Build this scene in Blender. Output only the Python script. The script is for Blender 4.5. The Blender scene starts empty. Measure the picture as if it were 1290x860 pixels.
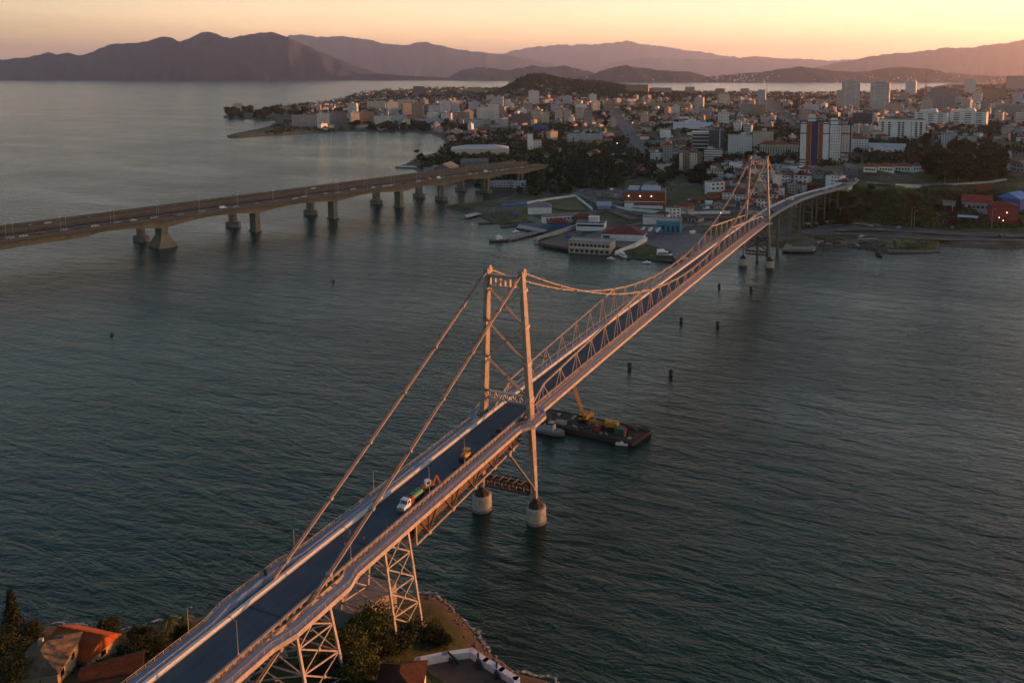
import bpy, math, random
import numpy as np
from mathutils import Vector, Matrix
from mathutils.bvhtree import BVHTree
rad = math.radians
scene = bpy.context.scene
COL = scene.collection
random.seed(7)

# ------------------------------------------------------------------ camera
CAM_POS = Vector((-200.24, -115.38, 130.92))
YAW, PITCH, FPX = 0.3892, 0.1244, 1028.3        # heading, look-down, focal length in px of a 1290 px wide frame
PPX, PPY = 645 + 126.0, 430 - 210.15             # principal point of the (cropped) photograph
FW = Vector((math.cos(PITCH)*math.cos(YAW), math.cos(PITCH)*math.sin(YAW), -math.sin(PITCH)))
RT = Vector((math.sin(YAW), -math.cos(YAW), 0))
UP = RT.cross(FW)
cd = bpy.data.cameras.new('camera'); cam = bpy.data.objects.new('camera', cd); COL.objects.link(cam)
cd.sensor_width = 36; cd.lens = 36*FPX/1290
cd.shift_x = -126.0/1290; cd.shift_y = -210.15/1290
cd.clip_start = 1; cd.clip_end = 200000
M = Matrix((RT, UP, -FW)).transposed().to_4x4(); M.translation = CAM_POS
cam.matrix_world = M
scene.camera = cam

# ------------------------------------------------------------------ light, sky, exposure
SUN_EL, SUN_AZ = 4.4, -48.0      # degrees; azimuth measured from +X (along the bridge) towards +Y
SUN_STR, SKY_STR, EXPO = 5.0, 0.095, 1.3
GLOW_STR, GLOW_COL, GLOW_H = 0.60, (1.0, .63, .36), .15   # the bright band of low evening sky
VEIL_STR = 0.34
HAZE = 2.5e-5
w = bpy.data.worlds.new('World'); scene.world = w; w.use_nodes = True
nt = w.node_tree; nt.nodes.clear(); NN = nt.nodes.new; LK = nt.links.new
wo = NN('ShaderNodeOutputWorld'); bg = NN('ShaderNodeBackground')
sky = NN('ShaderNodeTexSky'); sky.sky_type = 'NISHITA'; sky.sun_disc = False
sky.sun_elevation = rad(SUN_EL); sky.sun_rotation = rad(90 - SUN_AZ)
sky.altitude = 100; sky.air_density = 1.0; sky.dust_density = 1.0; sky.ozone_density = 1.7
bg.inputs['Strength'].default_value = SKY_STR
LK(sky.outputs[0], bg.inputs[0])
tc = NN('ShaderNodeTexCoord'); sx = NN('ShaderNodeSeparateXYZ'); LK(tc.outputs['Generated'], sx.inputs[0])
def wm(op, a, b=None):
    x = NN('ShaderNodeMath'); x.operation = op
    for i, v in enumerate((a, b)):
        if v is None: continue
        if isinstance(v, (int, float)): x.inputs[i].default_value = v
        else: LK(v, x.inputs[i])
    return x.outputs[0]
fm = NN('ShaderNodeMapRange'); fm.interpolation_type = 'SMOOTHSTEP'; fm.inputs[1].default_value = GLOW_H; fm.inputs[2].default_value = .05
LK(sx.outputs[2], fm.inputs[0]); fall = fm.outputs[0]
side = wm('ADD', wm('MULTIPLY', sx.outputs[0], math.cos(rad(SUN_AZ))), wm('MULTIPLY', sx.outputs[1], math.sin(rad(SUN_AZ))))
mr = NN('ShaderNodeMapRange'); mr.interpolation_type = 'SMOOTHSTEP'; mr.inputs[1].default_value = -.75; mr.inputs[2].default_value = .12
mr.inputs[3].default_value = .06; mr.inputs[4].default_value = 1.0; LK(side, mr.inputs[0])
bg2 = NN('ShaderNodeBackground'); gr = NN('ShaderNodeValToRGB'); ge = gr.color_ramp.elements; ge[0].position, ge[0].color = .0, (1.0, .43, .17, 1); ge[1].position, ge[1].color = .085, (*GLOW_COL, 1)
LK(sx.outputs[2], gr.inputs[0]); LK(gr.outputs[0], bg2.inputs[0])
cm = NN('ShaderNodeMapping'); cm.inputs['Scale'].default_value = (2.2, 2.2, 34); LK(tc.outputs['Generated'], cm.inputs[0])
cn = NN('ShaderNodeTexNoise'); cn.inputs['Scale'].default_value = 1.6; cn.inputs['Detail'].default_value = 5; LK(cm.outputs[0], cn.inputs[0])   # thin streaky evening cloud
LK(wm('MULTIPLY', wm('MULTIPLY', wm('MULTIPLY', fall, mr.outputs[0]), wm('ADD', wm('MULTIPLY', cn.outputs[0], .42), .79)), GLOW_STR), bg2.inputs[1])
# a paler, cooler veil above that band, strongest on the sun's side
f2 = NN('ShaderNodeMapRange'); f2.interpolation_type = 'SMOOTHSTEP'; f2.inputs[1].default_value = .55; f2.inputs[2].default_value = .08; LK(sx.outputs[2], f2.inputs[0])
m2 = NN('ShaderNodeMapRange'); m2.interpolation_type = 'SMOOTHSTEP'; m2.inputs[1].default_value = -.45; m2.inputs[2].default_value = .85; m2.inputs[3].default_value = .12; LK(side, m2.inputs[0])
bg3 = NN('ShaderNodeBackground'); bg3.inputs[0].default_value = (.74, .86, .78, 1); f3 = NN('ShaderNodeMapRange'); f3.interpolation_type = 'SMOOTHSTEP'; f3.inputs[1].default_value = .06; f3.inputs[2].default_value = .19; LK(sx.outputs[2], f3.inputs[0])
LK(wm('MULTIPLY', wm('MULTIPLY', wm('MULTIPLY', f2.outputs[0], f3.outputs[0]), m2.outputs[0]), VEIL_STR), bg3.inputs[1])
ad = NN('ShaderNodeAddShader'); LK(bg.outputs[0], ad.inputs[0]); LK(bg2.outputs[0], ad.inputs[1])
ad2 = NN('ShaderNodeAddShader'); LK(ad.outputs[0], ad2.inputs[0]); LK(bg3.outputs[0], ad2.inputs[1]); LK(ad2.outputs[0], wo.inputs[0])
sd = bpy.data.lights.new('sun', 'SUN'); sd.energy = SUN_STR; sd.angle = rad(0.6); sd.color = (1.0, 0.32, 0.07)
so = bpy.data.objects.new('sun', sd); COL.objects.link(so)
sun_dir = Vector((math.cos(rad(SUN_EL))*math.cos(rad(SUN_AZ)), math.cos(rad(SUN_EL))*math.sin(rad(SUN_AZ)), math.sin(rad(SUN_EL))))
so.rotation_euler = sun_dir.to_track_quat('Z', 'Y').to_euler()
so.location = (0, -400, 300)
vs = scene.view_settings
scene.display_settings.display_device = 'sRGB'
vs.view_transform = 'Standard'; vs.look = 'None'; vs.exposure = EXPO; vs.gamma = 1; vs.use_curve_mapping = False
cy = scene.cycles
cy.use_denoising = True; cy.max_bounces = 5; cy.diffuse_bounces = 2; cy.glossy_bounces = 3
cy.transmission_bounces = 2; cy.volume_bounces = 1; cy.caustics_reflective = False; cy.caustics_refractive = False
cy.sample_clamp_indirect = 4.0

# ------------------------------------------------------------------ helpers
def ray(px, py):
    return (FW + RT*((px - PPX)/FPX) + UP*((PPY - py)/FPX))
def onz(px, py, z=0.0):
    d = ray(px, py); return CAM_POS + d*((z - CAM_POS.z)/d.z)
def depth(p):
    return (Vector(p) - CAM_POS).dot(FW)
CH = {}
def link(o, parent=None):
    COL.objects.link(o)
    if parent is not None:
        o.parent = parent; CH.setdefault(parent.name, []).append(o)
    return o
def tag(o, label=None, cat=None, group=None, kind=None):
    if label: o['label'] = label
    if cat: o['category'] = cat
    if group: o['group'] = group
    if kind: o['kind'] = kind
    return o
def empty(name, loc, rz=0.0, label=None, cat=None, group=None):
    o = bpy.data.objects.new(name, None); COL.objects.link(o)
    o.location = loc; o.rotation_euler = (0, 0, rz); o.empty_display_size = 1
    return tag(o, label, cat, group)
def copy_tree(o, parent=None):
    """a thing, its parts and their sub-parts"""
    c = link(o.copy(), parent)
    for ch in CH.get(o.name, []): copy_tree(ch, c)
    return c

class MB:
    """collects shapes; build() links them as ONE mesh object"""
    def __init__(self): self.v = []; self.f = []; self.m = []
    def add(self, vs, fs, mi=0):
        b = len(self.v); self.v.extend([tuple(p) for p in vs])
        for f in fs: self.f.append([i + b for i in f]); self.m.append(mi)
        return self
    def box(self, c, s, rz=0.0, mi=0):
        cx, cy_, cz = c; hx, hy, hz = s[0]/2, s[1]/2, s[2]/2
        ca, sa = math.cos(rz), math.sin(rz); P = []
        for z in (-hz, hz):
            for x, y in ((-hx, -hy), (hx, -hy), (hx, hy), (-hx, hy)):
                P.append((cx + x*ca - y*sa, cy_ + x*sa + y*ca, cz + z))
        return self.add(P, [(3, 2, 1, 0), (4, 5, 6, 7), (0, 1, 5, 4), (1, 2, 6, 5), (2, 3, 7, 6), (3, 0, 4, 7)], mi)
    def bar(self, a, b, wd, ht=None, mi=0, up=(0, 0, 1), w2=None, h2=None):
        a, b = Vector(a), Vector(b); ht = ht or wd; w2 = w2 or wd; h2 = h2 or ht
        d = (b - a).normalized(); u = Vector(up)
        if abs(d.dot(u)) > .98: u = Vector((0, 1, 0))
        s = d.cross(u).normalized(); u = s.cross(d)
        P = []
        for p, ww, hh in ((a, wd, ht), (b, w2, h2)):
            for i, j in ((-1, -1), (1, -1), (1, 1), (-1, 1)): P.append(p + s*(i*ww/2) + u*(j*hh/2))
        return self.add(P, [(3, 2, 1, 0), (4, 5, 6, 7), (0, 1, 5, 4), (1, 2, 6, 5), (2, 3, 7, 6), (3, 0, 4, 7)], mi)
    def tube(self, a, b, r, n=8, r2=None, mi=0, caps=True):
        a, b = Vector(a), Vector(b); r2 = r if r2 is None else r2
        d = (b - a).normalized(); u = Vector((0, 0, 1)) if abs(d.z) < .95 else Vector((1, 0, 0))
        s = d.cross(u).normalized(); u = s.cross(d); P = []
        for p, q in ((a, r), (b, r2)):
            for k in range(n):
                t = 2*math.pi*k/n; P.append(p + s*(q*math.cos(t)) + u*(q*math.sin(t)))
        F = [(k, (k+1) % n, n + (k+1) % n, n + k) for k in range(n)]
        if caps: F += [tuple(reversed(range(n))), tuple(range(n, 2*n))]
        return self.add(P, F, mi)
    def lathe(self, c, prof, n=16, mi=0, sx=1.0, sy=1.0):
        P = []
        for r, z in prof:
            for k in range(n):
                t = 2*math.pi*k/n; P.append((c[0] + sx*r*math.cos(t), c[1] + sy*r*math.sin(t), c[2] + z))
        F = []
        for i in range(len(prof) - 1):
            for k in range(n): F.append((i*n + k, i*n + (k+1) % n, (i+1)*n + (k+1) % n, (i+1)*n + k))
        F += [tuple(reversed(range(n))), tuple(range((len(prof)-1)*n, len(prof)*n))]
        return self.add(P, F, mi)
    def prism(self, pts, z0, z1, mi=0, mt=None):
        n = len(pts)
        ar = sum(pts[i][0]*pts[(i+1) % n][1] - pts[(i+1) % n][0]*pts[i][1] for i in range(n))
        if ar < 0: pts = pts[::-1]
        P = [(x, y, z0) for x, y in pts] + [(x, y, z1) for x, y in pts]
        self.add(P, [(i, (i+1) % n, n + (i+1) % n, n + i) for i in range(n)] + [tuple(reversed(range(n)))], mi)
        return self.add([(x, y, z1) for x, y in pts], [tuple(range(n))], mi if mt is None else mt)
    def gable(self, c, s, h, rz=0.0, over=.4, mi=0, hip=0.0):
        """roof over a box footprint s=(lx, ly) whose ridge runs along x; hip 0..1"""
        cx, cy_, cz = c; hx, hy = s[0]/2 + over, s[1]/2 + over; ca, sa = math.cos(rz), math.sin(rz)
        rx = hx - hip*min(hy, hx*.9)
        L = [(-hx, -hy, 0), (hx, -hy, 0), (hx, hy, 0), (-hx, hy, 0), (-rx, 0, h), (rx, 0, h),
             (-hx, -hy, -.18), (hx, -hy, -.18), (hx, hy, -.18), (-hx, hy, -.18)]
        P = [(cx + x*ca - y*sa, cy_ + x*sa + y*ca, cz + z) for x, y, z in L]
        return self.add(P, [(0, 1, 5, 4), (2, 3, 4, 5), (1, 2, 5), (3, 0, 4), (6, 7, 1, 0), (7, 8, 2, 1), (8, 9, 3, 2), (9, 6, 0, 3), (9, 8, 7, 6)], mi)
    def mesh(self, name, mats):
        me = bpy.data.meshes.new(name); me.from_pydata(self.v, [], self.f)
        for m in (mats if isinstance(mats, (list, tuple)) else [mats]): me.materials.append(m)
        if len(me.materials) > 1: me.polygons.foreach_set('material_index', self.m)
        me.update(); return me
    def build(self, name, mats, parent=None, loc=None, rz=None):
        o = bpy.data.objects.new(name, self.mesh(name, mats)); link(o, parent)
        if loc is not None: o.location = loc
        if rz is not None: o.rotation_euler = (0, 0, rz)
        return o

# ------------------------------------------------------------------ materials
MATS = {}
class NT:
    def __init__(self, name):
        self.m = bpy.data.materials.new(name); self.m.use_nodes = True
        self.t = self.m.node_tree; self.b = self.t.nodes['Principled BSDF']
    def n(self, typ, **kw):
        x = self.t.nodes.new(typ)
        for k, v in kw.items():
            if k in x.inputs: x.inputs[k].default_value = v
            else: setattr(x, k, v)
        return x
    def l(self, a, b): self.t.links.new(a, b)
    def coord(self, kind='Object'):
        return self.n('ShaderNodeTexCoord').outputs[kind]
    def pos(self):
        return self.n('ShaderNodeNewGeometry').outputs['Position']
    def noise(self, vec, scale, detail=4.0, rough=.55):
        x = self.n('ShaderNodeTexNoise', Scale=scale, Detail=detail, Roughness=rough); self.l(vec, x.inputs['Vector']); return x
    def ramp(self, fac, stops):
        r = self.n('ShaderNodeValToRGB'); e = r.color_ramp.elements
        e[0].position, e[0].color = stops[0][0], (*stops[0][1], 1); e[1].position, e[1].color = stops[-1][0], (*stops[-1][1], 1)
        for p, c in stops[1:-1]:
            q = e.new(p); q.color = (*c, 1)
        self.l(fac, r.inputs[0]); return r.outputs[0]
    def mix(self, fac, a, b):
        x = self.n('ShaderNodeMix', data_type='RGBA')
        if isinstance(fac, float): x.inputs[0].default_value = fac
        else: self.l(fac, x.inputs[0])
        for s, c in ((6, a), (7, b)):
            if isinstance(c, tuple): x.inputs[s].default_value = (*c, 1)
            else: self.l(c, x.inputs[s])
        return x.outputs[2]
    def math(self, op, a, b=None, c=None):
        x = self.n('ShaderNodeMath', operation=op)
        for i, v in enumerate((a, b, c)):
            if v is None: continue
            if isinstance(v, (int, float)): x.inputs[i].default_value = v
            else: self.l(v, x.inputs[i])
        return x.outputs[0]
    def bump(self, h, strength=.3, dist=.1):
        x = self.n('ShaderNodeBump', Strength=strength, Distance=dist); self.l(h, x.inputs['Height']); self.l(x.outputs[0], self.b.inputs['Normal'])
    def done(self, col=None, rough=.7, metal=0.0, spec=None):
        if col is not None:
            if isinstance(col, tuple): self.b.inputs['Base Color'].default_value = (*col, 1)
            else: self.l(col, self.b.inputs['Base Color'])
        if isinstance(rough, float): self.b.inputs['Roughness'].default_value = rough
        else: self.l(rough, self.b.inputs['Roughness'])
        self.b.inputs['Metallic'].default_value = metal
        if spec is not None: self.b.inputs['Specular IOR Level'].default_value = spec
        return self.m
def worn(name, col, var=.25, scale=.35, rough=.7, metal=0.0, spec=None, dirt=None):
    """plain paint/stone/plaster colour with uneven, streaky weathering"""
    if name in MATS: return MATS[name]
    t = NT(name); p = t.pos()
    a = t.noise(p, scale, 5.0, .6).outputs[0]
    mp = t.n('ShaderNodeMapping'); mp.inputs['Scale'].default_value = (1, 1, .18); t.l(p, mp.inputs[0])
    b = t.noise(mp.outputs[0], scale*5, 4.0, .65).outputs[0]
    lo = tuple(c*(1 - var) for c in col) if dirt is None else dirt
    hi = tuple(min(1, c*(1 + var*.6)) for c in col)
    f = t.math('MULTIPLY_ADD', a, .6, t.math('MULTIPLY', b, .4))
    MATS[name] = t.done(t.ramp(f, [(.3, lo), (.52, col), (.72, hi)]), rough, metal, spec)
    return MATS[name]
def glow(name, col, s):
    if name in MATS: return MATS[name]
    t = NT(name); t.b.inputs['Emission Color'].default_value = (*col, 1); t.b.inputs['Emission Strength'].default_value = s
    MATS[name] = t.done(col, .5); return MATS[name]
# ================================================================== SETTING: water, hills, sky haze
def smooth_noise(x, seed):
    """1-D value noise"""
    i = np.floor(x).astype(int); f = x - i; f = f*f*(3 - 2*f)
    h = lambda k: np.modf(np.abs(np.sin(k*127.1 + seed*311.7)*43758.5453))[0]
    return h(i)*(1 - f) + h(i + 1)*f - .5
def noise2(x, y, seed=0.0):
    i = np.floor(x); j = np.floor(y); fx = x - i; fy = y - j
    fx = fx*fx*(3 - 2*fx); fy = fy*fy*(3 - 2*fy)
    h = lambda a, b: np.modf(np.abs(np.sin(a*127.1 + b*311.7 + seed*74.7)*43758.5453))[0]
    return (h(i, j)*(1-fx) + h(i+1, j)*fx)*(1-fy) + (h(i, j+1)*(1-fx) + h(i+1, j+1)*fx)*fy - .5
def fbm(x, y, seed=0.0, o=4):
    s = 0; a = 1.0
    for k in range(o): s = s + a*noise2(x, y, seed + k); x = x*2.03; y = y*2.03; a *= .5
    return s

t = NT('sea_water'); p = t.pos()
def wave(scale, rot, stretch, detail, dist):
    mp = t.n('ShaderNodeMapping'); mp.inputs['Rotation'].default_value = (0, 0, rad(rot)); mp.inputs['Scale'].default_value = (1, stretch, 1)
    t.l(p, mp.inputs[0]); x = t.n('ShaderNodeTexNoise', Scale=scale, Detail=detail, Roughness=.6, Distortion=dist); t.l(mp.outputs[0], x.inputs['Vector']); return x.outputs[0]
big = wave(.15, 62, .30, 4.0, .5); mid = wave(.5, 18, .40, 4.0, .4); fine = wave(1.9, 10, .6, 3.0, .2)
patch = t.noise(p, .008, 3.0).outputs[0]
h = t.math('ADD', t.math('MULTIPLY', big, 2.3), t.math('ADD', t.math('MULTIPLY', mid, .8), t.math('MULTIPLY', fine, .22)))
streak = wave(.012, -24, .16, 4.0, .8)
h = t.math('MULTIPLY', h, t.math('MULTIPLY', t.math('MULTIPLY_ADD', patch, 1.3, .35), t.math('MULTIPLY_ADD', streak, 1.8, .1)))
t.bump(h, 1.0, .56)
t.b.inputs['IOR'].default_value = 1.333
WATER = t.done(t.mix(patch, (.004, .025, .018), (.007, .032, .024)), .10)
mb = MB(); S_ = 60000
mb.add([(-7000, -S_, 0), (S_, -S_, 0), (S_, S_, 0), (-7000, S_, 0)], [(0, 1, 2, 3)])
tag(mb.build('water', WATER), kind='structure')

t = NT('forest_hill'); p = t.pos()
f = t.noise(p, .004, 6.0, .65).outputs[0]
HILL = t.done(t.ramp(f, [(.3, (.014, .020, .024)), (.6, (.024, .030, .034)), (.8, (.036, .040, .040))]), .95, 0, .1)

def hill(name, pts, dist, width, seed, foot=0.0, mat=None, rough=1.0, n=220):
    """a ridge of real relief; pts are crest points sighted from the camera at the given distance"""
    xs = np.linspace(pts[0][0], pts[-1][0], n)
    ys = np.interp(xs, [a for a, b in pts], [b for a, b in pts])
    amp = np.minimum(1, np.minimum(xs - xs[0], xs[-1] - xs)/12)
    ys = ys + amp*rough*(1.1*smooth_noise(xs/7, seed) + .7*smooth_noise(xs/3, seed + 3) + .4*smooth_noise(xs/1.4, seed + 5))
    rows = np.array([-1, -.86, -.72, -.58, -.44, -.3, -.17, -.08, 0, .12, .35, .65, 1.0])
    V = []
    for j, r in enumerate(rows):
        for i in range(n):
            dj = dist(xs[i]) if callable(dist) else dist
            d = ray(xs[i], ys[i]); P = CAM_POS + d*dj          # crest point: depth along FW is dj
            flat = Vector((d.x, d.y, 0)).normalized()
            hh = max(P.z - foot, 0)
            k = 1 - abs(r)
            spur = fbm(np.array([xs[i]/16.0 + r*.6]), np.array([r*2.2 + seed]), seed, 4)[0]
            wv = width*(1 + .35*spur)
            z = foot + hh*max(0, (k**1.25)*(1 + (.34*spur if 0 < abs(r) < 1 else 0)))
            if r != 0: z = min(z, foot + hh*(1 - abs(r)*.45))
            if abs(r) == 1: z = -8
            V.append((P.x + flat.x*wv*r, P.y + flat.y*wv*r, z))
    F = [(j*n + i, j*n + i + 1, (j+1)*n + i + 1, (j+1)*n + i) for j in range(len(rows) - 1) for i in range(n - 1)]
    me = bpy.data.meshes.new(name); me.from_pydata(V, [], F); me.materials.append(mat or HILL)
    me.polygons.foreach_set('use_smooth', [True]*len(F)); me.update()
    return tag(link(bpy.data.objects.new(name, me)), kind='structure')

hill('mountains', [(-420, 97), (-330, 88), (-230, 80), (-120, 84), (-40, 78), (0, 76), (20, 73), (35, 73.5), (57, 66), (72, 69), (85, 67), (100, 70), (115, 67), (138, 56), (175, 54.5), (190, 51),
     (205, 46.5), (215, 48), (228, 53), (246, 44), (262, 40), (275, 44), (290, 48.5), (305, 45), (338, 40), (360, 46), (385, 58), (420, 72), (450, 84), (475, 93), (500, 97)], 15500, 2800, 1.0, rough=1.5)
hill('mountains', [(330, 60), (365, 45), (385, 44), (405, 47), (432, 46), (462, 50), (485, 55), (510, 57), (536, 52), (558, 59), (585, 64), (615, 66), (640, 70), (690, 80), (740, 92)], 31000, 4500, 2.0, rough=1.6)
hill('mountains', [(560, 90), (600, 75), (635, 67), (660, 61), (700, 57.5), (740, 56), (772, 54), (790, 51), (806, 55), (840, 60), (880, 65), (920, 71), (985, 83), (1040, 92)], 45000, 6000, 3.0, rough=1.7)
hill('mountains', [(740, 90), (780, 77), (815, 72.5), (850, 74), (900, 75), (950, 71.5), (985, 73.5), (1040, 76), (1090, 75), (1140, 80), (1200, 92)], 37000, 5000, 4.0, rough=1.2)
hill('mountains', [(1000, 92), (1050, 80), (1080, 74), (1105, 70), (1140, 66), (1170, 64), (1196, 59.5), (1215, 61), (1240, 57), (1265, 55), (1290, 49.5), (1340, 44), (1400, 50), (1470, 60), (1560, 88)], 24000, 3500, 5.0, rough=1.5)
hill('hills', [(565, 97), (580, 89), (600, 85), (620, 86), (640, 89), (655, 86), (670, 82.5), (690, 85), (712, 83), (735, 88), (760, 96)], 14000, 1300, 6.0)
hill('hills', [(300, 98.3), (390, 98), (430, 96.5), (450, 93.5), (470, 92.5), (500, 94.5), (520, 96), (560, 97.5), (600, 97.3), (640, 98.2)], 13500, 600, 7.0, rough=.5)
hill('hills', [(640, 104), (670, 100), (700, 98.5), (735, 97), (755, 90), (785, 82), (805, 85), (830, 88.5), (870, 91), (885, 95), (915, 100), (930, 103)], 11300, 900, 8.0)
hill('hills', [(850, 103), (890, 97), (930, 93), (960, 91), (985, 87), (1008, 84), (1030, 86.5), (1060, 90), (1085, 91), (1120, 85.5), (1140, 84.5), (1170, 87), (1190, 91), (1230, 95), (1290, 97), (1400, 94), (1500, 100)], 11300, 1000, 9.0)

# an unseen wooded ridge added off to the right, shaped to shade low-lying things
def ridge(lat, hs, along, width, seed):
    sa, ca = math.sin(rad(SUN_AZ)), math.cos(rad(SUN_AZ)); L = np.linspace(lat[0], lat[-1], 120); Hh = np.interp(L, lat, hs); V = []; rows = np.linspace(-1, 1, 13)
    Hh = Hh + np.clip(Hh/60, 0, 1)*(smooth_noise(L/40, seed)*5 + smooth_noise(L/14, seed + 2)*2.5)
    for r in rows:
        for i, l in enumerate(L):
            a = along + r*width + 25*math.sin(l/130.0)*(1 - abs(r)); k = 1 - abs(r)
            V.append((a*ca - l*sa, a*sa + l*ca, max(Hh[i]*(k*k*(3 - 2*k)), 0) + (-4 if k == 0 else 0)))
    n = len(L); F = [(j*n + i, j*n + n + i, j*n + n + i + 1, j*n + i + 1) for j in range(len(rows) - 1) for i in range(n - 1)]
    me = bpy.data.meshes.new('hills'); me.from_pydata(V, [], F); me.materials.append(HILL); me.polygons.foreach_set('use_smooth', [True]*len(F)); me.update()
    return tag(link(bpy.data.objects.new('hills', me)), kind='structure')
ridge([-420, -150, 0, 250, 380, 520, 660, 820, 1000], [0, 104, 135, 149, 184, 186, 170, 130, 0], 1700, 420, 3.0)

# the evening air: one closed box of thin haze round everything
t = NT('evening_haze'); t.t.nodes.remove(t.b)
pv = t.n('ShaderNodeVolumePrincipled'); pv.inputs['Density'].default_value = HAZE; pv.inputs['Anisotropy'].default_value = .72
pv.inputs['Color'].default_value = (.82, .80, 1.0, 1)
t.l(pv.outputs[0], t.t.nodes['Material Output'].inputs['Volume'])
mb = MB(); mb.box((27000, 0, 966), (70000, 122000, 1950))
hz = mb.build('haze', t.m); tag(hz, kind='stuff')
hz.location.z = 0
# ================================================================== TERRAIN
COAST = [(2400, 352), (1950, 345), (1750, 338), (1500, 320), (1290, 313), (1240, 313), (1186, 310), (1184, 317), (1165, 319), (1100, 318.5), (1094, 314), (1075, 312), (1045, 313), (1028, 316), (1005, 317.5),
    (990, 317), (983, 312), (960, 309), (930, 312), (905, 318), (880, 322), (857, 327), (830, 330), (800, 327), (770, 322), (740, 317.5), (719, 315), (695, 311), (673, 307), (672, 303),
    (684, 297), (687, 290), (675, 287), (655, 286), (640, 284), (622, 283), (618, 277), (600, 272), (588, 270), (575, 265), (560, 263), (563, 259), (585, 257), (610, 254), (640, 248),
    (650, 243), (640, 240), (615, 241), (600, 238), (590, 234), (570, 232), (545, 228), (530, 221), (522, 214), (512, 210), (505, 208), (512, 206), (520, 201), (533, 196), (547, 193),
    (556, 186), (560, 180), (555, 174), (545, 169.5), (520, 167), (480, 166), (440, 166), (410, 167.5), (385, 169), (350, 171), (320, 173), (296, 175), (286, 174.5), (284, 171), (295, 168),
    (310, 165), (330, 161), (345, 157), (345, 153), (330, 151.5), (300, 150.5), (283, 149.5), (279, 147.5), (284, 145), (300, 141), (330, 136.5), (370, 132), (415, 127.5), (432, 125.5),
    (436, 123.5), (432, 121.5), (450, 118), (490, 114), (540, 112), (600, 112), (650, 113), (740, 116), (800, 118), (900, 118.5), (1000, 118.5), (1100, 117.5), (1150, 114), (1185, 107.5),
    (1195, 105), (1240, 103.6), (1320, 103), (2400, 103)]
COAST_W = np.array([tuple(onz(*p))[:2] for p in COAST])
ISLE = np.array([(-150, 100), (-105, 84), (-91, 83.5), (-85, 77), (-80, 60), (-71, 48.7), (-62, 33), (-47, 19.6), (-42.4, 3.7), (-41, -1.3), (-43, -8), (-46.5, -14), (-52, -22), (-54.5, -28), (-56.6, -34), (-56, -41),
    (-60, -60), (-70, -90), (-90, -140), (-260, -140), (-260, 100)])
def sdist(X, Y, poly):
    """distance to a polygon, positive inside"""
    d2 = np.full(X.shape, 1e18); ins = np.zeros(X.shape, bool); n = len(poly)
    for i in range(n):
        ax, ay = poly[i]; bx, by = poly[(i + 1) % n]; ex, ey = bx - ax, by - ay
        tt = np.clip(((X - ax)*ex + (Y - ay)*ey)/(ex*ex + ey*ey + 1e-9), 0, 1)
        d2 = np.minimum(d2, (X - ax - tt*ex)**2 + (Y - ay - tt*ey)**2)
        c = (ay > Y) != (by > Y)
        ins ^= c & (X < (bx - ax)*(Y - ay)/(by - ay + 1e-12) + ax)
    return np.sqrt(d2)*np.where(ins, 1, -1)
CTRL = [(700, 280, 2.6), (850, 300, 2.6), (600, 262, 2.2), (1000, 312, 2.5), (1150, 312, 2.5), (1250, 305, 2.8), (1400, 305, 3), (640, 232, 3), (760, 240, 4), (820, 260, 3.5), (930, 285, 3), (1000, 295, 3), (1060, 296, 3), (1100, 296, 3),
    (1180, 296, 3), (1280, 297, 3.2), (1040, 283, 3.4), (1120, 287, 3.6), (1200, 290, 3.6), (1150, 262, 14), (1100, 258, 16), (1050, 262, 10), (1200, 268, 9), (1250, 274, 6), (1290, 272, 7), (1230, 250, 17), (1075, 228, 30), (1055, 236, 27), (1130, 235, 30),
    (1200, 236, 28), (1270, 232, 28), (1015, 250, 8), (1000, 262, 4), (1100, 210, 33), (1200, 212, 36), (1280, 215, 32), (1040, 213, 30), (990, 225, 20), (950, 232, 10), (900, 238, 7), (850, 225, 7), (950, 212, 16), (800, 205, 8), (880, 207, 12),
    (700, 200, 4), (620, 195, 3), (560, 190, 2.5), (670, 187, 4), (740, 179, 5), (760, 155, 18), (700, 152, 10), (600, 157, 4), (500, 158, 3.5), (400, 160, 3.5), (330, 169, 2), (320, 149, 12), (300, 147, 10), (360, 150, 8), (650, 132, 28), (720, 127, 36), (800, 132, 26),
    (900, 152, 18), (970, 168, 26), (930, 142, 20), (870, 122, 20), (820, 120, 28), (1000, 124, 18), (1070, 142, 30), (1110, 150, 34), (1150, 174, 34), (1220, 168, 32), (1280, 152, 32), (1200, 124, 20), (1270, 118, 28), (1290, 108, 30), (1100, 127, 16), (950, 120, 16), (1050, 120, 16), (1150, 118, 14), (900, 119, 18),
    (550, 132, 14), (480, 134, 8), (430, 134, 6), (520, 118, 8), (620, 118, 10), (1200, 107, 6), (1400, 200, 32), (1400, 120, 45), (1600, 200, 30), (1750, 300, 6), (2100, 310, 6), (1900, 200, 30)]
_cw = [onz(*c) for c in CTRL]
def uv(X, Y):
    dx, dy = X - CAM_POS.x, Y - CAM_POS.y
    fx, fy = math.cos(YAW), math.sin(YAW)
    u = np.maximum(dx*fx + dy*fy, 1); v = dx*fy - dy*fx
    return u, v
CU = []
for (a, b, z), p in zip(CTRL, [onz(*c) for c in CTRL]):
    u, v = uv(np.array([p.x]), np.array([p.y])); CU.append((math.log(u[0])*1.6, v[0]/u[0]*2.0, z))
BUMPS = [(672, 4200, 74, 95, 330), (735, 4200, 62, 190, 330), (800, 3700, 10, 130, 250)]
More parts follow.
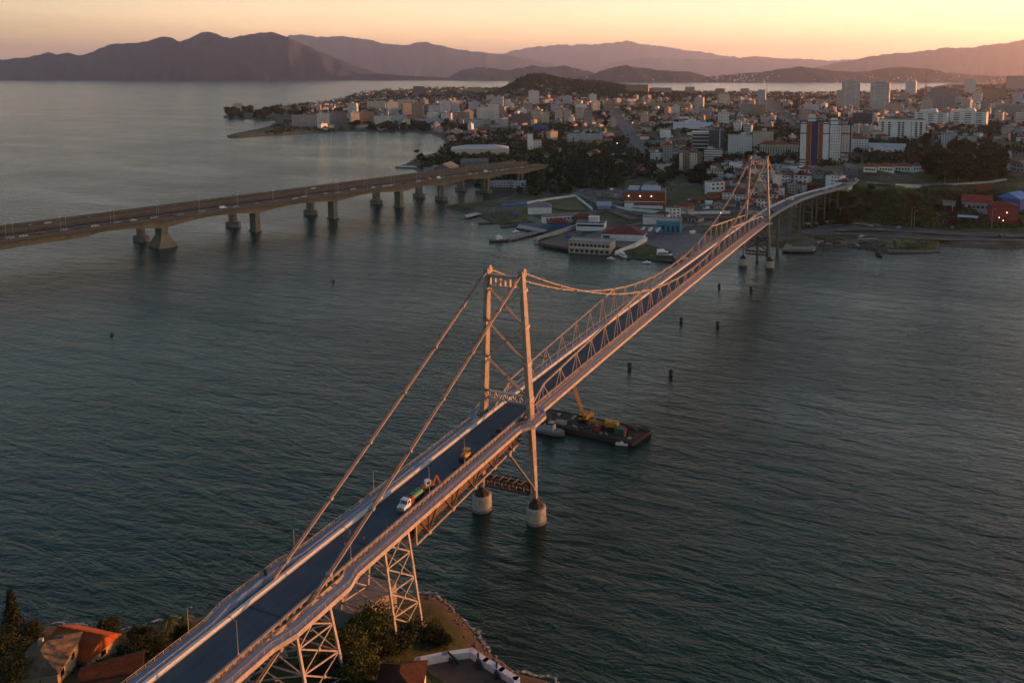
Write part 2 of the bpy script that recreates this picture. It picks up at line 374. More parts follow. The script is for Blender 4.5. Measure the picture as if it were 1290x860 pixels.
def ground_z(X, Y):
    sd = sdist(X, Y, COAST_W); u, v = uv(X, Y)
    a, b = np.log(u)*1.6, v/u*2.0; num = 0; den = 0
    for cu, cv, z in CU:
        wgt = 1/((a - cu)**2 + (b - cv)**2 + 2.5e-4)**1.7; num = num + wgt*z; den = den + wgt
    z = num/den
    for px, dd, amp, sl, sdp in BUMPS:
        z = z + amp*np.exp(-.5*(((v - (px - PPX)/FPX*dd)/sl)**2 + ((u - dd)/sdp)**2))
    z = z + np.clip(sd/60, 0, 1)*fbm(X/55.0, Y/55.0, 3.0, 4)*np.clip(z*.12, .25, 3.2)
    k = np.clip(sd/np.maximum(7.0, u*.012), 0, 1); k = k*k*(3 - 2*k)
    far = np.clip(sd/np.maximum(30, u*.10), 0, 1)
    z = np.minimum(z, 2.2 + np.maximum(z - 2.2, 0)*far)
    return np.where(sd > 0, .05 + z*k, np.maximum(sd*.25, -5) - .02)
NU, NV = 300, 440
us = 515*np.exp(np.linspace(0, math.log(12500/515), NU)); vt = np.linspace(-.62, 1.5, NV)
U, T = np.meshgrid(us, vt, indexing='ij'); fx, fy = math.cos(YAW), math.sin(YAW)
GX = CAM_POS.x + U*fx + U*T*fy; GY = CAM_POS.y + U*fy - U*T*fx
GZ = ground_z(GX, GY)
def grid_mesh(name, X, Y, Z, mat, lowest):
    n0, n1 = X.shape; V = np.stack([X, Y, Z], -1).reshape(-1, 3); idx = np.arange(n0*n1).reshape(n0, n1)
    F = np.stack([idx[:-1, :-1], idx[:-1, 1:], idx[1:, 1:], idx[1:, :-1]], -1).reshape(-1, 4)
    F = F[V[F, 2].max(1) > lowest]
    used, inv = np.unique(F, return_inverse=True); V = V[used]; F = inv.reshape(-1, 4)
    a, b, c = V[F[0, 0]], V[F[0, 1]], V[F[0, 2]]
    if np.cross(b - a, c - a)[2] < 0: F = F[:, ::-1]
    me = bpy.data.meshes.new(name); me.from_pydata(V.tolist(), [], F.tolist()); me.materials.append(mat)
    me.polygons.foreach_set('use_smooth', [True]*len(F)); me.update()
    return link(bpy.data.objects.new(name, me)), V, F
t = NT('city_ground'); p = t.pos()
n1 = t.noise(p, .02, 6.0, .65).outputs[0]; n2 = t.noise(p, .11, 4.0, .6).outputs[0]
sep = t.n('ShaderNodeSeparateXYZ'); t.l(p, sep.inputs[0])
shore = t.n('ShaderNodeMapRange'); shore.inputs[1].default_value = .1; shore.inputs[2].default_value = 1.7; t.l(sep.outputs[2], shore.inputs[0])
veg = t.ramp(n2, [(.3, (.032, .042, .016)), (.5, (.058, .070, .024)), (.7, (.10, .094, .042))])
pav = t.ramp(n2, [(.3, (.066, .066, .054)), (.55, (.115, .108, .092)), (.75, (.17, .155, .13))])
msk = t.ramp(n1, [(.50, (0, 0, 0)), (.58, (1, 1, 1))])
LAND = t.done(t.mix(shore.outputs[0], (.10, .085, .065), t.mix(msk, veg, pav)), .92, 0, .2)
land, LV, LF = grid_mesh('land', GX, GY, GZ, LAND, -3.0)
tag(land, kind='structure')
BV = BVHTree.FromPolygons(LV.tolist(), LF.tolist())
# the near shore under the bridge
def isle_z(X, Y):
    sd = sdist(X, Y, ISLE)
    z = .3 + np.clip(sd, 0, 6)*.35 + np.clip(sd - 6, 0, 40)*.28 + np.clip(sd - 46, 0, 60)*.12
    z = z + np.clip(sd/10, 0, 1)*fbm(X/7.0, Y/7.0, 5.0, 4)*.9
    return np.where(sd > 0, z, np.maximum(sd*.22, -4))
ax, ay = np.meshgrid(np.arange(-262, -30, 1.3), np.arange(-142, 102, 1.3), indexing='ij')
t = NT('beach_and_scrub'); p = t.pos(); sep = t.n('ShaderNodeSeparateXYZ'); t.l(p, sep.inputs[0])
n2 = t.noise(p, .5, 6.0, .65).outputs[0]; n1 = t.noise(p, .09, 3.0).outputs[0]
zz = t.math('ADD', sep.outputs[2], t.math('MULTIPLY_ADD', n1, 3.0, -1.5))
veg = t.ramp(n2, [(.3, (.018, .026, .010)), (.5, (.036, .046, .016)), (.72, (.060, .056, .026))])
sand = t.ramp(n2, [(.3, (.050, .038, .028)), (.6, (.085, .064, .046)), (.75, (.045, .036, .028))])
fz = t.n('ShaderNodeMapRange'); fz.inputs[1].default_value = 1.0; fz.inputs[2].default_value = 2.0; t.l(zz, fz.inputs[0])
wet = t.n('ShaderNodeMapRange'); wet.inputs[1].default_value = .1; wet.inputs[2].default_value = .8; t.l(sep.outputs[2], wet.inputs[0])
t.bump(n2, .6, .3)
SHORE = t.done(t.mix(fz.outputs[0], t.mix(wet.outputs[0], (.075, .058, .042), sand), veg), .92, 0, .2)
isle, IV, IF = grid_mesh('shore_land', ax, ay, isle_z(ax, ay), SHORE, -2.0); tag(isle, kind='structure')
BVI = BVHTree.FromPolygons(IV.tolist(), IF.tolist())
def at(px, py, bv=None):
    h = (bv or BV).ray_cast(CAM_POS, ray(px, py).normalized())
    return h[0] if h[0] is not None else onz(px, py, 2.5)
def gz(x, y, bv=None):
    h = (bv or BV).ray_cast(Vector((x, y, 900)), Vector((0, 0, -1)))
    return h[0].z if h[0] is not None else 0.0
def m_per_px(p): return depth(p)/FPX
def to_px(p):
    d = Vector(p) - CAM_POS; z = d.dot(FW)
    return PPX + FPX*d.dot(RT)/z, PPY - FPX*d.dot(UP)/z
def face(p, turn=0.0):
    """heading of a building whose local -Y front looks at the camera, turned by degrees"""
    d = CAM_POS - Vector(p); return math.atan2(d.y, d.x) + math.pi/2 + rad(turn)

# ------------------------------------------------------------------ roads
t = NT('asphalt'); p = t.pos(); n1 = t.noise(p, .12, 6.0, .6).outputs[0]; n2 = t.noise(p, 2.2, 3.0).outputs[0]
t.bump(n2, .2, .03)
ASPH = t.done(t.ramp(t.math('MULTIPLY_ADD', n1, .75, t.math('MULTIPLY', n2, .25)), [(.3, (.052, .053, .057)), (.55, (.075, .075, .078)), (.75, (.105, .103, .10))]), .85)
PAINT = worn('road_paint', (.72, .72, .70), .3, 1.2, .7)
PALE = worn('pale_concrete', (.42, .40, .37), .3, .12, .85)
ROADPX = [[(765, 138), (771, 143), (779, 151), (787, 160), (795, 169), (803, 178), (812, 188)], [(966, 132), (974, 140), (986, 150), (997, 160), (1004, 168)], [(1010, 293), (1060, 286), (1100, 286), (1180, 293.5), (1290, 297.5)], [(1010, 297), (1100, 298), (1210, 302), (1290, 303)], [(1072, 225), (1072, 203)], [(1073, 227), (1110, 232), (1200, 233)]]
def near_road(px, py, tol=4):
    for L in ROADPX:
        for (x0, y0), (x1, y1) in zip(L, L[1:]):
            ex, ey = x1 - x0, y1 - y0; f = max(0, min(1, ((px - x0)*ex + (py - y0)*ey)/(ex*ex + ey*ey)))
            if math.hypot(px - x0 - ex*f, (py - y0 - ey*f)*1.6) < tol: return True
    return False
def drape(pts, wd, name, mat, lift=.6, step=None, bv=None, zs=None):
    P = [Vector(p) for p in pts]; L = [0]
    for a, b in zip(P, P[1:]): L.append(L[-1] + (b - a).length)
    n = max(int(L[-1]/(step or wd)), 4); s = np.linspace(0, L[-1], n)
    X = np.interp(s, L, [p.x for p in P]); Y = np.interp(s, L, [p.y for p in P])
    for _ in range(2): X[1:-1] = (X[:-2] + 2*X[1:-1] + X[2:])/4; Y[1:-1] = (Y[:-2] + 2*Y[1:-1] + Y[2:])/4
    V = []; Z = np.array([max(gz(x, y, bv), .4) for x, y in zip(X, Y)])
    for _ in range(3): Z[1:-1] = (Z[:-2] + 2*Z[1:-1] + Z[2:])/4
    for i in range(n):
        a = max(i - 1, 0); b = min(i + 1, n - 1); d = Vector((X[b] - X[a], Y[b] - Y[a], 0)).normalized(); s_ = Vector((-d.y, d.x, 0))
        for k in (-.5, -.25, 0, .25, .5):
            q = Vector((X[i], Y[i], 0)) + s_*(wd*k)
            V.append((q.x, q.y, max(Z[i], gz(q.x, q.y, bv) + .02) + lift))
    F = [(i*5 + k, i*5 + k + 1, i*5 + 6 + k, i*5 + 5 + k) for i in range(n - 1) for k in range(4)]
    me = bpy.data.meshes.new(name); me.from_pydata(V, [], F); me.materials.append(mat); me.update()
    if me.polygons[0].normal.z < 0: me.flip_normals()
    o = tag(link(bpy.data.objects.new(name, me)), kind='structure'); o['_c'] = 0; del o['_c']
    return [(X[i], Y[i], Z[i] + lift) for i in range(n)]
def road(px, wd, lane=True, **kw):
    c = drape([at(*p) for p in px], wd, 'road', ASPH, **kw)
    if lane:
        m = MB()
        for off in ([0] if wd < 12 else [-wd*.25, 0, wd*.25]):
            for i in range(0, len(c) - 1, 2):
                a, b = Vector(c[i]), Vector(c[i + 1]); d = (b - a).normalized(); s = Vector((-d.y, d.x, 0))
                m.bar(a + s*off + Vector((0, 0, .05)), a + s*off + d*min((b - a).length, 6) + Vector((0, 0, .05)), .25, .03)
        tag(m.build('road_marking', PAINT), kind='structure')
    return c
R_COAST = road([(1010, 293), (1060, 288), (1100, 287.5), (1140, 290), (1180, 293.5), (1230, 296), (1290, 297.5), (1400, 299)], 15, lift=.3)
R_COAST2 = road([(1030, 287), (1060, 283.5), (1090, 283), (1120, 285.5), (1150, 289)], 7, lift=.5)
road([(1290, 303), (1210, 302), (1150, 300.5), (1100, 297.5), (1060, 294), (1020, 296)], 9, lift=.35)
R_HIGHWAY = road([(765, 138), (771, 143), (779, 151), (787, 160), (795, 169), (803, 178), (812, 188)], 30)
road([(966, 132), (974, 140), (986, 150), (997, 160), (1004, 168)], 22)
road([(1072, 225), (1074, 218), (1072, 210), (1068, 203)], 12)
R_UPPER = road([(1073, 226), (1090, 231), (1110, 232), (1140, 233.5), (1170, 233.5), (1200, 233)], 9)
road([(690, 246), (715, 245), (740, 244), (765, 247), (790, 252), (812, 256)], 12)
road([(700, 236), (730, 234), (760, 236), (785, 242), (795, 252), (800, 262), (806, 272)], 9)
road([(660, 232), (690, 234), (715, 240), (750, 254), (775, 268), (800, 277)], 10)
road([(762, 260), (790, 268), (830, 273), (880, 275), (925, 275)], 9)
road([(812, 188), (806, 198), (795, 212), (780, 222), (740, 228), (700, 232)], 14)
road([(690, 192), (715, 194), (740, 194), (770, 190), (790, 188)], 10)
# ================================================================== THE SUSPENSION BRIDGE
STEEL = worn('silver_steel_paint', (.28, .255, .235), .3, .6, .6, .0, .25, (.15, .10, .07))
STEEL2 = worn('weathered_steel_paint', (.36, .33, .31), .35, .6, .55, .0, .4, (.20, .13, .09))
RUST = worn('rusty_steel', (.075, .046, .034), .45, .8, .8)  # rusty steel; on the deck-truss web its dark tone is painted shade
CONC = worn('stained_concrete', (.40, .37, .31), .35, .7, .85, 0, .3, (.17, .15, .12))
CONCD = worn('dark_concrete', (.20, .185, .165), .4, .5, .9)
FOOT = worn('black_brown_casting', (.034, .026, .023), .4, .6, .85)
PIERD = worn('grimy_concrete', (.12, .105, .09), .4, .4, .9)
WHITEBAR = worn('white_barrier_paint', (.46, .49, .50), .12, 1.0, .55)
PLANK = worn('walkway_planks', (.21, .26, .34), .2, .9, .7)
t = NT('bridge_asphalt'); p = t.pos(); n1 = t.noise(p, .16, 6.0, .6).outputs[0]; n2 = t.noise(p, 3.0, 3.0).outputs[0]
mp = t.n('ShaderNodeMapping'); mp.inputs['Scale'].default_value = (.02, .9, 1); t.l(p, mp.inputs[0]); n3 = t.noise(mp.outputs[0], 1.0, 3.0).outputs[0]
t.bump(n2, .25, .02)
BROAD = t.done(t.ramp(t.math('ADD', t.math('MULTIPLY', n1, .5), t.math('ADD', t.math('MULTIPLY', n2, .2), t.math('MULTIPLY', n3, .3))), [(.32, (.020, .040, .060)), (.52, (.034, .062, .090)), (.7, (.058, .088, .115))]), .8)
SPAN = 339.47
def dz(x):
    if x < 0: return 31.2 + .0245*x
    if x <= SPAN: return 31.2 + 1.2*(1 - ((x - SPAN/2)/(SPAN/2))**2)
    return 31.2
bridge = empty('suspension_bridge', (0, 0, 0), 0, 'long silver eyebar suspension bridge with two tall steel towers, crossing the strait to the city', 'bridge')
PW = SPAN/28
def top_z(k):
    x = k*PW; c = 37.5 + 37.0*((x - SPAN/2)/(SPAN/2))**2
    k2 = min(k, 28 - k)
    return c if k2 >= 8 else 37.0 + (44.1 - 37.0)*(k2 - 1)/7
def chain_z(x): return 37.5 + 37.0*((x - SPAN/2)/(SPAN/2))**2
TY = 5.6
# deck sheet along a list of (x, y, z, heading) stations
def strip(mb, st, y0, y1, zt, zb, mi=0):
    V = []; n = len(st)
    for i, (x, y, z) in enumerate(st):
        a = st[max(i - 1, 0)]; b = st[min(i + 1, n - 1)]; d = Vector((b[0] - a[0], b[1] - a[1])).normalized(); s = Vector((-d.y, d.x))
        ya = y0(x) if callable(y0) else y0; yb = y1(x) if callable(y1) else y1
        for yy, zz in ((ya, zb), (yb, zb), (yb, zt), (ya, zt)): V.append((x + s.x*yy, y + s.y*yy, z + zz))
    F = []
    for i in range(n - 1):
        for k in range(4): F.append((i*4 + k, i*4 + (k + 1) % 4, i*4 + 4 + (k + 1) % 4, i*4 + 4 + k))
    F += [(3, 2, 1, 0), (n*4 - 4, n*4 - 3, n*4 - 2, n*4 - 1)]
    if (yb - ya) < 0: F = [f[::-1] for f in F]
    return mb.add(V, F, mi)
ST_NEAR = [(x, 0, dz(x)) for x in np.arange(-190, 0.1, 3.5)] + [(0, 0, dz(0))]
ST_MAIN = [(k*PW/2, 0, dz(k*PW/2)) for k in range(57)]
fp = [onz(a, b, 30.9) for a, b in [(966, 271.5), (985, 259.5), (1003, 250.8), (1022, 244.3), (1042, 239.5), (1060, 235.2), (1069, 231.5), (1074, 226.5)]]
PX_ = [SPAN, SPAN + 14, SPAN + 32] + [p.x for p in fp[1:]]; PY_ = [0, 0, -.2] + [p.y for p in fp[1:]]
q = sorted(zip(PX_, PY_)); L = np.concatenate([[0], np.cumsum(np.hypot(np.diff([a for a, b in q]), np.diff([b for a, b in q])))])
ss = np.linspace(0, L[-1], 70); fx_ = np.interp(ss, L, [a for a, b in q]); fy_ = np.interp(ss, L, [b for a, b in q])
for _ in range(40):
    fx_[1:-1] = (fx_[:-2] + 2*fx_[1:-1] + fx_[2:])/4; fy_[1:-1] = (fy_[:-2] + 2*fy_[1:-1] + fy_[2:])/4
ST_FAR = [(x, y, 31.2 - .4*i/69) for i, (x, y) in enumerate(zip(fx_, fy_))]
allst = [s for s in ST_NEAR[:-1]] + ST_MAIN[:-1] + ST_FAR
m = MB(); strip(m, allst, -4.75, 4.75, 0, -.35); m.build('roadway', BROAD, bridge)
for i, (x, y, z) in enumerate(allst):
    if x < -150 or x > SPAN - 2 or i % (7 if x < 0 else 4): continue
    m = MB(); m.box((x, 0, z + .012), (.35, 9.1, .02)); m.build('expansion_joint', FOOT, bridge)
# edge barriers: a broad pale one on the sea side, posts and rail on the other
m = MB(); strip(m, allst, 4.55, 5.25, .95, -.5)
m.build('barrier', WHITEBAR, bridge)
m = MB(); strip(m, allst, -4.62, -5.05, .95, .42)
d = 0
for (x, y, z), (x2, y2, z2) in zip(allst, allst[1:]):
    if x > SPAN + 40: continue
    for k in range(2):
        f = k/2; m.box((x + (x2 - x)*f, y + (y2 - y)*f - 4.84, z + .2), (.55, .38, .9), 0)
m.build('barrier', STEEL, bridge)
# walkways with their outward bulge round the backstays
def bul(x):
    return float(np.interp(x, [-99, -94.5, -80, -76.5], [0, 1, 1, 0])) + 2.5*float(np.interp(x, [-7, -3.5, 3.5, 7, SPAN - 7, SPAN - 3.5, SPAN + 4], [0, 1, 1, 0, 0, 1, 1]))
for s in (1, -1):
    m = MB(); cutst = [p for p in allst if p[0] < SPAN - 1]
    cutst = sorted(set(cutst + [(x, 0, dz(x)) for x in (-99, -97, -94.5, -80, -78, -76.5, -7, -5.2, -3.5, 3.5, 5.2, 7, SPAN - 7, SPAN - 3.5)]))
    inn = lambda x: s*(5.75 + 1.15*bul(x)); out = lambda x: s*(8.25 + (1.25 if x < -20 else 1.0)*bul(x))
    strip(m, cutst, inn, out, .12, -.12)
    wk = m.build('walkway', PLANK, bridge)
    f = MB(); strip(f, cutst, lambda x: out(x) + s*.04, lambda x: out(x) + s*.3, .25, -.75); f.build('edge_girder', STEEL2, wk)
    r = MB()
    for side in (inn, out):
        pts = [Vector((x, side(x) - (s*.12 if side is out else -s*.12), z)) for x, y, z in cutst]
        for a, b in zip(pts, pts[1:]):
            for h, w_ in ((1.22, .07), (.85, .04), (.5, .04)): r.bar(a + Vector((0, 0, h)), b + Vector((0, 0, h)), w_, w_)
            n = max(1, round((b - a).length/1.75))
            for i in range(n): q = a.lerp(b, i/n); r.bar(q + Vector((0, 0, .1)), q + Vector((0, 0, 1.22)), .06, .06)
    r.build('railing', STEEL2, wk)
    w2 = MB(); strip(w2, [p for p in ST_FAR if p[0] > SPAN + 3], s*4.9, s*5.9, .12, -.4); strip(w2, [p for p in ST_FAR if p[0] > SPAN + 3], s*5.85, s*6.0, 1.1, .1)
    w2.build('walkway', WHITEBAR if s > 0 else PLANK, bridge)

# towers
def make_tower(X):
    tw = MB(); root = None
    legs = []
    ly = lambda z: 9.2 - (9.2 - TY)*(z - 4)/(74.4 - 4)
    for s in (1, -1):
        m = MB(); prof = [(6.6, 1.0, .95), (14, 1.7, 1.15), (31, 2.5, 1.35), (46, 2.45, 1.3), (60, 2.2, 1.2), (73.2, 1.9, 1.1)]
        V = []
        for z, wx, wy in prof:
            y = s*ly(z)
            for i, j in ((-1, -1), (1, -1), (1, 1), (-1, 1)): V.append((X + i*wx/2, y + j*wy/2, z))
        F = [(3, 2, 1, 0)]
        for i in range(len(prof) - 1):
            for k in range(4): F.append((i*4 + k, i*4 + (k+1) % 4, i*4 + 4 + (k+1) % 4, i*4 + 4 + k))
        n = len(prof)*4; F.append((n-4, n-3, n-2, n-1)); m.add(V, F)
        leg = m.build('tower_leg', STEEL, bridge)
        c = MB(); c.box((X, s*ly(74), 74.1), (2.7, 1.5, 1.6)); c.tube((X, s*TY - .9, 75.0), (X, s*TY + .9, 75.0), .75, 12); c.build('saddle', STEEL, leg)
        for z in (37.2, 47.8, 58.6, 69.2): c = MB(); c.box((X, s*ly(z), z), (2.75, 1.6, 1.0)); c.build('gusset', STEEL2, leg)
    P = lambda s, z: Vector((X, s*(ly(z) - .5), z))
    b = MB()
    for z0, z1 in ((37.5, 47.8), (47.8, 58.6), (58.6, 69.0)):
        for s in (1, -1):
            for dx in (-.35, .35):
                o = Vector((dx, 0, 0)); b.bar(P(s, z0) + o, P(-s, z1) + o, .22, .30)
            for f in np.arange(.06, .97, .075):
                q = P(s, z0).lerp(P(-s, z1), f); b.bar(q + Vector((-.35, 0, -.2)), q + Vector((.35, 0, .2)), .10, .12)
    b.build('cross_brace', STEEL, bridge)
    b = MB()   # portal strut under the saddles, open arches between two chords
    b.bar(P(1, 73), P(-1, 73), 1.2, .4); b.bar(P(1, 69.6), P(-1, 69.6), 1.2, .45)
    for f in np.linspace(.04, .96, 7): q = P(1, 73).lerp(P(-1, 73), f); r_ = P(1, 69.4).lerp(P(-1, 69.4), f); b.bar(q, r_, .38, 1.0, up=(1, 0, 0))
    for f in np.linspace(.04, .96, 7)[:-1]:
        q = P(1, 72.9).lerp(P(-1, 72.9), f + .076); b.box((q.x, q.y, 72.5), (1.1, .9, .6))
    b.build('portal_strut', STEEL2, bridge)
    b = MB(); b.bar(P(1, 37.8), P(-1, 37.8), 1.2, .35); b.bar(P(1, 35.6), P(-1, 35.6), 1.0, .3)
    for i in range(10):
        f, g = i/10, (i + 1)/10; lo, hi = (35.6, 37.8) if i % 2 else (37.8, 35.6)
        b.bar(P(1, lo).lerp(P(-1, lo), f), P(1, hi).lerp(P(-1, hi), g), .3, .3)
        if i: b.bar(P(1, 35.6).lerp(P(-1, 35.6), f), P(1, 37.8).lerp(P(-1, 37.8), f), .25, .25)
    b.build('deck_portal', STEEL2, bridge)
    b = MB()   # low strut between the feet, a rusty lattice
    Q = lambda s, z: Vector((X, s*(ly(z) - 1.6), z))
    for dx in (-.9, .9):
        o = Vector((dx, 0, 0)); b.bar(Q(1, 10.6) + o, Q(-1, 10.6) + o, .35, .5); b.bar(Q(1, 8.3) + o, Q(-1, 8.3) + o, .35, .5)
    for i in range(7):
        f = i/6; a = Q(1, 10.6).lerp(Q(-1, 10.6), f); c = Q(1, 8.3).lerp(Q(-1, 8.3), f)
        b.bar(a + Vector((-1.6, 0, .5)), a + Vector((1.6, 0, .5)), .25, .45); b.bar(a, c, .5, .5)
        if i < 6: g = Q(1, 8.3).lerp(Q(-1, 8.3), f + 1/6); b.bar(a, g, .3, .3)
    if X > 0:
        for z0, z1 in ((11.5, 20), (20, 28.5)):
            for s in (1, -1): b.bar(Q(s, z0), Q(-s, z1), .5, .6)
            b.bar(Q(1, z1), Q(-1, z1), .6, .8); b.bar(Q(1, z1 - 1.8), Q(-1, z1 - 1.8), .5, .5)
            for i in range(9): f = i/8; b.bar(Q(1, z1).lerp(Q(-1, z1), f), Q(1, z1 - 1.8).lerp(Q(-1, z1 - 1.8), f), .3, .3)
    b.build('foot_strut', RUST, bridge)
    for s in (1, -1):
        for sx in ((-1,) if X == 0 else (1,)):
            b = MB()
            for dy in (-.35, .35): b.bar((X + sx*.7, s*9.0 + dy, 10.5), (X + sx*9.4, s*5.5 + dy, 24.6), .14, .32)
            b.box((X + sx*9.2, s*5.55, 24.4), (1.2, 1.2, 1.3))
            b.box((X + sx*.9, s*8.95, 10.7), (.9, 1.0, .9)); b.bar((X + sx*.7, s*9.0, 10.5), (X + sx*9.4, s*5.5, 24.6), .5, .06)
            b.build('longitudinal_brace', STEEL, bridge)
    for s in (1, -1):
        m = MB(); m.lathe((X, s*9.2, 0), [(3.0, -5), (3.0, .1), (2.9, .6), (2.85, 4.6), (2.75, 4.75), (2.4, 4.8)], 28)
        pr = m.build('pier', CONC, bridge)
        m = MB(); m.lathe((X, s*9.2, 4.6), [(2.3, 0), (2.2, .9), (1.6, 1.3), (1.1, 1.5), (.95, 2.6)], 8); m.build('foot_casting', FOOT, pr)
        m = MB(); m.lathe((X, s*9.2, -.4), [(3.04, 0), (3.04, 1.1), (3.0, 1.2)], 28); m.build('tide_mark', CONCD, pr)
make_tower(0.0); make_tower(SPAN)

# eyebar chains: pairs of flat bars pinned at every joint
def chain(m, pts, y):
    for a, b in zip(pts, pts[1:]):
        for dy in (-.42, -.24, .24, .42): m.bar((a[0], y + dy, a[1]), (b[0], y + dy, b[1]), .06, .36)
    for x, z in pts: m.tube((x, y - .62, z), (x, y + .62, z), .42, 10)
for s in (1, -1):
    y = s*TY
    m = MB(); chain(m, [(k*PW, chain_z(k*PW)) for k in range(0, 29)], y)
    ch = m.build('eyebar_chain', STEEL, bridge)
    m = MB(); n = 9
    pts = [(-122*i/n, 74.5 - 51.3*(122*i/n)/100 - 1.2*math.sin(math.pi*i/n)) for i in range(n + 1)]
    chain(m, pts, y); m.build('backstay', STEEL, bridge)
    m = MB(); Lx = 84.0; pts = [(SPAN + Lx*i/6, 74.5 - 45.0*i/6 - .9*math.sin(math.pi*i/6)) for i in range(7)]
    chain(m, pts, y); m.build('backstay', STEEL, bridge)
    # stiffening truss
    tr = MB()
    for k in range(0, 28):
        x0, x1 = k*PW, (k + 1)*PW
        z0 = top_z(k) if k else dz(0) + .3; z1 = top_z(k + 1) if k < 27 else dz(SPAN) + .3
        k0, k1 = min(k, 28 - k), min(k + 1, 27 - k)
        if not (8 <= k and k + 1 <= 20): tr.bar((x0 + (1.2 if k == 0 else 0), y, z0), (x1 - (1.2 if k == 27 else 0), y, z1), .5, .5)
        tr.bar((x0, y, dz(x0) - .15), (x1, y, dz(x1) - .15), .5, .85)
    for k in range(1, 28):
        x = k*PW; z = top_z(k)
        for dx in (-PW*.36, 0, PW*.36):
            if dx: 
                tr.bar((x, y, z - .1), (x + dx, y, dz(x + dx) + .1), .16, .24)
            else: tr.bar((x, y, z - .1), (x, y, dz(x) + .1), .15, .15)
        tr.box((x, y, z - .2), (1.0, .62, .65)); tr.box((x + PW*.36, y, dz(x + PW*.36) + .05), (.8, .56, .6)); tr.box((x - PW*.36, y, dz(x - PW*.36) + .05), (.8, .56, .6))
    tr.build('stiffening_truss', STEEL, bridge)
# floor system under the main span, lateral bracing and the side spans' deck trusses
m = MB()
for k in range(57):
    x = k*PW/2; m.bar((x, -8.2, dz(x) - .75), (x, 8.2, dz(x) - .75), .4, .8)
for y in (-3.4, -1.2, 1.2, 3.4): strip(m, ST_MAIN, y - .15, y + .15, -.36, -.9)
m.build('floor_beams', STEEL2, bridge)
def side_span(x0, x1, n):
    zb = lambda x: np.interp(x, [min(x0, x1), max(x0, x1)], [21.6, 24.9] if x0 < 0 else [24.9, 22.5])
    for s in (1, -1):
        y = s*5.4; m = MB(); wb = MB(); zt = lambda x: dz(x) - 1.2
        for i in range(n):
            a, b = x0 + (x1 - x0)*i/n, x0 + (x1 - x0)*(i + 1)/n; mid = (a + b)/2
            m.bar((a, y, zb(a)), (b, y, zb(b)), .5, .5); m.bar((a, y, zt(a)), (b, y, zt(b)), .5, .6)
            wb.bar((a, y, zt(a)), (mid, y, zb(mid)), .3, .35); wb.bar((mid, y, zb(mid)), (b, y, zt(b)), .3, .35); wb.bar((mid, y, zt(mid)), (mid, y, zb(mid)), .22, .22); wb.bar((a, y*.97, (zt(a) + zb(a))/2), (b, y*.97, (zt(b) + zb(b))/2), .12, 2.6)  # dark web bars and panels stand in for shade inside the truss
            m.box((mid, y, zb(mid)), (1.2, .8, .9))
        m.bar((x0, y, zt(x0)), (x0, y, zb(x0)), .4, .4)
        dt = m.build('deck_truss', STEEL, bridge); wb.build('truss_web', RUST, dt)
    m = MB()
    for i in range(2*n + 1):
        a = x0 + (x1 - x0)*i/(2*n); m.bar((a, -8.2, dz(a) - .8), (a, 8.2, dz(a) - .8), .4, .9); m.bar((a, -5.4, zb(a)), (a, 5.4, zb(a)), .3, .35)
        if i < 2*n:
            b = x0 + (x1 - x0)*(i + 1)/(2*n); m.bar((a, -5.4, zb(a)), (b, 5.4, zb(b)), .2, .2); m.bar((a, 5.4, zb(a)), (b, -5.4, zb(b)), .2, .2)
    for y in (-3.4, -1.2, 1.2, 3.4): m.bar((x0, y, dz(x0) - .75), (x1, y, dz(x1) - .75), .3, .7)
    m.build('floor_beams', STEEL2, bridge)
    m = MB()
    for i in range(14): a, b = x0 + (x1 - x0)*i/14, x0 + (x1 - x0)*(i + .93)/14; m.bar((a, -2.4, zb(a) + 1.4), (b, -2.4, zb(b) + 1.4), 4.4, .12); m.bar((a, 2.4, zb(a) + 1.4), (b, 2.4, zb(b) + 1.4), 4.4, .12)
    m.bar((x0, 0, zb(x0) + 1.25), (x1, 0, zb(x1) + 1.25), 9.6, .1)  # plank platform, with a dark sheet that stands in for shade
    m.build('service_platform', RUST, bridge)
side_span(-52.5, -1.5, 5)
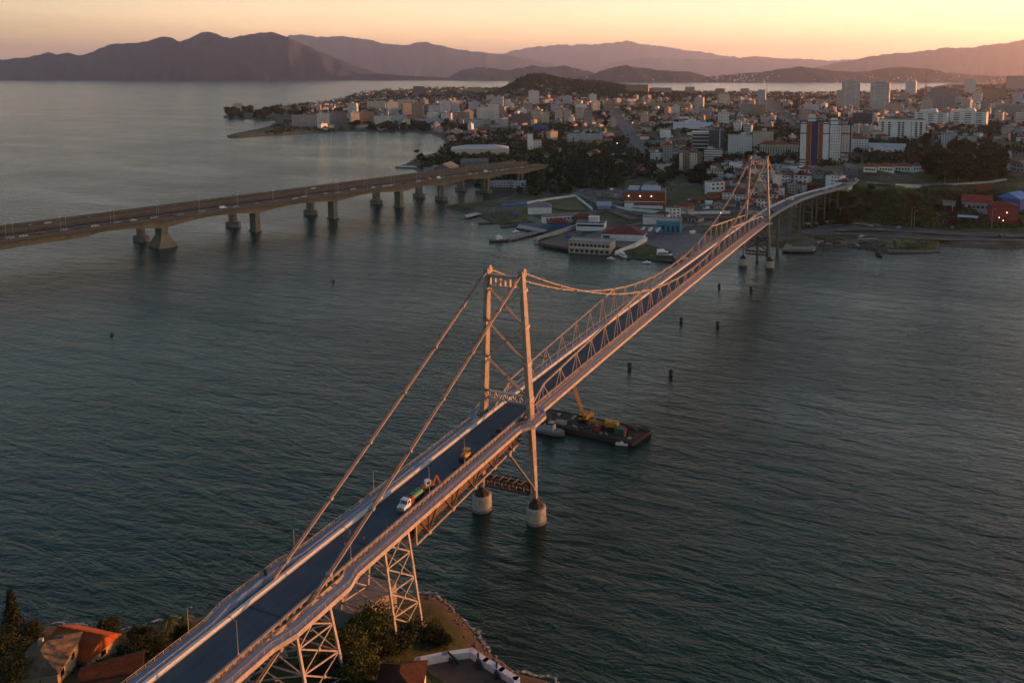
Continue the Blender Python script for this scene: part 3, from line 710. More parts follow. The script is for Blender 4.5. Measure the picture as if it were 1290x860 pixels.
# approach viaduct: braced four-legged steel bents under plate girders
m = MB()
for y in (-4.3, -1.4, 1.4, 4.3): m.bar((-190, y, dz(-190) - 1.25), (-52.5, y, dz(-52.5) - 1.25), .35, 1.7)
for x in np.arange(-188, -52, 4): m.bar((x, -8.1, dz(x) - .75), (x, 8.1, dz(x) - .75), .3, .7)
m.build('plate_girders', STEEL2, bridge)
def bent(xa, xb):
    xm = (xa + xb)/2; root = MB(); f = MB()
    zt = dz(xm) - 2.1; gl = {}
    for x in (xa, xb):
        for s in (1, -1):
            xf = xm + (x - xm)*1.12; yf = s*8.0; zg = gz(xf, yf, BVI) - .3; gl[(x, s)] = (Vector((x, s*4.9, zt)), Vector((xf, yf, zg)))
            m = MB(); m.bar((x, s*4.9, zt), (xf, yf, zg), .5, .5, up=(1, 0, 0)); lg = m.build('viaduct_leg', STEEL2, bridge)
            m = MB(); m.lathe((xf, yf, zg - 1), [(1.0, 0), (1.0, 1.2), (.75, 1.8), (.5, 1.85)], 10); m.build('footing', CONC, lg)
    b = MB(); cs = [(xa, 1), (xb, 1), (xb, -1), (xa, -1)]
    zlow = min(v[1].z for v in gl.values()); n = max(2, round((zt - zlow)/7.0))
    for i in range(4):
        A, B = gl[cs[i]], gl[cs[(i + 1) % 4]]
        for k in range(n):
            f0, f1 = k/n, (k + 1)/n
            a0, a1, b0, b1 = A[0].lerp(A[1], f0), A[0].lerp(A[1], f1), B[0].lerp(B[1], f0), B[0].lerp(B[1], f1)
            b.bar(a0, b1, .16, .26); b.bar(b0, a1, .16, .26)
            b.bar(a0, b0, .2, .3); c = (a0 + b1 + b0 + a1)/4; b.box(c, (.5, .5, .6))
        b.bar(A[0].lerp(A[1], .97), B[0].lerp(B[1], .97), .2, .3)
    b.bar((xa - .6, -5.2, zt + .2), (xa - .6, 5.2, zt + .2), .5, .5); b.bar((xb + .6, -5.2, zt + .2), (xb + .6, 5.2, zt + .2), .5, .5)
    b.build('viaduct_bracing', STEEL2, bridge)
bent(-63.6, -55.2); bent(-90.4, -81.4); bent(-117.5, -108.5); bent(-145, -136)
m = MB(); m.box((-58, 6.0, 3.5), (13, 9, 12)); m.box((-64.5, 6.5, 2.0), (3, 10, 10)); m.box((-52.3, 5, 1.2), (3, 6, 5)); m.build('anchor_block', CONCD, bridge)
m = MB(); m.box((-119, 0, 7), (14, 16, 16)); m.build('anchor_block', CONCD, bridge)
# far approach: concrete and steel piers under the curved deck
def far_pier(i, style):
    x, y, z = ST_FAR[i]; a = ST_FAR[max(i - 1, 0)]; b = ST_FAR[min(i + 1, 69)]; h = math.atan2(b[1] - a[1], b[0] - a[0]); g = max(gz(x, y), -3) - 1
    m = MB(); n_ = Vector((-math.sin(h), math.cos(h), 0))
    for s in (1, -1):
        q = Vector((x, y, 0)) + n_*(3.6*s)
        m.box((q.x, q.y, (g + z - 1.6)/2), (1.5 if style else .9, 1.5 if style else .9, z - 1.6 - g), h)
    m.box((x, y, z - 2.0), (1.9, 10.2, 1.3), h); m.box((x, y, (g + z)/2), (.7, 6.4, .8), h)
    m.build('concrete_pier', PIERD, bridge)
for i, sty in ((5, 1), (13, 1), (21, 0), (29, 1), (37, 0), (44, 0), (51, 0)): far_pier(i, sty)
m = MB(); strip(m, ST_FAR, -4.6, 4.6, -.36, -1.5); strip(m, ST_FAR, -5.9, 5.9, -.3, -.75); m.build('plate_girders', CONCD, bridge)

# street lamps of the bridge
LAMPM = worn('galvanised_lamp_steel', (.30, .31, .32), .15, 1.0, .45, .6)
def lamp_proto():
    r = empty('street_lamp', (0, 0, 0))
    m = MB(); m.tube((0, 0, 0), (0, 0, 6.6), .10, 8, .06); m.lathe((0, 0, 0), [(.2, 0), (.2, .35), (.12, .5)], 8); m.tube((0, 0, 6.55), (0, 1.5, 6.9), .05, 6); m.build('pole', LAMPM, r)
    m = MB(); m.box((0, 1.75, 6.92), (.28, .75, .14)); m.build('lamp_head', LAMPM, r)
    return r
LAMP = lamp_proto(); first = True
for x, s, lab in [(-103.4, -1, 'slim grey street lamp on the inner barrier, nearest to the viewer of that row'), (-74, -1, 'slim grey street lamp on the inner barrier below the near backstay'),
        (-46, -1, 'slim grey street lamp on the bridge beside the white truck cab'), (-30.5, -1, 'slim grey street lamp on the bridge just before the yellow roller'),
        (-102.3, 1, 'grey street lamp on the seaward railing above the palms and beach'), (-76, 1, 'grey street lamp on the seaward railing by the farther backstay'), (-50, 1, 'grey street lamp on the seaward railing opposite the truck')]:
    o = LAMP if first else copy_tree(LAMP); first = False
    o.location = (x, 8.35 if s > 0 else -4.84, dz(x) + (.2 if s > 0 else .9)); o.rotation_euler = (0, 0, 0 if s < 0 else math.pi)
    if s > 0: o.scale = (1, .6, .85)
    tag(o, lab, 'street lamp', 'street lamps on the suspension bridge')
# ================================================================== THE TWO CONCRETE ROAD BRIDGES
OLIVE = worn('lichen_concrete', (.19, .175, .125), .4, .15, .85, 0, .3, (.11, .095, .06))
BROWNP = worn('brown_parapet_concrete', (.125, .105, .085), .35, .2, .85)
REDDK = worn('reddish_bridge_deck', (.075, .056, .052), .3, .2, .85)
A0 = Vector((233, 431, 0)); BD = Vector((.97134, -.23769, 0)); BN = Vector((.23769, .97134, 0)); BH = math.atan2(BD.y, BD.x); ZB = 22.6
def bp(s, n, z): return A0 + BD*s + BN*n + Vector((0, 0, z))
def road_bridge(n0, label, first):
    r = empty('road_bridge', (0, 0, 0), 0, label, 'bridge')
    S = np.arange(-520, 446, 6.0)
    piers = [-200, -125, 0, 75, 150, 225, 280] + ([345, 400] if first else [340, 395])
    def depth_(s):
        dd = min(abs(s - p) for p in piers); mx = 8.4 if abs(s) < 40 and first else 7.2
        return 4.3 + (mx - 4.3)*max(0, 1 - dd/34)**1.5 + (1.8 if s < -50 else 0)
    def sheet(ya, yb, zt, zb):
        V = []; n = len(S)
        for s in S:
            b = zb(s) if callable(zb) else zb
            for yy, zz in ((ya, b), (yb, b), (yb, zt), (ya, zt)): V.append(bp(s, n0 + yy, ZB + zz))
        F = []
        for i in range(n - 1):
            for k in range(4): F.append((i*4 + k, i*4 + (k+1) % 4, i*4 + 4 + (k+1) % 4, i*4 + 4 + k))
        F += [(3, 2, 1, 0), (n*4 - 4, n*4 - 3, n*4 - 2, n*4 - 1)]
        return V, F
    m = MB(); m.add(*sheet(-8.6, 8.6, 0, -.6)); m.build('roadway', ASPH if first else REDDK, r)
    m = MB(); m.add(*sheet(-5.2, 5.2, -.62, lambda s: -depth_(s))); m.build('girder', OLIVE, r)
    for a in (-1, 1):
        m = MB(); m.add(*sheet(a*8.6 - .2, a*8.6 + .2, 1.0 if first else 2.2, -1.5)); m.build('parapet', (BROWNP if a < 0 or not first else REDDK), r)
    m = MB(); m.add(*sheet(-.25, .25, .75, .0)); m.build('median', BROWNP, r)
    if first:
        m = MB()
        for y in (-4.6, 4.6):
            m = MB(); m.bar(bp(-300, n0 + y, ZB + .02), bp(440, n0 + y, ZB + .02), .2, .03); m.build('lane_marking', PAINT, r)
    for p in piers:
        g = -5 if p < 250 else -2
        m = MB()
        c = bp(p, n0, 0)
        if first and p in (0,):
            V = []
            for z, hx, hy in ((-5, 7.0, 9.5), (0.3, 6.8, 9.2), (9, 2.6, 5.0), (16, 2.2, 5.0)):
                for i, j in ((-1, -1), (1, -1), (1, 1), (-1, 1)): V.append(c + BD*(i*hx) + BN*(j*hy) + Vector((0, 0, z)))
            F = [(k + i*4, (k+1) % 4 + i*4, (k+1) % 4 + 4 + i*4, k + 4 + i*4) for i in range(3) for k in range(4)] + [(12, 13, 14, 15)]
            m.add(V, F); m.box((c.x, c.y, 16.6), (7, 12, 1.2), BH)
        elif first and p < 270:
            m.box((c.x, c.y, (g + 18.2)/2), (4.2, 8.6, 18.2 - g), BH); m.box((c.x, c.y, 17.6), (5, 11, 1.4), BH); m.box((c.x, c.y, -1.2), (6.0, 10.4, 4.2), BH)
        else:
            for j in (-3.1, 3.1):
                q = c + BN*j; m.bar((q.x, q.y, g), (q.x, q.y, ZB - 3.0), 3.0, 2.2, up=BN)
            m.box((c.x, c.y, ZB - 4.2), (3.4, 10, 1.6), BH)
            m.prism([(c + BD*(5.2*math.cos(t) - 0) + BN*(8.2*math.sin(t))).to_tuple()[:2] for t in np.linspace(0, 2*math.pi, 9)[:-1]], g, 3.6)
        m.build('pier', OLIVE if first else CONCD, r)
    return r
road_bridge(0, 'nearer of two long concrete road bridges, carrying a stream of cars on heavy piers', True)
road_bridge(34.5, 'farther concrete road bridge with dark reddish parapets behind the bridge of cars', False)

# lamp posts of the road bridges
r = empty('lamp_post', (0, 0, 0)); m = MB(); m.tube((0, 0, 0), (0, 0, 11), .17, 6, .1); m.build('pole', LAMPM, r)
m = MB(); m.bar((-1.9, 0, 11.1), (1.9, 0, 11.1), .14, .14); m.box((-2.1, 0, 11.1), (1.1, .34, .2)); m.box((2.1, 0, 11.1), (1.1, .34, .2)); m.build('lamp_head', LAMPM, r)
LPOST = r; first = True
nth = ['first', 'second', 'third', 'fourth', 'fifth', 'sixth', 'seventh', 'eighth', 'ninth', 'tenth', 'eleventh', 'twelfth', 'thirteenth', 'fourteenth', 'fifteenth', 'sixteenth', 'seventeenth', 'eighteenth', 'nineteenth', 'twentieth', '21st', '22nd', '23rd', '24th', '25th', '26th', '27th', '28th', '29th', '30th']
for row, (n0, s0, st) in enumerate(((-7.9, -101, 31.5), (8.0, -92, 31.5))):
    for i in range(17):
        o = LPOST if first else copy_tree(LPOST); first = False
        o.location = bp(s0 + st*i, n0, ZB); o.rotation_euler = (0, 0, BH + math.pi/2)
        tag(o, 'grey lamp post on %s edge of the nearer road bridge, %s from left' % ('near' if row == 0 else 'far', nth[i]), 'lamp post', 'lamp posts along the road bridge')

# ------------------------------------------------------------------ cars
GLASS = NT('dark_glass').done((.012, .014, .018), .08, 0, .6)
TYRE = NT('tyre_rubber').done((.015, .015, .016), .8)
def paint(name, c): return MATS.setdefault(name, NT(name).done(c, .28, .0, .6))
CARC = {'white': (.70, .70, .69), 'silver': (.42, .43, .44), 'dark grey': (.06, .065, .07), 'black': (.015, .015, .017), 'red': (.35, .02, .015), 'blue': (.03, .07, .22), 'orange': (.6, .16, .02)}  # orange paint carries the glow of one lit bus
HEADL = glow('head_lamp', (1, .85, .6), 6.0); TAILL = glow('tail_lamp', (1, .06, .02), 2.0)
def extrude(prof, y0, y1, m, mi=0, inset=0.0, zt=None):
    n = len(prof); P = [(x, y0, z) for x, z in prof] + [(x, y1, z) for x, z in prof]
    m.add(P, [tuple(range(n)), tuple(range(2*n - 1, n - 1, -1))] + [(i, n + i, n + (i+1) % n, (i+1) % n) for i in range(n)], mi)
def make_car(colname, kind):
    r = empty('car' if kind != 'van' else 'van', (0, 0, 0)); b = MB(); g = MB(); mt = paint(colname + ' car paint', CARC[colname])
    if kind == 'sedan': body = [(-2.2, .3), (2.2, .3), (2.22, .62), (2.0, .82), (1.1, .92), (-1.35, .95), (-2.1, .9), (-2.22, .6)]; cab = [(1.0, .9), (.35, 1.42), (-.95, 1.42), (-1.55, .93)]
    elif kind == 'hatch': body = [(-1.85, .3), (1.95, .3), (1.97, .65), (1.75, .86), (1.0, .95), (-1.75, .98), (-1.87, .6)]; cab = [(.95, .93), (.35, 1.48), (-1.3, 1.48), (-1.75, .96)]
    else: body = [(-2.5, .35), (2.5, .35), (2.55, .8), (2.3, 1.15), (1.9, 1.2), (1.35, 2.0), (1.1, 2.1), (-2.5, 2.1)]; cab = [(1.95, 1.25), (1.42, 1.92), (.5, 1.92), (.5, 1.25)]
    w = .85 if kind != 'van' else .98
    extrude(body, -w, w, b)
    if kind != 'van': extrude([(x*.98, z) for x, z in cab], -.68, .68, g); b.box(((cab[1][0] + cab[2][0])/2, 0, cab[1][1] + .015), (cab[1][0] - cab[2][0] + .05, 1.3, .05)); 
    else: extrude(cab, -w - .01, w + .01, g)
    b.build('body', mt, r); g.build('windows', GLASS, r)
    for x in (-1.35, 1.35):
        for y in (-1, 1):
            m = MB(); m.tube((x, y*(w - .2), .32), (x, y*(w + .02), .32), .32, 10); m.build('wheel', TYRE, r)
    return r
protos = {}
def place_car(col, kind, loc, rz, label, group):
    k = (col, kind)
    if k not in protos: o = protos[k] = make_car(col, kind)
    else: o = copy_tree(protos[k])
    o.location = loc; o.rotation_euler = (0, 0, rz); o.scale = (1.08,)*3
    return tag(o, label, 'van' if kind == 'van' else 'car', group)
CARS = [(13, 299.5, 'silver'), (30, 297.5, 'white'), (51, 293.5, 'red'), (81, 289.5, 'silver'), (120, 284.5, 'white'), (148, 280, 'silver'), (168, 277.5, 'white'), (194, 274, 'silver'), (228, 270.5, 'silver'), (255, 266, 'silver'),
        (281, 262, 'white', 'van'), (298, 261, 'white'), (325, 257.5, 'silver'), (372, 250, 'white'), (383, 247.5, 'white'), (410, 244, 'silver'), (426, 243, 'silver'), (445, 238.5, 'white'), (470, 236, 'white'), (485, 234.5, 'white'), (492, 233.5, 'white'),
        (510, 230.5, 'dark grey'), (527, 228.2, 'white'), (542, 226, 'orange', 'van'), (553, 224.5, 'white', 'van'), (572, 222, 'silver'), (592, 219, 'white'), (600, 218.4, 'silver'), (612, 216.4, 'white', 'van'), (618, 216.2, 'silver'), (625, 214.6, 'silver'), (633, 214.2, 'white'), (640, 213.4, 'white'),  # the orange van has its light put into the body colour
        (650, 211.8, 'silver'), (658, 210.9, 'white'), (100, 286.5, 'dark grey'), (215, 271.8, 'black'), (270, 264.2, 'dark grey'), (345, 254, 'red'), (460, 236.4, 'black')]
DARKC = ['black', 'dark grey', 'blue']
for i, c in enumerate(CARS):
    p = onz(c[0], c[1], ZB + .6); kind = c[3] if len(c) > 3 else ('hatch' if i % 3 == 0 else 'sedan')
    nn = (p - A0).dot(BN); s = (p - A0).dot(BD); nn = max(-6.6, min(6.6, nn)); rev = 0 if nn < 0 else math.pi
    L_, = [c[2]]
    place_car(c[2], kind, bp(s, nn, ZB), BH + rev, '%s %s on the nearer road bridge, %s from the left' % (c[2], 'van' if kind == 'van' else 'car', nth[sum(1 for d in CARS if d[0] < c[0])] if sum(1 for d in CARS if d[0] < c[0]) < 30 else '%dth' % (1 + sum(1 for d in CARS if d[0] < c[0]))), 'cars crossing the road bridge')
for i, (x, y, col) in enumerate([(38, 284.5, 'white'), (57, 281.2, 'white'), (110, 274.6, 'silver'), (153, 270.6, 'white'), (250, 258.6, 'silver'), (396, 239, 'white'), (603, 212, 'white')]):
    p = onz(x, y, ZB + .7); s = (p - A0).dot(BD)
    place_car(col, 'van' if i in (1, 5) else 'sedan', bp(s, 29 if i % 2 else 32, ZB), BH, '%s %s on the farther road bridge, %s from the left' % (col, 'van' if i in (1, 5) else 'car', nth[i]), 'cars crossing the farther road bridge')

# ------------------------------------------------------------------ things in the strait
TIMBER = worn('wet_timber', (.045, .038, .032), .4, 1.5, .7)
pl = None
for i, (x, y, lab) in enumerate([(127.9, 10.7, 'dark stump of a pile in the water, nearest one left of the bridge reflection'), (126.6, -9.1, 'dark pile stump in open water, nearest and lowest of those right of the bridge'), (201.7, 9.9, 'dark pile stump standing in the water just right of the truss middle'),
        (202.4, -9.8, 'dark pile stump in open water, middle one of the outer row'), (276.8, 9.1, 'dark pile stump nearest the far deck, inner row'), (278.7, -10.1, 'dark pile stump in open water in front of the far tower')]):
    r = empty('mooring_pile', (x, y, 0), 0, lab, 'pile', 'pile stumps beside the bridge')
    m = MB(); m.lathe((0, 0, 0), [(.85, -3), (.8, 1.6), (.7, 2.3), (.4, 2.4)], 10); m.build('post', TIMBER, r)
    m = MB(); m.lathe((0, 0, 0), [(1.1, 1.2), (1.1, 1.75)], 10); m.build('collar', RUST, r)
for x, y, lab in [(71.7, 267.7, 'lone dark buoy on the open water left of the bridge'), (197.6, 237.5, 'small dark buoy far out between the two bridges')]:
    r = empty('buoy', (x, y, 0), 0, lab, 'buoy')
    m = MB(); m.lathe((0, 0, 0), [(.5, -1), (.9, -.2), (.9, .3), (.6, .6), (.25, 1.3), (.15, 1.4)], 12); m.build('float', TIMBER, r)
    m = MB(); m.lathe((0, 0, 0), [(.1, 1.3), (.1, 1.6), (.2, 1.65), (.2, 1.8)], 8); m.build('lantern', RUST, r)

def hull(m, L, W, h, z0=-.6, mi=0, bowf=.35, n=9, flare=1.12):
    """boat hull along +X, bow at +L/2"""
    P = []; rings = []
    for i in range(n):
        f = i/(n - 1); x = -L/2 + L*f; w = W/2*(1 if f < 1 - bowf else math.cos((f - (1 - bowf))/bowf*math.pi/2)**.75) + .02
        zz = h*(1 + .35*max(0, (f - .55)/.45)**2)
        rings.append([(x, -w*.55, z0), (x, -w, z0 + (zz - z0)*.5), (x, -w*flare, zz), (x, w*flare, zz), (x, w, z0 + (zz - z0)*.5), (x, w*.55, z0)])
    for r_ in rings: P += r_
    F = [(i*6 + k, i*6 + 6 + k, i*6 + 6 + (k+1) % 6, i*6 + (k+1) % 6) for i in range(n - 1) for k in range(6)]
    F += [(0, 1, 2, 3, 4, 5), tuple(reversed(range((n-1)*6, n*6)))]
    m.add(P, F, mi)
BOATW = NT('white_gelcoat').done((.72, .72, .72), .25); BOATG = worn('grey_boat_paint', (.16, .17, .19), .3, .8, .5)
def motor_boat(loc, L, rz, label, fly=True):
    r = empty('motor_boat', loc, rz, label, 'boat', 'boats at the marina')
    m = MB(); hull(m, L, L*.27, L*.09); m.build('hull', BOATW, r)
    d = L*.09
    m = MB(); extrude([(-L*.25, d), (L*.24, d), (L*.12, d + L*.10), (-L*.22, d + L*.10)], -L*.10, L*.10, m); c = m.build('cabin', BOATW, r)
    m = MB(); extrude([(-L*.2, d + L*.035), (L*.21, d + L*.035), (L*.155, d + L*.078), (-L*.2, d + L*.078)], -L*.103, L*.103, m); m.build('window_band', GLASS, c)
    m = MB(); m.box((-L*.1, 0, d + L*.155), (L*.26, L*.2, L*.012)); 
    for x, y in ((-.2, -.08), (-.2, .08), (0, -.08), (0, .08)): m.tube((x*L, y*L, d + L*.09), (x*L, y*L, d + L*.155), L*.006, 5)
    m.build('sun_roof', BOATW, r)
    m = MB(); m.tube((-L*.12, 0, d + L*.16), (-L*.15, 0, d + L*.28), L*.006, 5); m.bar((-L*.14, -L*.05, d + L*.22), (-L*.14, L*.05, d + L*.22), .1, .1); m.build('mast', LAMPM, r)
    return r
WPT = onz(836, 322, 1.5)
motor_boat((WPT.x, WPT.y, .5), 21, face(WPT, 5), 'long white motor yacht at the marina quay, largest of the boats there')
WPT = onz(785, 322, 1); motor_boat((WPT.x, WPT.y, .3), 12, face(WPT, -62), 'white motor boat moored by the white quay building')
WPT = onz(805, 322, 1); motor_boat((WPT.x, WPT.y, .3), 8, face(WPT, -70), 'small white boat between the motor boat and the long yacht')
WPT = onz(628, 303, .5)
r = empty('patrol_boat', (WPT.x, WPT.y, 0), face(WPT, 188), 'grey patrol boat moored at the end of the jetty', 'boat')
m = MB(); hull(m, 15, 4.4, 1.7); m.build('hull', BOATG, r); m = MB(); m.box((-.5, 0, 2.6), (5, 2.8, 2.0)); m.box((-.2, 0, 4.1), (2.6, 2.2, 1.2)); m.build('wheelhouse', BOATW, r)
m = MB(); m.tube((-1, 0, 4.6), (-1.2, 0, 9), .08, 6); m.bar((-1.1, -.9, 6.6), (-1.1, .9, 6.6), .1, .1); m.build('mast', LAMPM, r)
WPT = onz(1108, 322, .3)
r = empty('fishing_boat', (WPT.x, WPT.y, 0), face(WPT, -65), 'small dark boat by the rocks of the right shore', 'boat')
m = MB(); hull(m, 8.5, 2.8, 1.0); m.build('hull', worn('black_hull', (.02, .02, .023), .3), r); m = MB(); m.box((-1.4, 0, 1.6), (2.4, 1.8, 1.5)); m.build('cabin', TIMBER, r)

# barge with crane
YEL = worn('crane_yellow', (.46, .25, .025), .35, .6, .5, 0, .4, (.25, .12, .02))
GREENP = worn('green_paint', (.015, .10, .05), .3, .8, .5); REDP = worn('red_paint', (.35, .035, .02), .3, .8, .5)
r = empty('barge', (63.2, 2.5, 0), rad(-3), 'flat rusty work barge moored under the bridge by the near tower', 'barge')
m = MB(); m.prism([(-6.4, -21), (6.2, -23), (6.6, 20), (-6.0, 21)], -1, 1.3); m.build('hull', worn('rusty_hull', (.05, .03, .024), .5, .4, .85), r)
m = MB(); m.prism([(-5.9, -20), (5.7, -22), (6.1, 19), (-5.5, 20)], 1.3, 1.42); m.build('deck', worn('barge_deck', (.075, .055, .045), .45, .35, .9), r)
m = MB()
for y in np.arange(-20, 19, 4.5): m.tube((-6.1, y, 1.3), (-6.1, y, 1.9), .22, 8); m.tube((6.0, y, 1.3), (6.0, y, 1.9), .22, 8)
m.build('bollard', RUST, r); m = MB(); m.bar((-6.25, -20.5, 1.55), (-5.9, 20.4, 1.55), .18, .35); m.bar((6.05, -22, 1.55), (6.4, 19.4, 1.55), .18, .35); m.build('coaming', RUST, r)
def crane(loc, rz, boom_to, label, low=False):
    r = empty('crawler_crane', loc, rz, label, 'crane')
    for y in (-1.6, 1.6):
        m = MB(); extrude([(-2.6, .35), (-2.2, 0), (2.2, 0), (2.6, .35), (2.6, .75), (2.2, 1.1), (-2.2, 1.1), (-2.6, .75)], y - .38, y + .38, m); m.build('crawler_track', TYRE, r)
    m = MB(); m.box((-.9, 0, 2.15), (4.6, 2.8, 1.7)); m.lathe((0, 0, 0), [(1.0, .9), (1.0, 1.35)], 14); m.box((-2.9, 0, 2.0), (1.0, 3.0, 1.9)); m.build('machine_house', YEL, r)
    m = MB(); extrude([(.9, 1.35), (2.2, 1.35), (2.35, 2.3), (2.0, 3.2), (.9, 3.2)], -1.45, -.2, m); cb = m.build('cab', YEL, r); m = MB(); m.box((1.55, -.82, 2.6), (1.56, 1.3, .75)); m.build('window', GLASS, cb)
    b = Vector(boom_to); a = Vector((1.3, .3, 1.9)); d = (b - a).normalized(); s = d.cross(Vector((0, 0, 1))).normalized(); u = s.cross(d); m = MB()
    n = 12; cs = [(s*i + u*j)*.42 for i, j in ((-1, -1), (1, -1), (1, 1), (-1, 1))]
    tp = lambda f: min(1, .35 + f*4, .35 + (1 - f)*4)
    for c in cs:
        for i in range(n): m.bar(a.lerp(b, i/n) + c*tp(i/n), a.lerp(b, (i+1)/n) + c*tp((i+1)/n), .15)
    for i in range(n):
        for k in range(4): m.bar(a.lerp(b, i/n) + cs[k]*tp(i/n), a.lerp(b, (i+1)/n) + cs[(k+1) % 4]*tp((i+1)/n), .1)
    m.build('boom', YEL, r)
    m = MB(); m.tube((-2.6, 0, 3.0), tuple(b), .04, 4); m.bar((-1.6, -.8, 2.9), (-2.6, 0, 4.4), .15); m.bar((-1.6, .8, 2.9), (-2.6, 0, 4.4), .15); m.build('stay_cables', TYRE, r)
    return r
crane((65.8, 4.5, 1.42), rad(170), (6.5, -1.0, 16.5), 'yellow crane with its boom raised beneath the bridge deck, on the barge')
crane((63.2, -6.2, 1.42), rad(95), (7.5, .6, 2.6), 'yellow crane with boom lowered, right of the raised crane on the barge')
r = empty('container', (61, -11.2, 1.42), rad(4), 'green equipment box with a red end on the barge deck', 'container')
m = MB(); m.box((0, 0, 1.1), (2.4, 3.4, 2.2)); m.build('box', GREENP, r); m = MB(); m.box((0, -2.0, .9), (2.3, .55, 1.8)); m.build('end_panel', REDP, r); m = MB(); m.box((0, 0, 2.25), (2.5, 3.5, .1)); m.build('lid', GREENP, r)
for i, (x, y, sx, sy, sz, mt, lab) in enumerate([(66.5, -14, 3, 2.2, 1.4, RUST, 'rusty steel crate near the right end of the barge'), (60.5, 12, 2.4, 4, 1.2, CONC, 'pale crate on the barge beside the tug'), (60.0, -3, 1.4, 2.2, 1.8, REDP, 'red machine box at the front edge of the barge deck'), (66.8, -18, 2.2, 2.8, 1.0, TIMBER, 'dark crate at the far right corner of the barge')]):
    r = empty('crate', (x, y, 1.42), .1*i, lab, 'crate'); m = MB(); m.box((0, 0, sz/2), (sx, sy, sz)); m.build('box', mt, r)
    m = MB()
    for q in (-.3, .3): m.box((sx*q, 0, sz/2), (.14, sy + .12, sz + .1))
    m.build('batten', RUST, r)
r = empty('tugboat', (54.6, 13.6, 0), rad(-92), 'small grey tug lying against the barge beneath the bridge', 'boat')
m = MB(); hull(m, 12, 4.2, 1.4); m.build('hull', BOATG, r); m = MB(); m.box((-.3, 0, 2.3), (4.2, 2.6, 1.9)); m.box((.6, 0, 3.8), (2.0, 2.0, 1.3)); c = m.build('wheelhouse', worn('pale_grey_paint', (.33, .33, .34), .3), r)
m = MB(); m.box((.6, 0, 3.95), (2.06, 2.06, .55)); m.build('window_band', GLASS, c); m = MB(); m.tube((-1.4, 0, 3.2), (-1.4, 0, 5.0), .3, 8); m.build('funnel', TYRE, r); m = MB(); m.tube((.2, 0, 4.4), (.2, 0, 7.4), .07, 6); m.build('mast', LAMPM, r)
r = empty('work_boat', (56.2, -14.5, 0), rad(-80), 'small white boat alongside the right part of the barge', 'boat')
m = MB(); hull(m, 5.2, 1.9, .7); m.build('hull', BOATW, r); m = MB(); m.box((-.5, 0, .9), (1.2, .9, .7)); m.build('console', BOATW, r)

# ------------------------------------------------------------------ vehicles at work on the deck
def wheels(r, xs, w, rr):
    for x in xs:
        for y in (-1, 1):
            m = MB(); m.tube((x, y*(w - .35), rr), (x, y*w, rr), rr, 12); wl = m.build('wheel', TYRE, r); m = MB(); m.tube((x, y*w, rr), (x, y*(w + .02), rr), rr*.5, 8); m.build('rim', LAMPM, wl)
TW = paint('white truck paint', (.68, .70, .72)); TG = worn('green_tank_paint', (.012, .13, .07), .25, .8, .4); TR = worn('dark_red_paint', (.20, .02, .018), .3, .8, .5)
r = empty('truck', (-50.4, -2.9, dz(-50)), math.pi, 'white bonneted truck with dark red headboard and green tank, on the bridge deck', 'truck')
m = MB(); m.box((-.6, 0, .85), (9.6, .9, .35)); m.build('chassis', TYRE, r)
m = MB(); extrude([(2.6, .75), (5.2, .75), (5.3, 1.35), (5.1, 1.75), (3.95, 1.95), (3.5, 2.85), (3.3, 2.95), (2.0, 2.95), (2.0, .75)], -1.2, 1.2, m); cb = m.build('cab', TW, r)
m = MB(); m.add([(3.98, -1.05, 2.0), (3.98, 1.05, 2.0), (3.58, .98, 2.78), (3.58, -.98, 2.78)], [(0, 1, 2, 3)]); m.box((2.9, 0, 2.35), (.9, 2.43, .7)); m.build('windscreen', GLASS, cb)
m = MB(); m.box((5.25, 0, .72), (.3, 2.3, .4)); m.box((5.32, 0, 1.3), (.06, 1.1, .55)); m.build('bumper', LAMPM, cb)
for y in (-.9, .9):
    m = MB(); m.box((5.3, y, 1.2), (.1, .35, .28)); m.build('headlight', LAMPM, cb); m = MB(); m.box((3.7, y*1.6, 2.3), (.1, .25, .5)); m.build('mirror', TYRE, cb)
m = MB(); m.box((1.2, 0, 1.9), (1.1, 2.5, 2.0)); m.box((1.2, .95, 3.0), (.9, .5, .5)); m.build('headboard', TR, r)
m = MB()
prof = [(1.15*math.cos(t), 2.15 + .95*math.sin(t)) for t in np.linspace(0, 2*math.pi, 17)[:-1]]
P = [(x, y, z) for x in (-4.2, .45) for y, z in prof]; m.add(P, [tuple(range(16)), tuple(range(31, 15, -1))] + [(i, 16 + i, 16 + (i+1) % 16, (i+1) % 16) for i in range(16)])
tk = m.build('tank', TG, r); m = MB(); m.lathe((-1.8, 0, 3.05), [(.35, 0), (.35, .25)], 10); m.build('hatch', TG, tk)
m = MB(); m.box((-4.6, 0, 1.5), (.6, 2.3, 1.2)); m.build('tail_frame', TYRE, r)
wheels(r, (4.1, -2.2, -3.5), 1.2, .52); r.scale = (.80, .86, .86)
BRN = worn('brown_machine_paint', (.30, .13, .04), .35, .8, .5)
r = empty('backhoe_loader', (-43.6, -2.5, dz(-44)), rad(150), 'brown and white digger right behind the green tank truck', 'digger')
m = MB(); m.box((0, 0, 1.15), (3.6, 1.5, 1.0)); m.box((-1.6, 0, 1.5), (1.2, 1.7, 1.1)); m.build('body', BRN, r)
m = MB(); extrude([(-.9, 1.6), (.7, 1.6), (.5, 3.0), (-.9, 3.0)], -.75, .75, m); cb = m.build('cab', BOATW, r); m = MB(); m.box((-.15, 0, 2.35), (1.1, 1.53, .8)); m.build('window', GLASS, cb)
m = MB(); m.bar((-1.9, .3, 1.7), (-3.1, .3, 3.6), .35, .45); m.bar((-3.1, .3, 3.6), (-3.9, .3, 1.7), .3, .4); m.box((-3.9, .3, 1.2), (.7, .9, .8)); m.build('arm', BRN, r)
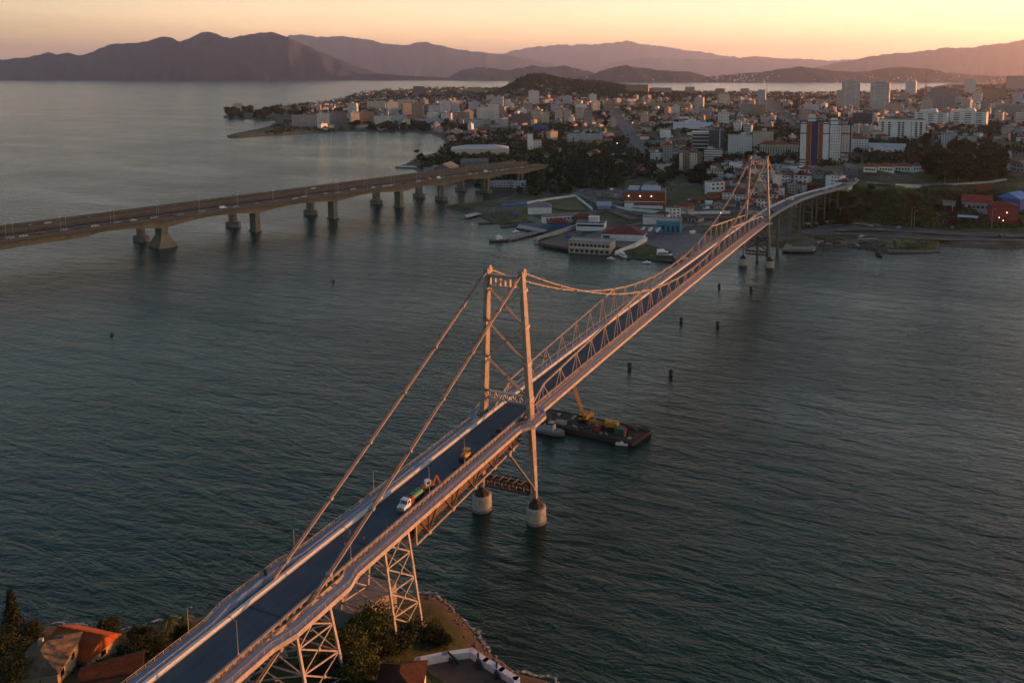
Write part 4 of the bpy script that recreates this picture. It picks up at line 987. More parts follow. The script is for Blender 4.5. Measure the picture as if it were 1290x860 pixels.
m = MB(); m.box((2.5, 0, .7), (.7, 2.1, .8)); m.bar((1.2, -.8, 1.3), (2.4, -.8, .8), .18); m.bar((1.2, .8, 1.3), (2.4, .8, .8), .18); m.build('loader_bucket', BRN, r)
wheels(r, (1.3, -1.3), 1.0, .6); r.scale = (.8, .85, .85)
r = empty('road_roller', (-27.2, -3.1, dz(-27)), rad(185), 'yellow road roller parked by the inner barrier of the deck', 'roller')
for x in (-1.5, 1.5): m = MB(); m.tube((x, -.95, .65), (x, .95, .65), .65, 18); m.build('drum', TYRE, r)
m = MB(); m.box((.2, 0, 1.25), (2.8, 1.5, .7)); m.box((1.0, 0, 1.75), (1.2, 1.3, .5)); m.build('body', YEL, r)
m = MB(); m.box((-.4, 0, 2.75), (1.5, 1.6, .1))
for a, b in ((-1, -.7), (-1, .7), (.2, -.7), (.2, .7)): m.tube((a, b, 1.5), (a, b, 2.7), .05, 6)
m.build('canopy', YEL, r)
for i, (x, y, sx, sy, sz, lab, mt) in enumerate([(-32.5, -3.6, 1.6, 1.0, .7, 'dark pile of stacked formwork on the deck before the roller', TIMBER), (-9.5, -3.2, 3.2, 1.6, 1.0, 'stack of planks on the deck at the foot of the near tower', TIMBER), (-13.5, -3.4, 1.4, 1.1, .8, 'reddish equipment crate on the deck just before the near tower', RUST)]):
    r = empty('material_stack', (x, y, dz(x)), .2*i, lab, 'stack'); m = MB()
    for k in range(4): m.box((random.uniform(-.1, .1), 0, sz*(k + .5)/4), (sx*random.uniform(.85, 1), sy*random.uniform(.85, 1), sz/4*.8), random.uniform(-.06, .06))
    m.build('boards', mt, r)
TARP = worn('pale_blue_tarp', (.30, .38, .50), .35, 1.2, .5)
for i, (x, y, sx, sy, h_, lab) in enumerate([(-86.2, 8.1, 2.6, 1.1, .5, 'pale blue bundle on the seaward walkway beside the backstay foot'), (-90.2, 7.9, 3.0, 1.2, .42, 'longer pale blue bundle on the seaward walkway, nearer the viewer')]):
    r = empty('tarp_bundle', (x, y, dz(x) + .12), rad(4), lab, 'tarp bundle'); m = MB(); V = []; nx, ny = 10, 6
    for a in range(nx):
        for b in range(ny):
            u, v = a/(nx-1)*2 - 1, b/(ny-1)*2 - 1; V.append((u*sx/2, v*sy/2, h_*max(0, (1 - u**4)*(1 - v**4))*(.75 + .5*random.random())))
    m.add(V, [(a*ny + b, a*ny + ny + b, a*ny + ny + b + 1, a*ny + b + 1) for a in range(nx - 1) for b in range(ny - 1)]); m.build('tarp', TARP, r)

CONE = worn('cone_orange', (.55, .12, .03), .2, 1.0, .6)
for i, (x, y, lb) in enumerate([(-66, -1.6, 'nearest the viewer'), (-69.5, .6, 'farther to the left'), (-60.5, -3.6, 'closest to the truck front'), (-24, -3.9, 'just past the yellow roller')]):
    r = empty('traffic_cone', (x, y, dz(x)), 0, 'small orange traffic cone on the bridge deck, ' + lb, 'cone', 'traffic cones on the deck'); m = MB(); m.box((0, 0, .03), (.5, .5, .06)); m.build('base', TYRE, r); m = MB(); m.lathe((0, 0, .06), [(.2, 0), (.05, .75)], 10); m.build('cone_body', CONE, r)

rng = np.random.default_rng(77); m = MB()
for _ in range(90):
    x, y = rng.uniform(57.8, 68.5), rng.uniform(-19, 19); m.box((x, y, 1.5 + .2*rng.random()), (rng.uniform(.2, 2.2), rng.uniform(.2, 1.4), rng.uniform(.15, .8)), rng.uniform(0, 3), int(rng.integers(0, 3)))
for _ in range(16):
    x, y = rng.uniform(58.5, 68), rng.uniform(-19, 18); a = rng.uniform(0, 3); m.tube((x, y, 1.6), (x + 3*math.cos(a), y + 3*math.sin(a), 1.7), .12, 6, mi=0)
tag(m.build('scrap', [RUST, TIMBER, STEEL2]), kind='stuff')
# ================================================================== BUILDINGS
def facade(name, wall, glass=(.03, .035, .04), px=3.4, pz=3.0, fx=.5, fz=.45, var=.2, wide=False):
    """plaster wall with rows of recessed dark panes, in the building's own coordinates"""
    if name in MATS: return MATS[name]
    t = NT(name); co = t.n('ShaderNodeTexCoord'); s = t.n('ShaderNodeSeparateXYZ'); t.l(co.outputs['Object'], s.inputs[0])
    nn = t.n('ShaderNodeSeparateXYZ'); t.l(co.outputs['Normal'], nn.inputs[0])
    ax_ = t.math('ABSOLUTE', nn.outputs[0]); ay_ = t.math('ABSOLUTE', nn.outputs[1]); az_ = t.math('ABSOLUTE', nn.outputs[2])
    sel = t.math('GREATER_THAN', ax_, ay_)
    u = t.math('ADD', t.math('MULTIPLY', s.outputs[1], sel), t.math('MULTIPLY', s.outputs[0], t.math('SUBTRACT', 1.0, sel)))
    fu = t.math('FRACT', t.math('ADD', t.math('DIVIDE', u, px), 100.5)); fz_ = t.math('FRACT', t.math('ADD', t.math('DIVIDE', s.outputs[2], pz), 100.0))
    mu = t.math('LESS_THAN', t.math('ABSOLUTE', t.math('SUBTRACT', fu, .5)), fx/2); mz = t.math('LESS_THAN', t.math('ABSOLUTE', t.math('SUBTRACT', fz_, .58)), fz/2)
    m = t.math('MULTIPLY', t.math('MULTIPLY', mu, mz), t.math('LESS_THAN', az_, .5))
    n1 = t.noise(t.pos(), .09, 5.0, .65).outputs[0]
    base = t.ramp(n1, [(.3, tuple(c*(1 - var) for c in wall)), (.6, wall), (.8, tuple(min(1, c*1.1) for c in wall))])
    cell = t.n('ShaderNodeTexWhiteNoise', noise_dimensions='3D'); cv = t.n('ShaderNodeCombineXYZ')
    t.l(t.math('FLOOR', t.math('DIVIDE', u, px)), cv.inputs[0]); t.l(t.math('FLOOR', t.math('DIVIDE', s.outputs[2], pz)), cv.inputs[1]); t.l(cv.outputs[0], cell.inputs[0])
    g = t.mix(t.math('MULTIPLY', cell.outputs[0], .6), glass, tuple(c*.45 for c in wall))
    t.l(t.mix(m, base, g), t.b.inputs['Base Color']); t.l(t.math('SUBTRACT', .85, t.math('MULTIPLY', m, .6)), t.b.inputs['Roughness'])
    MATS[name] = t.m; return t.m
ROOFG = worn('grey_flat_roof', (.16, .155, .15), .35, .2, .9); ROOFP = worn('pale_flat_roof', (.30, .29, .28), .3, .2, .9)
TILE = worn('terracotta_tiles', (.23, .075, .035), .4, .4, .85, 0, .2, (.11, .04, .022)); TILEB = worn('brown_tiles', (.13, .07, .045), .4, .4, .85)
TILED = worn('dark_red_tiles', (.15, .035, .022), .4, .4, .85); SLATE = worn('fibre_cement_roof', (.17, .165, .165), .3, .3, .9); TIN = worn('pale_tin_roof', (.38, .42, .47), .2, .2, .5, .3)
WHT = worn('white_plaster', (.72, .71, .69), .25, .12, .85); CRM = worn('cream_plaster', (.56, .49, .38), .25, .12, .85); GRY = worn('grey_plaster', (.32, .31, .31), .25, .12, .85)
PNK = worn('pinkish_plaster', (.42, .30, .26), .25, .12, .85); BRI = worn('red_brick', (.22, .065, .035), .35, .3, .85); BEI = worn('beige_plaster', (.42, .36, .29), .25, .12, .85)
BLUEP = worn('blue_paint', (.05, .11, .30), .25, .3, .6); CYAN = worn('turquoise_paint', (.04, .24, .32), .25, .3, .6); NAVY = worn('navy_paint', (.035, .03, .10), .2, .2, .6); ORNG = worn('orange_render', (.33, .11, .03), .25, .2, .8)
F_WHITE = facade('white_apartment_facade', (.68, .67, .65)); F_CREAM = facade('cream_apartment_facade', (.58, .52, .41), px=3.0); F_GREY = facade('grey_apartment_facade', (.32, .315, .31), px=3.2)
F_PINK = facade('pinkish_apartment_facade', (.42, .31, .27), px=3.1); F_TAN = facade('tan_apartment_facade', (.36, .25, .15), px=3.0, fx=.4); F_BLUE = facade('bluish_white_facade', (.46, .49, .55), px=3.3); F_BROWN = facade('brown_apartment_facade', (.20, .145, .115), px=3.0)
F_GREEN = facade('pale_green_facade', (.42, .45, .38), px=3.4); F_BAND = facade('banded_white_facade', (.66, .65, .63), px=30, fx=.96, fz=.42); F_CURT = facade('curtain_wall', (.10, .115, .14), (.02, .025, .035), px=1.8, pz=3.4, fx=.86, fz=.75)
HEROES = []
def block(px, py, wpx, hpx, dm, wall, label, short, roof=ROOFG, turn=0, cat='building', name='apartment_building', stair=True, group=None, kind='flat', rh=3.0, par=.9, loc=None):
    p = at(px, py) if loc is None else Vector(loc); k = m_per_px(p); W, H = wpx*k, hpx*k
    away = Vector((p.x - CAM_POS.x, p.y - CAM_POS.y, 0)).normalized(); c = p + away*(dm/2)
    zg = min(gz(c.x, c.y), p.z); r = empty(name, (c.x, c.y, zg), face(c, turn), label, cat, group); r.location.z = zg
    H += p.z - zg
    m = MB(); m.box((0, 0, H/2 - 1.5), (W, dm, H + 3)); m.build('wall', wall, r)
    if kind == 'flat':
        m = MB(); m.box((0, 0, H + .06), (W - .5, dm - .5, .13))
        for x, y, sx, sy in ((0, -dm/2, W + .3, .3), (0, dm/2, W + .3, .3), (-W/2, 0, .3, dm - .3), (W/2, 0, .3, dm - .3)): m.box((x, y, H + par/2), (sx, sy, par))
        rf = m.build('roof', roof, r)
        if stair:
            m = MB(); sx = min(W*.34, 7); m.box((W*random.uniform(-.2, .2), dm*.08, H + 1.9), (sx, min(dm*.5, 6), 3.6)); m.box((W*random.uniform(-.25, .25), dm*.1, H + .9), (2.4, 2.4, 1.7)); m.build('stair_house', wall if stair is True else stair, rf)
    else:
        m = MB()
        if W >= dm: m.gable((0, 0, H), (W, dm), rh, 0, .5, hip=1.0 if kind == 'hip' else 0)
        else: m.gable((0, 0, H), (dm, W), rh, math.pi/2, .5, hip=1.0 if kind == 'hip' else 0)
        m.build('roof', roof, r)
    if short: HEROES.append((px, py - hpx/2, short))
    r['w'] = W; r['h'] = H; r['d'] = dm; W_, H_ = W, H
    del r['w'], r['h'], r['d']
    return r, W, H
WINM = {}
def window_mesh(w_, h_, d=.14):
    k = (round(w_, 2), round(h_, 2))
    if k not in WINM: m = MB(); m.box((0, 0, 0), (w_, d, h_)); WINM[k] = m.mesh('window', GLASS)
    return WINM[k]
def windows(r, W, dm, x0, x1, z0, z1, nx, nz, w_, h_, side='front', off=.0):
    me = window_mesh(w_, h_)
    for i in range(nx):
        for j in range(nz):
            x = x0 + (x1 - x0)*((i + .5)/nx); z = z0 + (z1 - z0)*((j + .5)/nz)
            o = link(bpy.data.objects.new('window', me), r)
            if side == 'front': o.location = (x, -dm/2 - .05 - off, z)
            elif side == 'right': o.location = (W/2 + .05, x, z); o.rotation_euler = (0, 0, math.pi/2)
            else: o.location = (-W/2 - .05, x, z); o.rotation_euler = (0, 0, math.pi/2)
def floors(r, W, dm, z0, z1, n, mat, name='balcony', x0=None, x1=None, out=1.1, h_=1.05):
    x0 = -W/2 if x0 is None else x0; x1 = W/2 if x1 is None else x1
    for j in range(n):
        m = MB(); z = z0 + (z1 - z0)*j/max(n - 1, 1); m.box(((x0 + x1)/2, -dm/2 - out/2, z + h_/2), (x1 - x0, out, h_)); m.build(name, mat, r)

# --- the striped tower and its neighbours
r, W, H = block(1025, 212, 37, 58, 16, WHT, 'tall tower with orange and purple vertical stripes between white panels', 'the striped tower', roof=NAVY, stair=False)
m = MB()
for x in (-.2, .2): m.box((W*x, -8.25, H*.5), (W*.15, .5, H*1.0))
m.build('orange_stripe', ORNG, r); m = MB(); m.box((0, -8.35, H*.5), (W*.22, .7, H*1.01)); m.build('purple_stripe', NAVY, r)
for z in (.97, .76, .19, .13, .07):
    for s in (-1, 1): m = MB(); m.box((s*W*.39, -8.1, H*z), (W*.24, .3, H*.022)); m.build('navy_band', NAVY, r)
for s in (-1, 1): m = MB(); m.box((s*W*.488, -8.12, H*.5), (W*.03, .34, H)); m.build('navy_edge', NAVY, r)
windows(r, W, 16, -W*.27, -W*.13, H*.05, H*.95, 1, 15, 1.5, 1.3, off=.5); windows(r, W, 16, W*.13, W*.27, H*.05, H*.95, 1, 15, 1.5, 1.3, off=.5)
m = MB(); m.box((-W*.1, 0, H + 3.0), (W*.27, 8, 6)); m.box((-W*.1, 0, H + 7.4), (W*.22, 6.5, 1.4)); m.build('roof_tower', WHT, r); m = MB(); m.box((-W*.1, 0, H + 3.7), (W*.28, 8.2, .8)); m.build('navy_band', NAVY, r)
r, W, H = block(1050, 207, 16, 49, 17, WHT, 'white tower wing with a grid of small square windows, right of the striped front', None, roof=NAVY, stair=False)
windows(r, W, 17, -W*.45, W*.45, H*.05, H*.97, 5, 13, 1.0, 1.2)
m = MB(); m.box((-W*.1, 0, H + 3), (W*.7, 8, 6)); m.box((-W*.05, 0, H + 7.2), (W*.5, 6, 2.4)); m.build('roof_tower', WHT, r); m = MB(); m.box((-W*.1, 0, H + 5.4), (W*.74, 8.4, 1)); m.build('navy_band', NAVY, r)
r, W, H = block(1065, 204, 14, 46, 17, worn('warm_white_plaster', (.60, .54, .50)), 'off-white tower wing with navy corner bands, rightmost part of the striped tower group', None, roof=NAVY, stair=PNK)
windows(r, W, 17, -W*.35, W*.2, H*.2, H*.97, 2, 11, 1.0, 1.2)
for x in (-.46, .36): m = MB(); m.box((W*x, -8.6, H*.5), (W*.12, .3, H)); m.build('navy_edge', NAVY, r)
for z in (.77, .25, .13): m = MB(); m.box((0, -8.66, H*z), (W, .3, H*.03)); m.build('navy_band', NAVY, r)
block(1012, 217, 66, 6, 14, WHT, 'long low white podium at the foot of the striped tower', 'the white podium', roof=ROOFP, stair=False, name='podium')
r, W, H = block(1071, 137, 22, 33, 20, F_BAND, 'pale banded high-rise stepped down on its left, against the far bay', 'the stepped high-rise', roof=ROOFP)
m = MB(); m.box((-W*.62, 0, H*.36 - 1), (W*.3, 16, H*.72)); m.build('side_wing', F_BAND, r); m = MB(); m.box((0, 0, H + 3), (W*.62, 13, 6)); m.box((W*.1, 0, H + 7), (W*.34, 8, 3)); m.build('crown_storey', F_BAND, r)
r, W, H = block(1108, 138, 23, 33, 20, F_BAND, 'pale banded high-rise with flat shoulders, right of the stepped one', 'the banded high-rise', roof=ROOFP, turn=-8)
m = MB(); m.box((0, 0, H + 2.4), (W*.7, 13, 4.8)); m.box((-W*.15, 0, H + 6), (W*.22, 6, 4)); m.box((W*.35, 0, H + 3), (2.5, 3, 7)); m.build('crown_storey', F_BAND, r)
r, W, H = block(1135, 176, 56, 25, 15, WHT, 'long white slab with tall vertical window columns, standing on a dark base', 'the white slab', roof=ROOFP, stair=False)
for x in (-.40, -.26, -.05, .03, .19, .31, .41): windows(r, W, 15, W*x - 2.2, W*x + 2.2, H*.14, H*.9, 1, 7, 3.4, 2.1)
m = MB(); m.box((0, -.6, H*.05), (W*.97, 15, H*.1)); m.build('dark_base', CONCD, r); m = MB(); m.box((W*.18, -8.1, H*.42), (3, 1.4, H*1.05)); m.build('stair_shaft', WHT, r)
block(1086, 160, 24, 17, 14, F_CURT, 'dark green-grey office block left of the white slab', 'the dark office block')
for px_, py_, w_, nm in ((1173, 161, 39, 'white stepped apartment block with dark balcony bands, right behind the white slab'), (1220, 160, 43, 'white stepped apartment block with dark balcony bands and a gable-lit right end')):
    r, W, H = block(px_, py_, w_, 19, 16, WHT, nm, 'the stepped white apartments' if px_ < 1200 else 'the wide white apartments', roof=ROOFP, turn=-12)
    for x in (-.32, .0, .3): windows(r, W, 16, W*x - 4, W*x + 4, H*.08, H*.96, 1, 6, W*.17, 1.5)
    m = MB(); m.box((-W*.1, 0, H + 2), (W*.55, 12, 4)); m.box((W*.05, 0, H + 5.4), (W*.2, 9, 2.8)); m.build('upper_storey', WHT, r)
block(1187, 141, 30, 29, 16, facade('purplish_facade', (.36, .30, .30), px=4), 'dull pinkish-grey block of tall flats behind the stepped apartments', 'the purplish flats')
block(1273, 149, 36, 16, 15, F_GREY, 'wide grey apartment block at the right edge of the city', 'the wide grey block', roof=ROOFP)
block(1252, 125, 28, 13, 15, F_TAN, 'sunlit tan apartment block on the far right', 'the tan block', roof=TILE, kind='hip', rh=4)
block(1279, 114, 22, 18, 18, F_GREY, 'tall grey flats on the skyline at the far right', 'the skyline flats')
block(1125, 143, 16, 13, 14, PNK, 'small pinkish block with a low white wing below the banded high-rise', 'the pinkish block')
r, W, H = block(1117, 192, 44, 8, 18, WHT, 'long white hall with a shallow curved roof below the white slab', 'the white hall', roof=TIN, kind='gable', rh=3)
block(1083, 191, 20, 16, 14, F_WHITE, 'white building with red roof just right of the tower group', 'the red-roofed white building', roof=TILE, kind='hip', rh=3)
block(1191, 186, 11, 17, 12, F_BLUE, 'narrow bluish apartment block above the big tree mound', 'the bluish block'); block(1218, 187, 22, 15, 14, F_GREEN, 'pale green apartment block above the big tree mound', 'the pale green block'); block(1253, 199, 38, 8, 14, WHT, 'low white buildings right of the pale green block', 'the low white building', roof=ROOFP)
for i, (px_, w_, lb) in enumerate([(1096, 16, 'leftmost terracotta-roofed white villa above the vegetated bank'), (1116, 20, 'terracotta-roofed villa with a pillared porch, second from the left above the bank'), (1137, 22, 'terracotta-roofed villa with many white openings, middle of the row above the bank'), (1159, 20, 'low villa with deep red hipped roof beside the big tree mound')]):
    r, W, H = block(px_, 217 - i*.3, w_, 7, 12, WHT, lb, 'the terracotta villas' if i == 1 else None, roof=TILE if i < 3 else TILED, kind='hip', rh=3.2, cat='house', name='villa', group='terracotta villas above the bank'); windows(r, W, 12, -W*.4, W*.4, .6, H*.85, 5, 1, 1.6, 1.7)
# --- centre
r, W, H = block(883, 191, 22, 24, 20, F_BAND, 'dark glass office with white roof edge and stripes of windows', 'the dark glass office', roof=WHT, stair=False); m = MB(); m.box((0, -10.1, H*.46), (W*.98, .4, H*.86)); m.build('glass_front', F_CURT, r)
for j in range(4): m = MB(); m.box((0, -10.3, H*(.2 + .19*j)), (W, .5, H*.03)); m.build('white_stripe', WHT, r)
r, W, H = block(902, 191, 18, 27, 18, F_CURT, 'blue-grey glass office wing with a white vertical fin', 'the blue-grey office wing', stair=F_CURT); m = MB(); m.box((W*.25, -9.4, H*.5), (1.1, .9, H)); m.build('white_fin', WHT, r)
block(932, 195, 30, 24, 16, F_WHITE, 'white apartment cluster with balconies right of the dark glass office', 'the white apartment cluster', roof=ROOFP); block(961, 186, 26, 20, 15, F_CREAM, 'cream apartments with a penthouse behind the orange-roofed row', 'the cream penthouse block')
for px_, w_, lb in ((968, 22, 'orange-roofed cream apartment block, left one of the row above the far tower'), (984, 16, 'orange-roofed cream apartment block, middle one of the row above the far tower'), (999, 15, 'orange-roofed cream apartment block, right one, touching the striped tower')):
    block(px_, 197, w_, 15, 14, facade('tall_window_cream_facade', (.47, .42, .33), px=3.4, pz=14, fx=.34, fz=.7), lb, 'the orange-roofed row' if px_ == 984 else None, roof=TILE, kind='hip', rh=4.5, group='orange-roofed apartment row')
block(898, 208, 22, 19, 14, F_BAND, 'pale horizontally striped block below the dark glass office', 'the striped low block'); r, W, H = block(870, 215, 29, 22, 14, F_BROWN, 'brown and cream striped apartment block in the middle of town', 'the brown-striped block'); m = MB(); m.box((W*.12, -7.2, H*.5), (W*.32, .5, H)); m.build('cream_panel', F_CREAM, r); m = MB(); m.box((-W*.42, -7.2, H*.5), (W*.16, .5, H)); m.build('cream_panel', CRM, r)
block(841, 207, 13, 24, 12, F_GREY, 'narrow grey block under an orange-red roof, beside a white house', 'the narrow orange-topped block', roof=TILE, kind='hip', rh=4); block(826, 205, 14, 12, 12, F_WHITE, 'white house left of the narrow orange-topped block', 'the white house', roof=ROOFP); block(833, 217, 12, 10, 10, CRM, 'blank cream wall block below the white house', 'the cream block', stair=False); block(846, 212, 13, 6, 10, WHT, 'low white block right of the blank cream one', None, stair=False)
block(901, 228, 21, 13, 12, F_CREAM, 'stepped beige block with a rounded penthouse near the far tower', 'the stepped beige block'); block(910, 240, 18, 7, 11, ORNG, 'orange-red gabled house left of the far tower', 'the orange gabled house', roof=ORNG, kind='gable', rh=4, cat='house', name='house'); block(892, 237, 12, 6, 9, worn('yellow_plaster', (.38, .24, .05), .25), 'small yellow house left of the orange gabled one', 'the yellow house', roof=TILEB, kind='gable', rh=2, cat='house', name='house')
block(873, 163, 50, 6, 40, WHT, 'long low warehouse with pale blue sheds for a roof', 'the blue-roofed warehouse', roof=worn('pale_blue_roof', (.34, .42, .56), .2), kind='gable', rh=4, name='warehouse'); block(942, 146, 18, 14, 13, F_GREY, 'grey flats above the warehouse', 'the grey hillside flats'); block(957, 146, 14, 13, 13, F_TAN, 'sunlit brown flats right beside the grey hillside ones', None); block(1022, 143, 19, 11, 13, F_WHITE, 'plain white block below the wooded ridge', 'the plain white block', roof=ROOFP)  # tan end block paints the sunlit side of the grey flats
block(861, 153, 13, 6, 14, WHT, 'small white hall left of the warehouse', None, stair=False); block(803, 118, 30, 11, 15, F_TAN, 'sunlit apartment blocks crowning the far ridge, left group', 'the ridge flats', turn=-20); block(833, 119, 26, 8, 14, F_PINK, 'sunlit pinkish flats on the far ridge', None); block(869, 119, 12, 9, 13, F_PINK, 'square pinkish flats on the far ridge, middle', None); block(907, 119, 12, 7, 13, F_TAN, 'tan flats on the far ridge with bay behind', None); block(938, 119, 11, 7, 13, F_PINK, 'rightmost small flats on the far ridge left of the mast', None)
# --- left part of town
r, W, H = block(668, 190, 7, 21, 12, WHT, 'tall blank white slab tower by the approach road', 'the white slab tower', roof=ROOFP, stair=False); r, W, H = block(676.5, 189.5, 12, 12, 12, F_WHITE, 'low white wing with dark openings right of the white slab tower', None, roof=ROOFP, stair=False)
block(605, 196, 72, 8, 48, CRM, 'big supermarket hall under a wide pale blue-white roof', 'the supermarket hall', roof=TIN, kind='hip', rh=5, name='supermarket'); block(737, 179, 44, 9, 22, F_BLUE, 'low white and blue building with a small roof turret', 'the low blue-white building', roof=ROOFP); block(745, 183, 28, 5, 14, worn('ochre_wall', (.42, .29, .05), .25), 'yellow low shop front below the blue-white building', 'the yellow shop', stair=False)
for i, (px_, py_, w_, h_, f_, lb) in enumerate([(676, 155, 10, 15, F_CREAM, 'yellowish twin flats, left block of the left pair'), (687, 155, 10, 14, F_CREAM, 'yellowish twin flats, right block of the left pair'), (704, 153, 10, 15, F_CREAM, 'yellowish twin flats, left block of the middle pair'), (715, 153, 10, 14, F_CREAM, 'yellowish twin flats, right block of the middle pair'),
        (730, 152, 10, 15, F_CREAM, 'yellowish twin flats, left block of the right pair'), (741, 157, 10, 19, F_GREY, 'greyish end flats beside the trees left of the highway')]): block(px_, py_, w_, h_, 13, f_, lb, 'the yellowish flats' if i == 2 else None, roof=TILEB, group='yellowish flats below the wooded hill', stair=f_)
for px_, py_, w_, h_, f_, lb, sh in [(608, 155, 14, 20, F_WHITE, 'tall white flats, left of two behind the bay beach', 'the tall white flats'), (622, 153, 14, 22, F_WHITE, 'tall white flats, right of two, catching sunlight on top', None), (657, 157, 24, 13, F_BROWN, 'wide brown flats beneath the wooded hill', 'the wide brown flats'), (632, 160, 16, 9, F_BLUE, 'bluish flats before the brown ones', None), (598, 160, 16, 9, F_BLUE, 'bluish-white low flats along the bay front', None), (681, 165, 18, 6, BLUEP, 'small bright blue shed in front of the yellowish flats', 'the blue shed'),
        (665, 141, 12, 10, F_PINK, 'pinkish block on the slope under the wooded hill', None), (699, 142, 10, 11, F_BLUE, 'pale bluish block between the yellowish flats and hill', None), (384, 160, 30, 15, F_GREY, 'grey flats at the left end of the bay front', 'the grey bay-front flats'), (407, 158, 16, 15, F_WHITE, 'whitish flats beside the grey ones on the bay front', None), (426, 157, 22, 15, facade('slate_facade', (.16, .175, .19)), 'dark slate-coloured flats on the bay front', 'the slate flats'),
        (461, 155, 20, 14, F_TAN, 'tan flats in the middle of the bay front', 'the tan bay flats'), (474, 139, 22, 11, F_CREAM, 'cream block standing behind the bay-front flats', 'the cream bay block'), (482, 157, 20, 11, F_WHITE, 'white block on the bay front', None), (500, 156, 18, 11, F_BLUE, 'bluish-white block on the bay front', None), (526, 153, 14, 22, F_TAN, 'sunlit brown and cream block rising behind the bay front', None),
        (528, 120, 14, 11, F_BROWN, 'dark brown block standing against the water on the far ridge', 'the dark brown skyline block'), (541, 158, 34, 8, F_BLUE, 'long low bluish building at the beach bend', None), (566, 155, 18, 13, F_GREY, 'grey flats near the beach bend', None), (584, 154, 15, 12, F_PINK, 'pinkish flats near the beach bend', None), (512, 139, 22, 13, F_CREAM, 'pale cream flats on the low rise behind the bay', None), (300, 139, 10, 8, F_GREY, 'lone grey block on the tip of the headland', 'the headland block'), (603, 118, 14, 7, F_TAN, 'pinkish-brown block at the foot of the wooded hill beside the far water', None)]:
    block(px_, py_, w_, h_, 13, f_, lb, sh, roof=ROOFG if random.random() < .6 else ROOFP)
# --- waterfront below the far end
block(680, 270, 30, 9, 16, WHT, 'shed with a broad dark grey roof beside the grass field', 'the dark-roofed shed', roof=SLATE, kind='hip', rh=4, name='shed'); r, W, H = block(706, 281, 46, 9, 9, WHT, 'long white building with a row of windows behind the small harbour', 'the long white building', roof=SLATE, kind='gable', rh=2, turn=14); windows(r, W, 9, -W*.45, W*.45, H*.4, H*.9, 9, 1, 1.8, 1.5)
r, W, H = block(703, 287, 26, 6, 12, BLUEP, 'red-roofed building with blue front at the naval yard', 'the blue-fronted building', roof=TILED, kind='hip', rh=3.5, turn=10); block(735, 281, 26, 7, 12, BRI, 'red-brown roofed shed behind the blue-fronted building', None, roof=TILED, kind='hip', rh=3, turn=10, name='shed')
r, W, H = block(745, 291, 36, 10, 14, WHT, 'white flat-roofed building with a roof turret in the naval yard', 'the naval office', stair=False, turn=-8); windows(r, W, 14, -W*.47, W*.47, H*.55, H*.85, 7, 1, 3.2, 1.6); m = MB(); m.box((W*.1, 0, H + 2), (8, 6, 4)); m.box((W*.1, 0, H + 4.3), (9, 7, .3)); m.build('roof_turret', WHT, r)
r, W, H = block(746, 321, 55, 16, 14, BEI, 'weathered two-storey quay building standing right at the water', 'the quay building', roof=ROOFP, stair=False, turn=-17); windows(r, W, 14, -W*.48, W*.48, H*.62, H*.86, 10, 1, 2.0, 2.0); windows(r, W, 14, -W*.48, W*.48, H*.12, H*.42, 8, 1, 2.4, 2.2)
m = MB(); m.box((0, -7.4, H*.55), (W, 1.0, .35)); m.build('balcony', WHT, r)
r, W, H = block(787, 304, 54, 9, 26, WHT, 'white-walled hall under a wide rusty red roof in the naval yard', 'the red-roofed hall', roof=TILED, kind='hip', rh=4.5, turn=-8, name='hall'); m = MB(); m.box((-W*.38, -13.06, H*.4), (5, .25, H*.7)); m.build('gate', NAVY, r)
r, W, H = block(813, 262, 52, 20, 30, BRI, 'large red-brick warehouse with lamps under its eaves', 'the brick warehouse', roof=SLATE, kind='flat', stair=False, name='warehouse', turn=-4); m = MB(); m.gable((-W*.28, 2, H + 1), (W*.24, 20), 3, 0, .3); m.build('roof_shed', TIN, r); m = MB(); m.gable((W*.14, 2, H + 1), (W*.44, 22), 3, 0, .3); m.build('roof_shed', TIN, r)
for x in (-.38, -.1, .17): m = MB(); m.lathe((W*x, -15.6, H*.74), [(.1, -.2), (.42, 0), (.42, .4), (.1, .6)], 8); m.build('wall_lamp', glow('warm_lamp', (1, .82, .55), 2.6), r)
m = MB(); m.box((0, -15.25, H*.40), (W*.98, .4, .5)); m.build('string_course', WHT, r); m = MB(); m.box((-W*.36, -17.5, H*.15), (W*.22, 5, H*.3)); m.box((W*.1, -17, H*.08), (W*.7, 4, H*.16)); m.build('white_annex', WHT, r)
r, W, H = block(843, 296, 30, 17, 16, CYAN, 'turquoise boat-club building with arches under a pale roof', 'the turquoise building', roof=ROOFP, stair=False, turn=-6)
for i in range(5): m = MB(); x = -W*.4 + W*.2*i; m.box((x, -8.05, H*.42), (W*.09, .22, H*.42)); m.tube((x, -8.16, H*.63), (x, -7.9, H*.63), W*.045, 10); m.build('arched_opening', NAVY, r)
block(822, 283, 24, 9, 12, WHT, 'white building with a dark open side behind the turquoise one', None, roof=ROOFP, stair=False)
block(632, 236, 28, 6, 12, F_BLUE, 'low pale shed under the road bridge end, left one', 'the pale sheds', roof=TIN, kind='gable', rh=2, name='shed'); block(654, 236, 16, 6, 10, F_BLUE, 'low pale shed under the road bridge end, right one', None, roof=TIN, kind='gable', rh=2, name='shed')
block(563, 222, 32, 10, 22, CONCD, 'old stone shed with arched mouth beyond the road bridges', 'the arched stone shed', roof=worn('old_roof', (.16, .14, .135), .3), kind='gable', rh=6, name='shed', turn=70); block(545, 221, 22, 8, 12, CONC, 'low pale quay building beyond the road bridges', None, roof=ROOFP); block(598, 213, 34, 9, 16, CONCD, 'second old shed beyond the road bridges, nearer the supermarket', None, roof=worn('old_roof', (.16, .14, .135), .3), kind='gable', rh=4, name='shed')
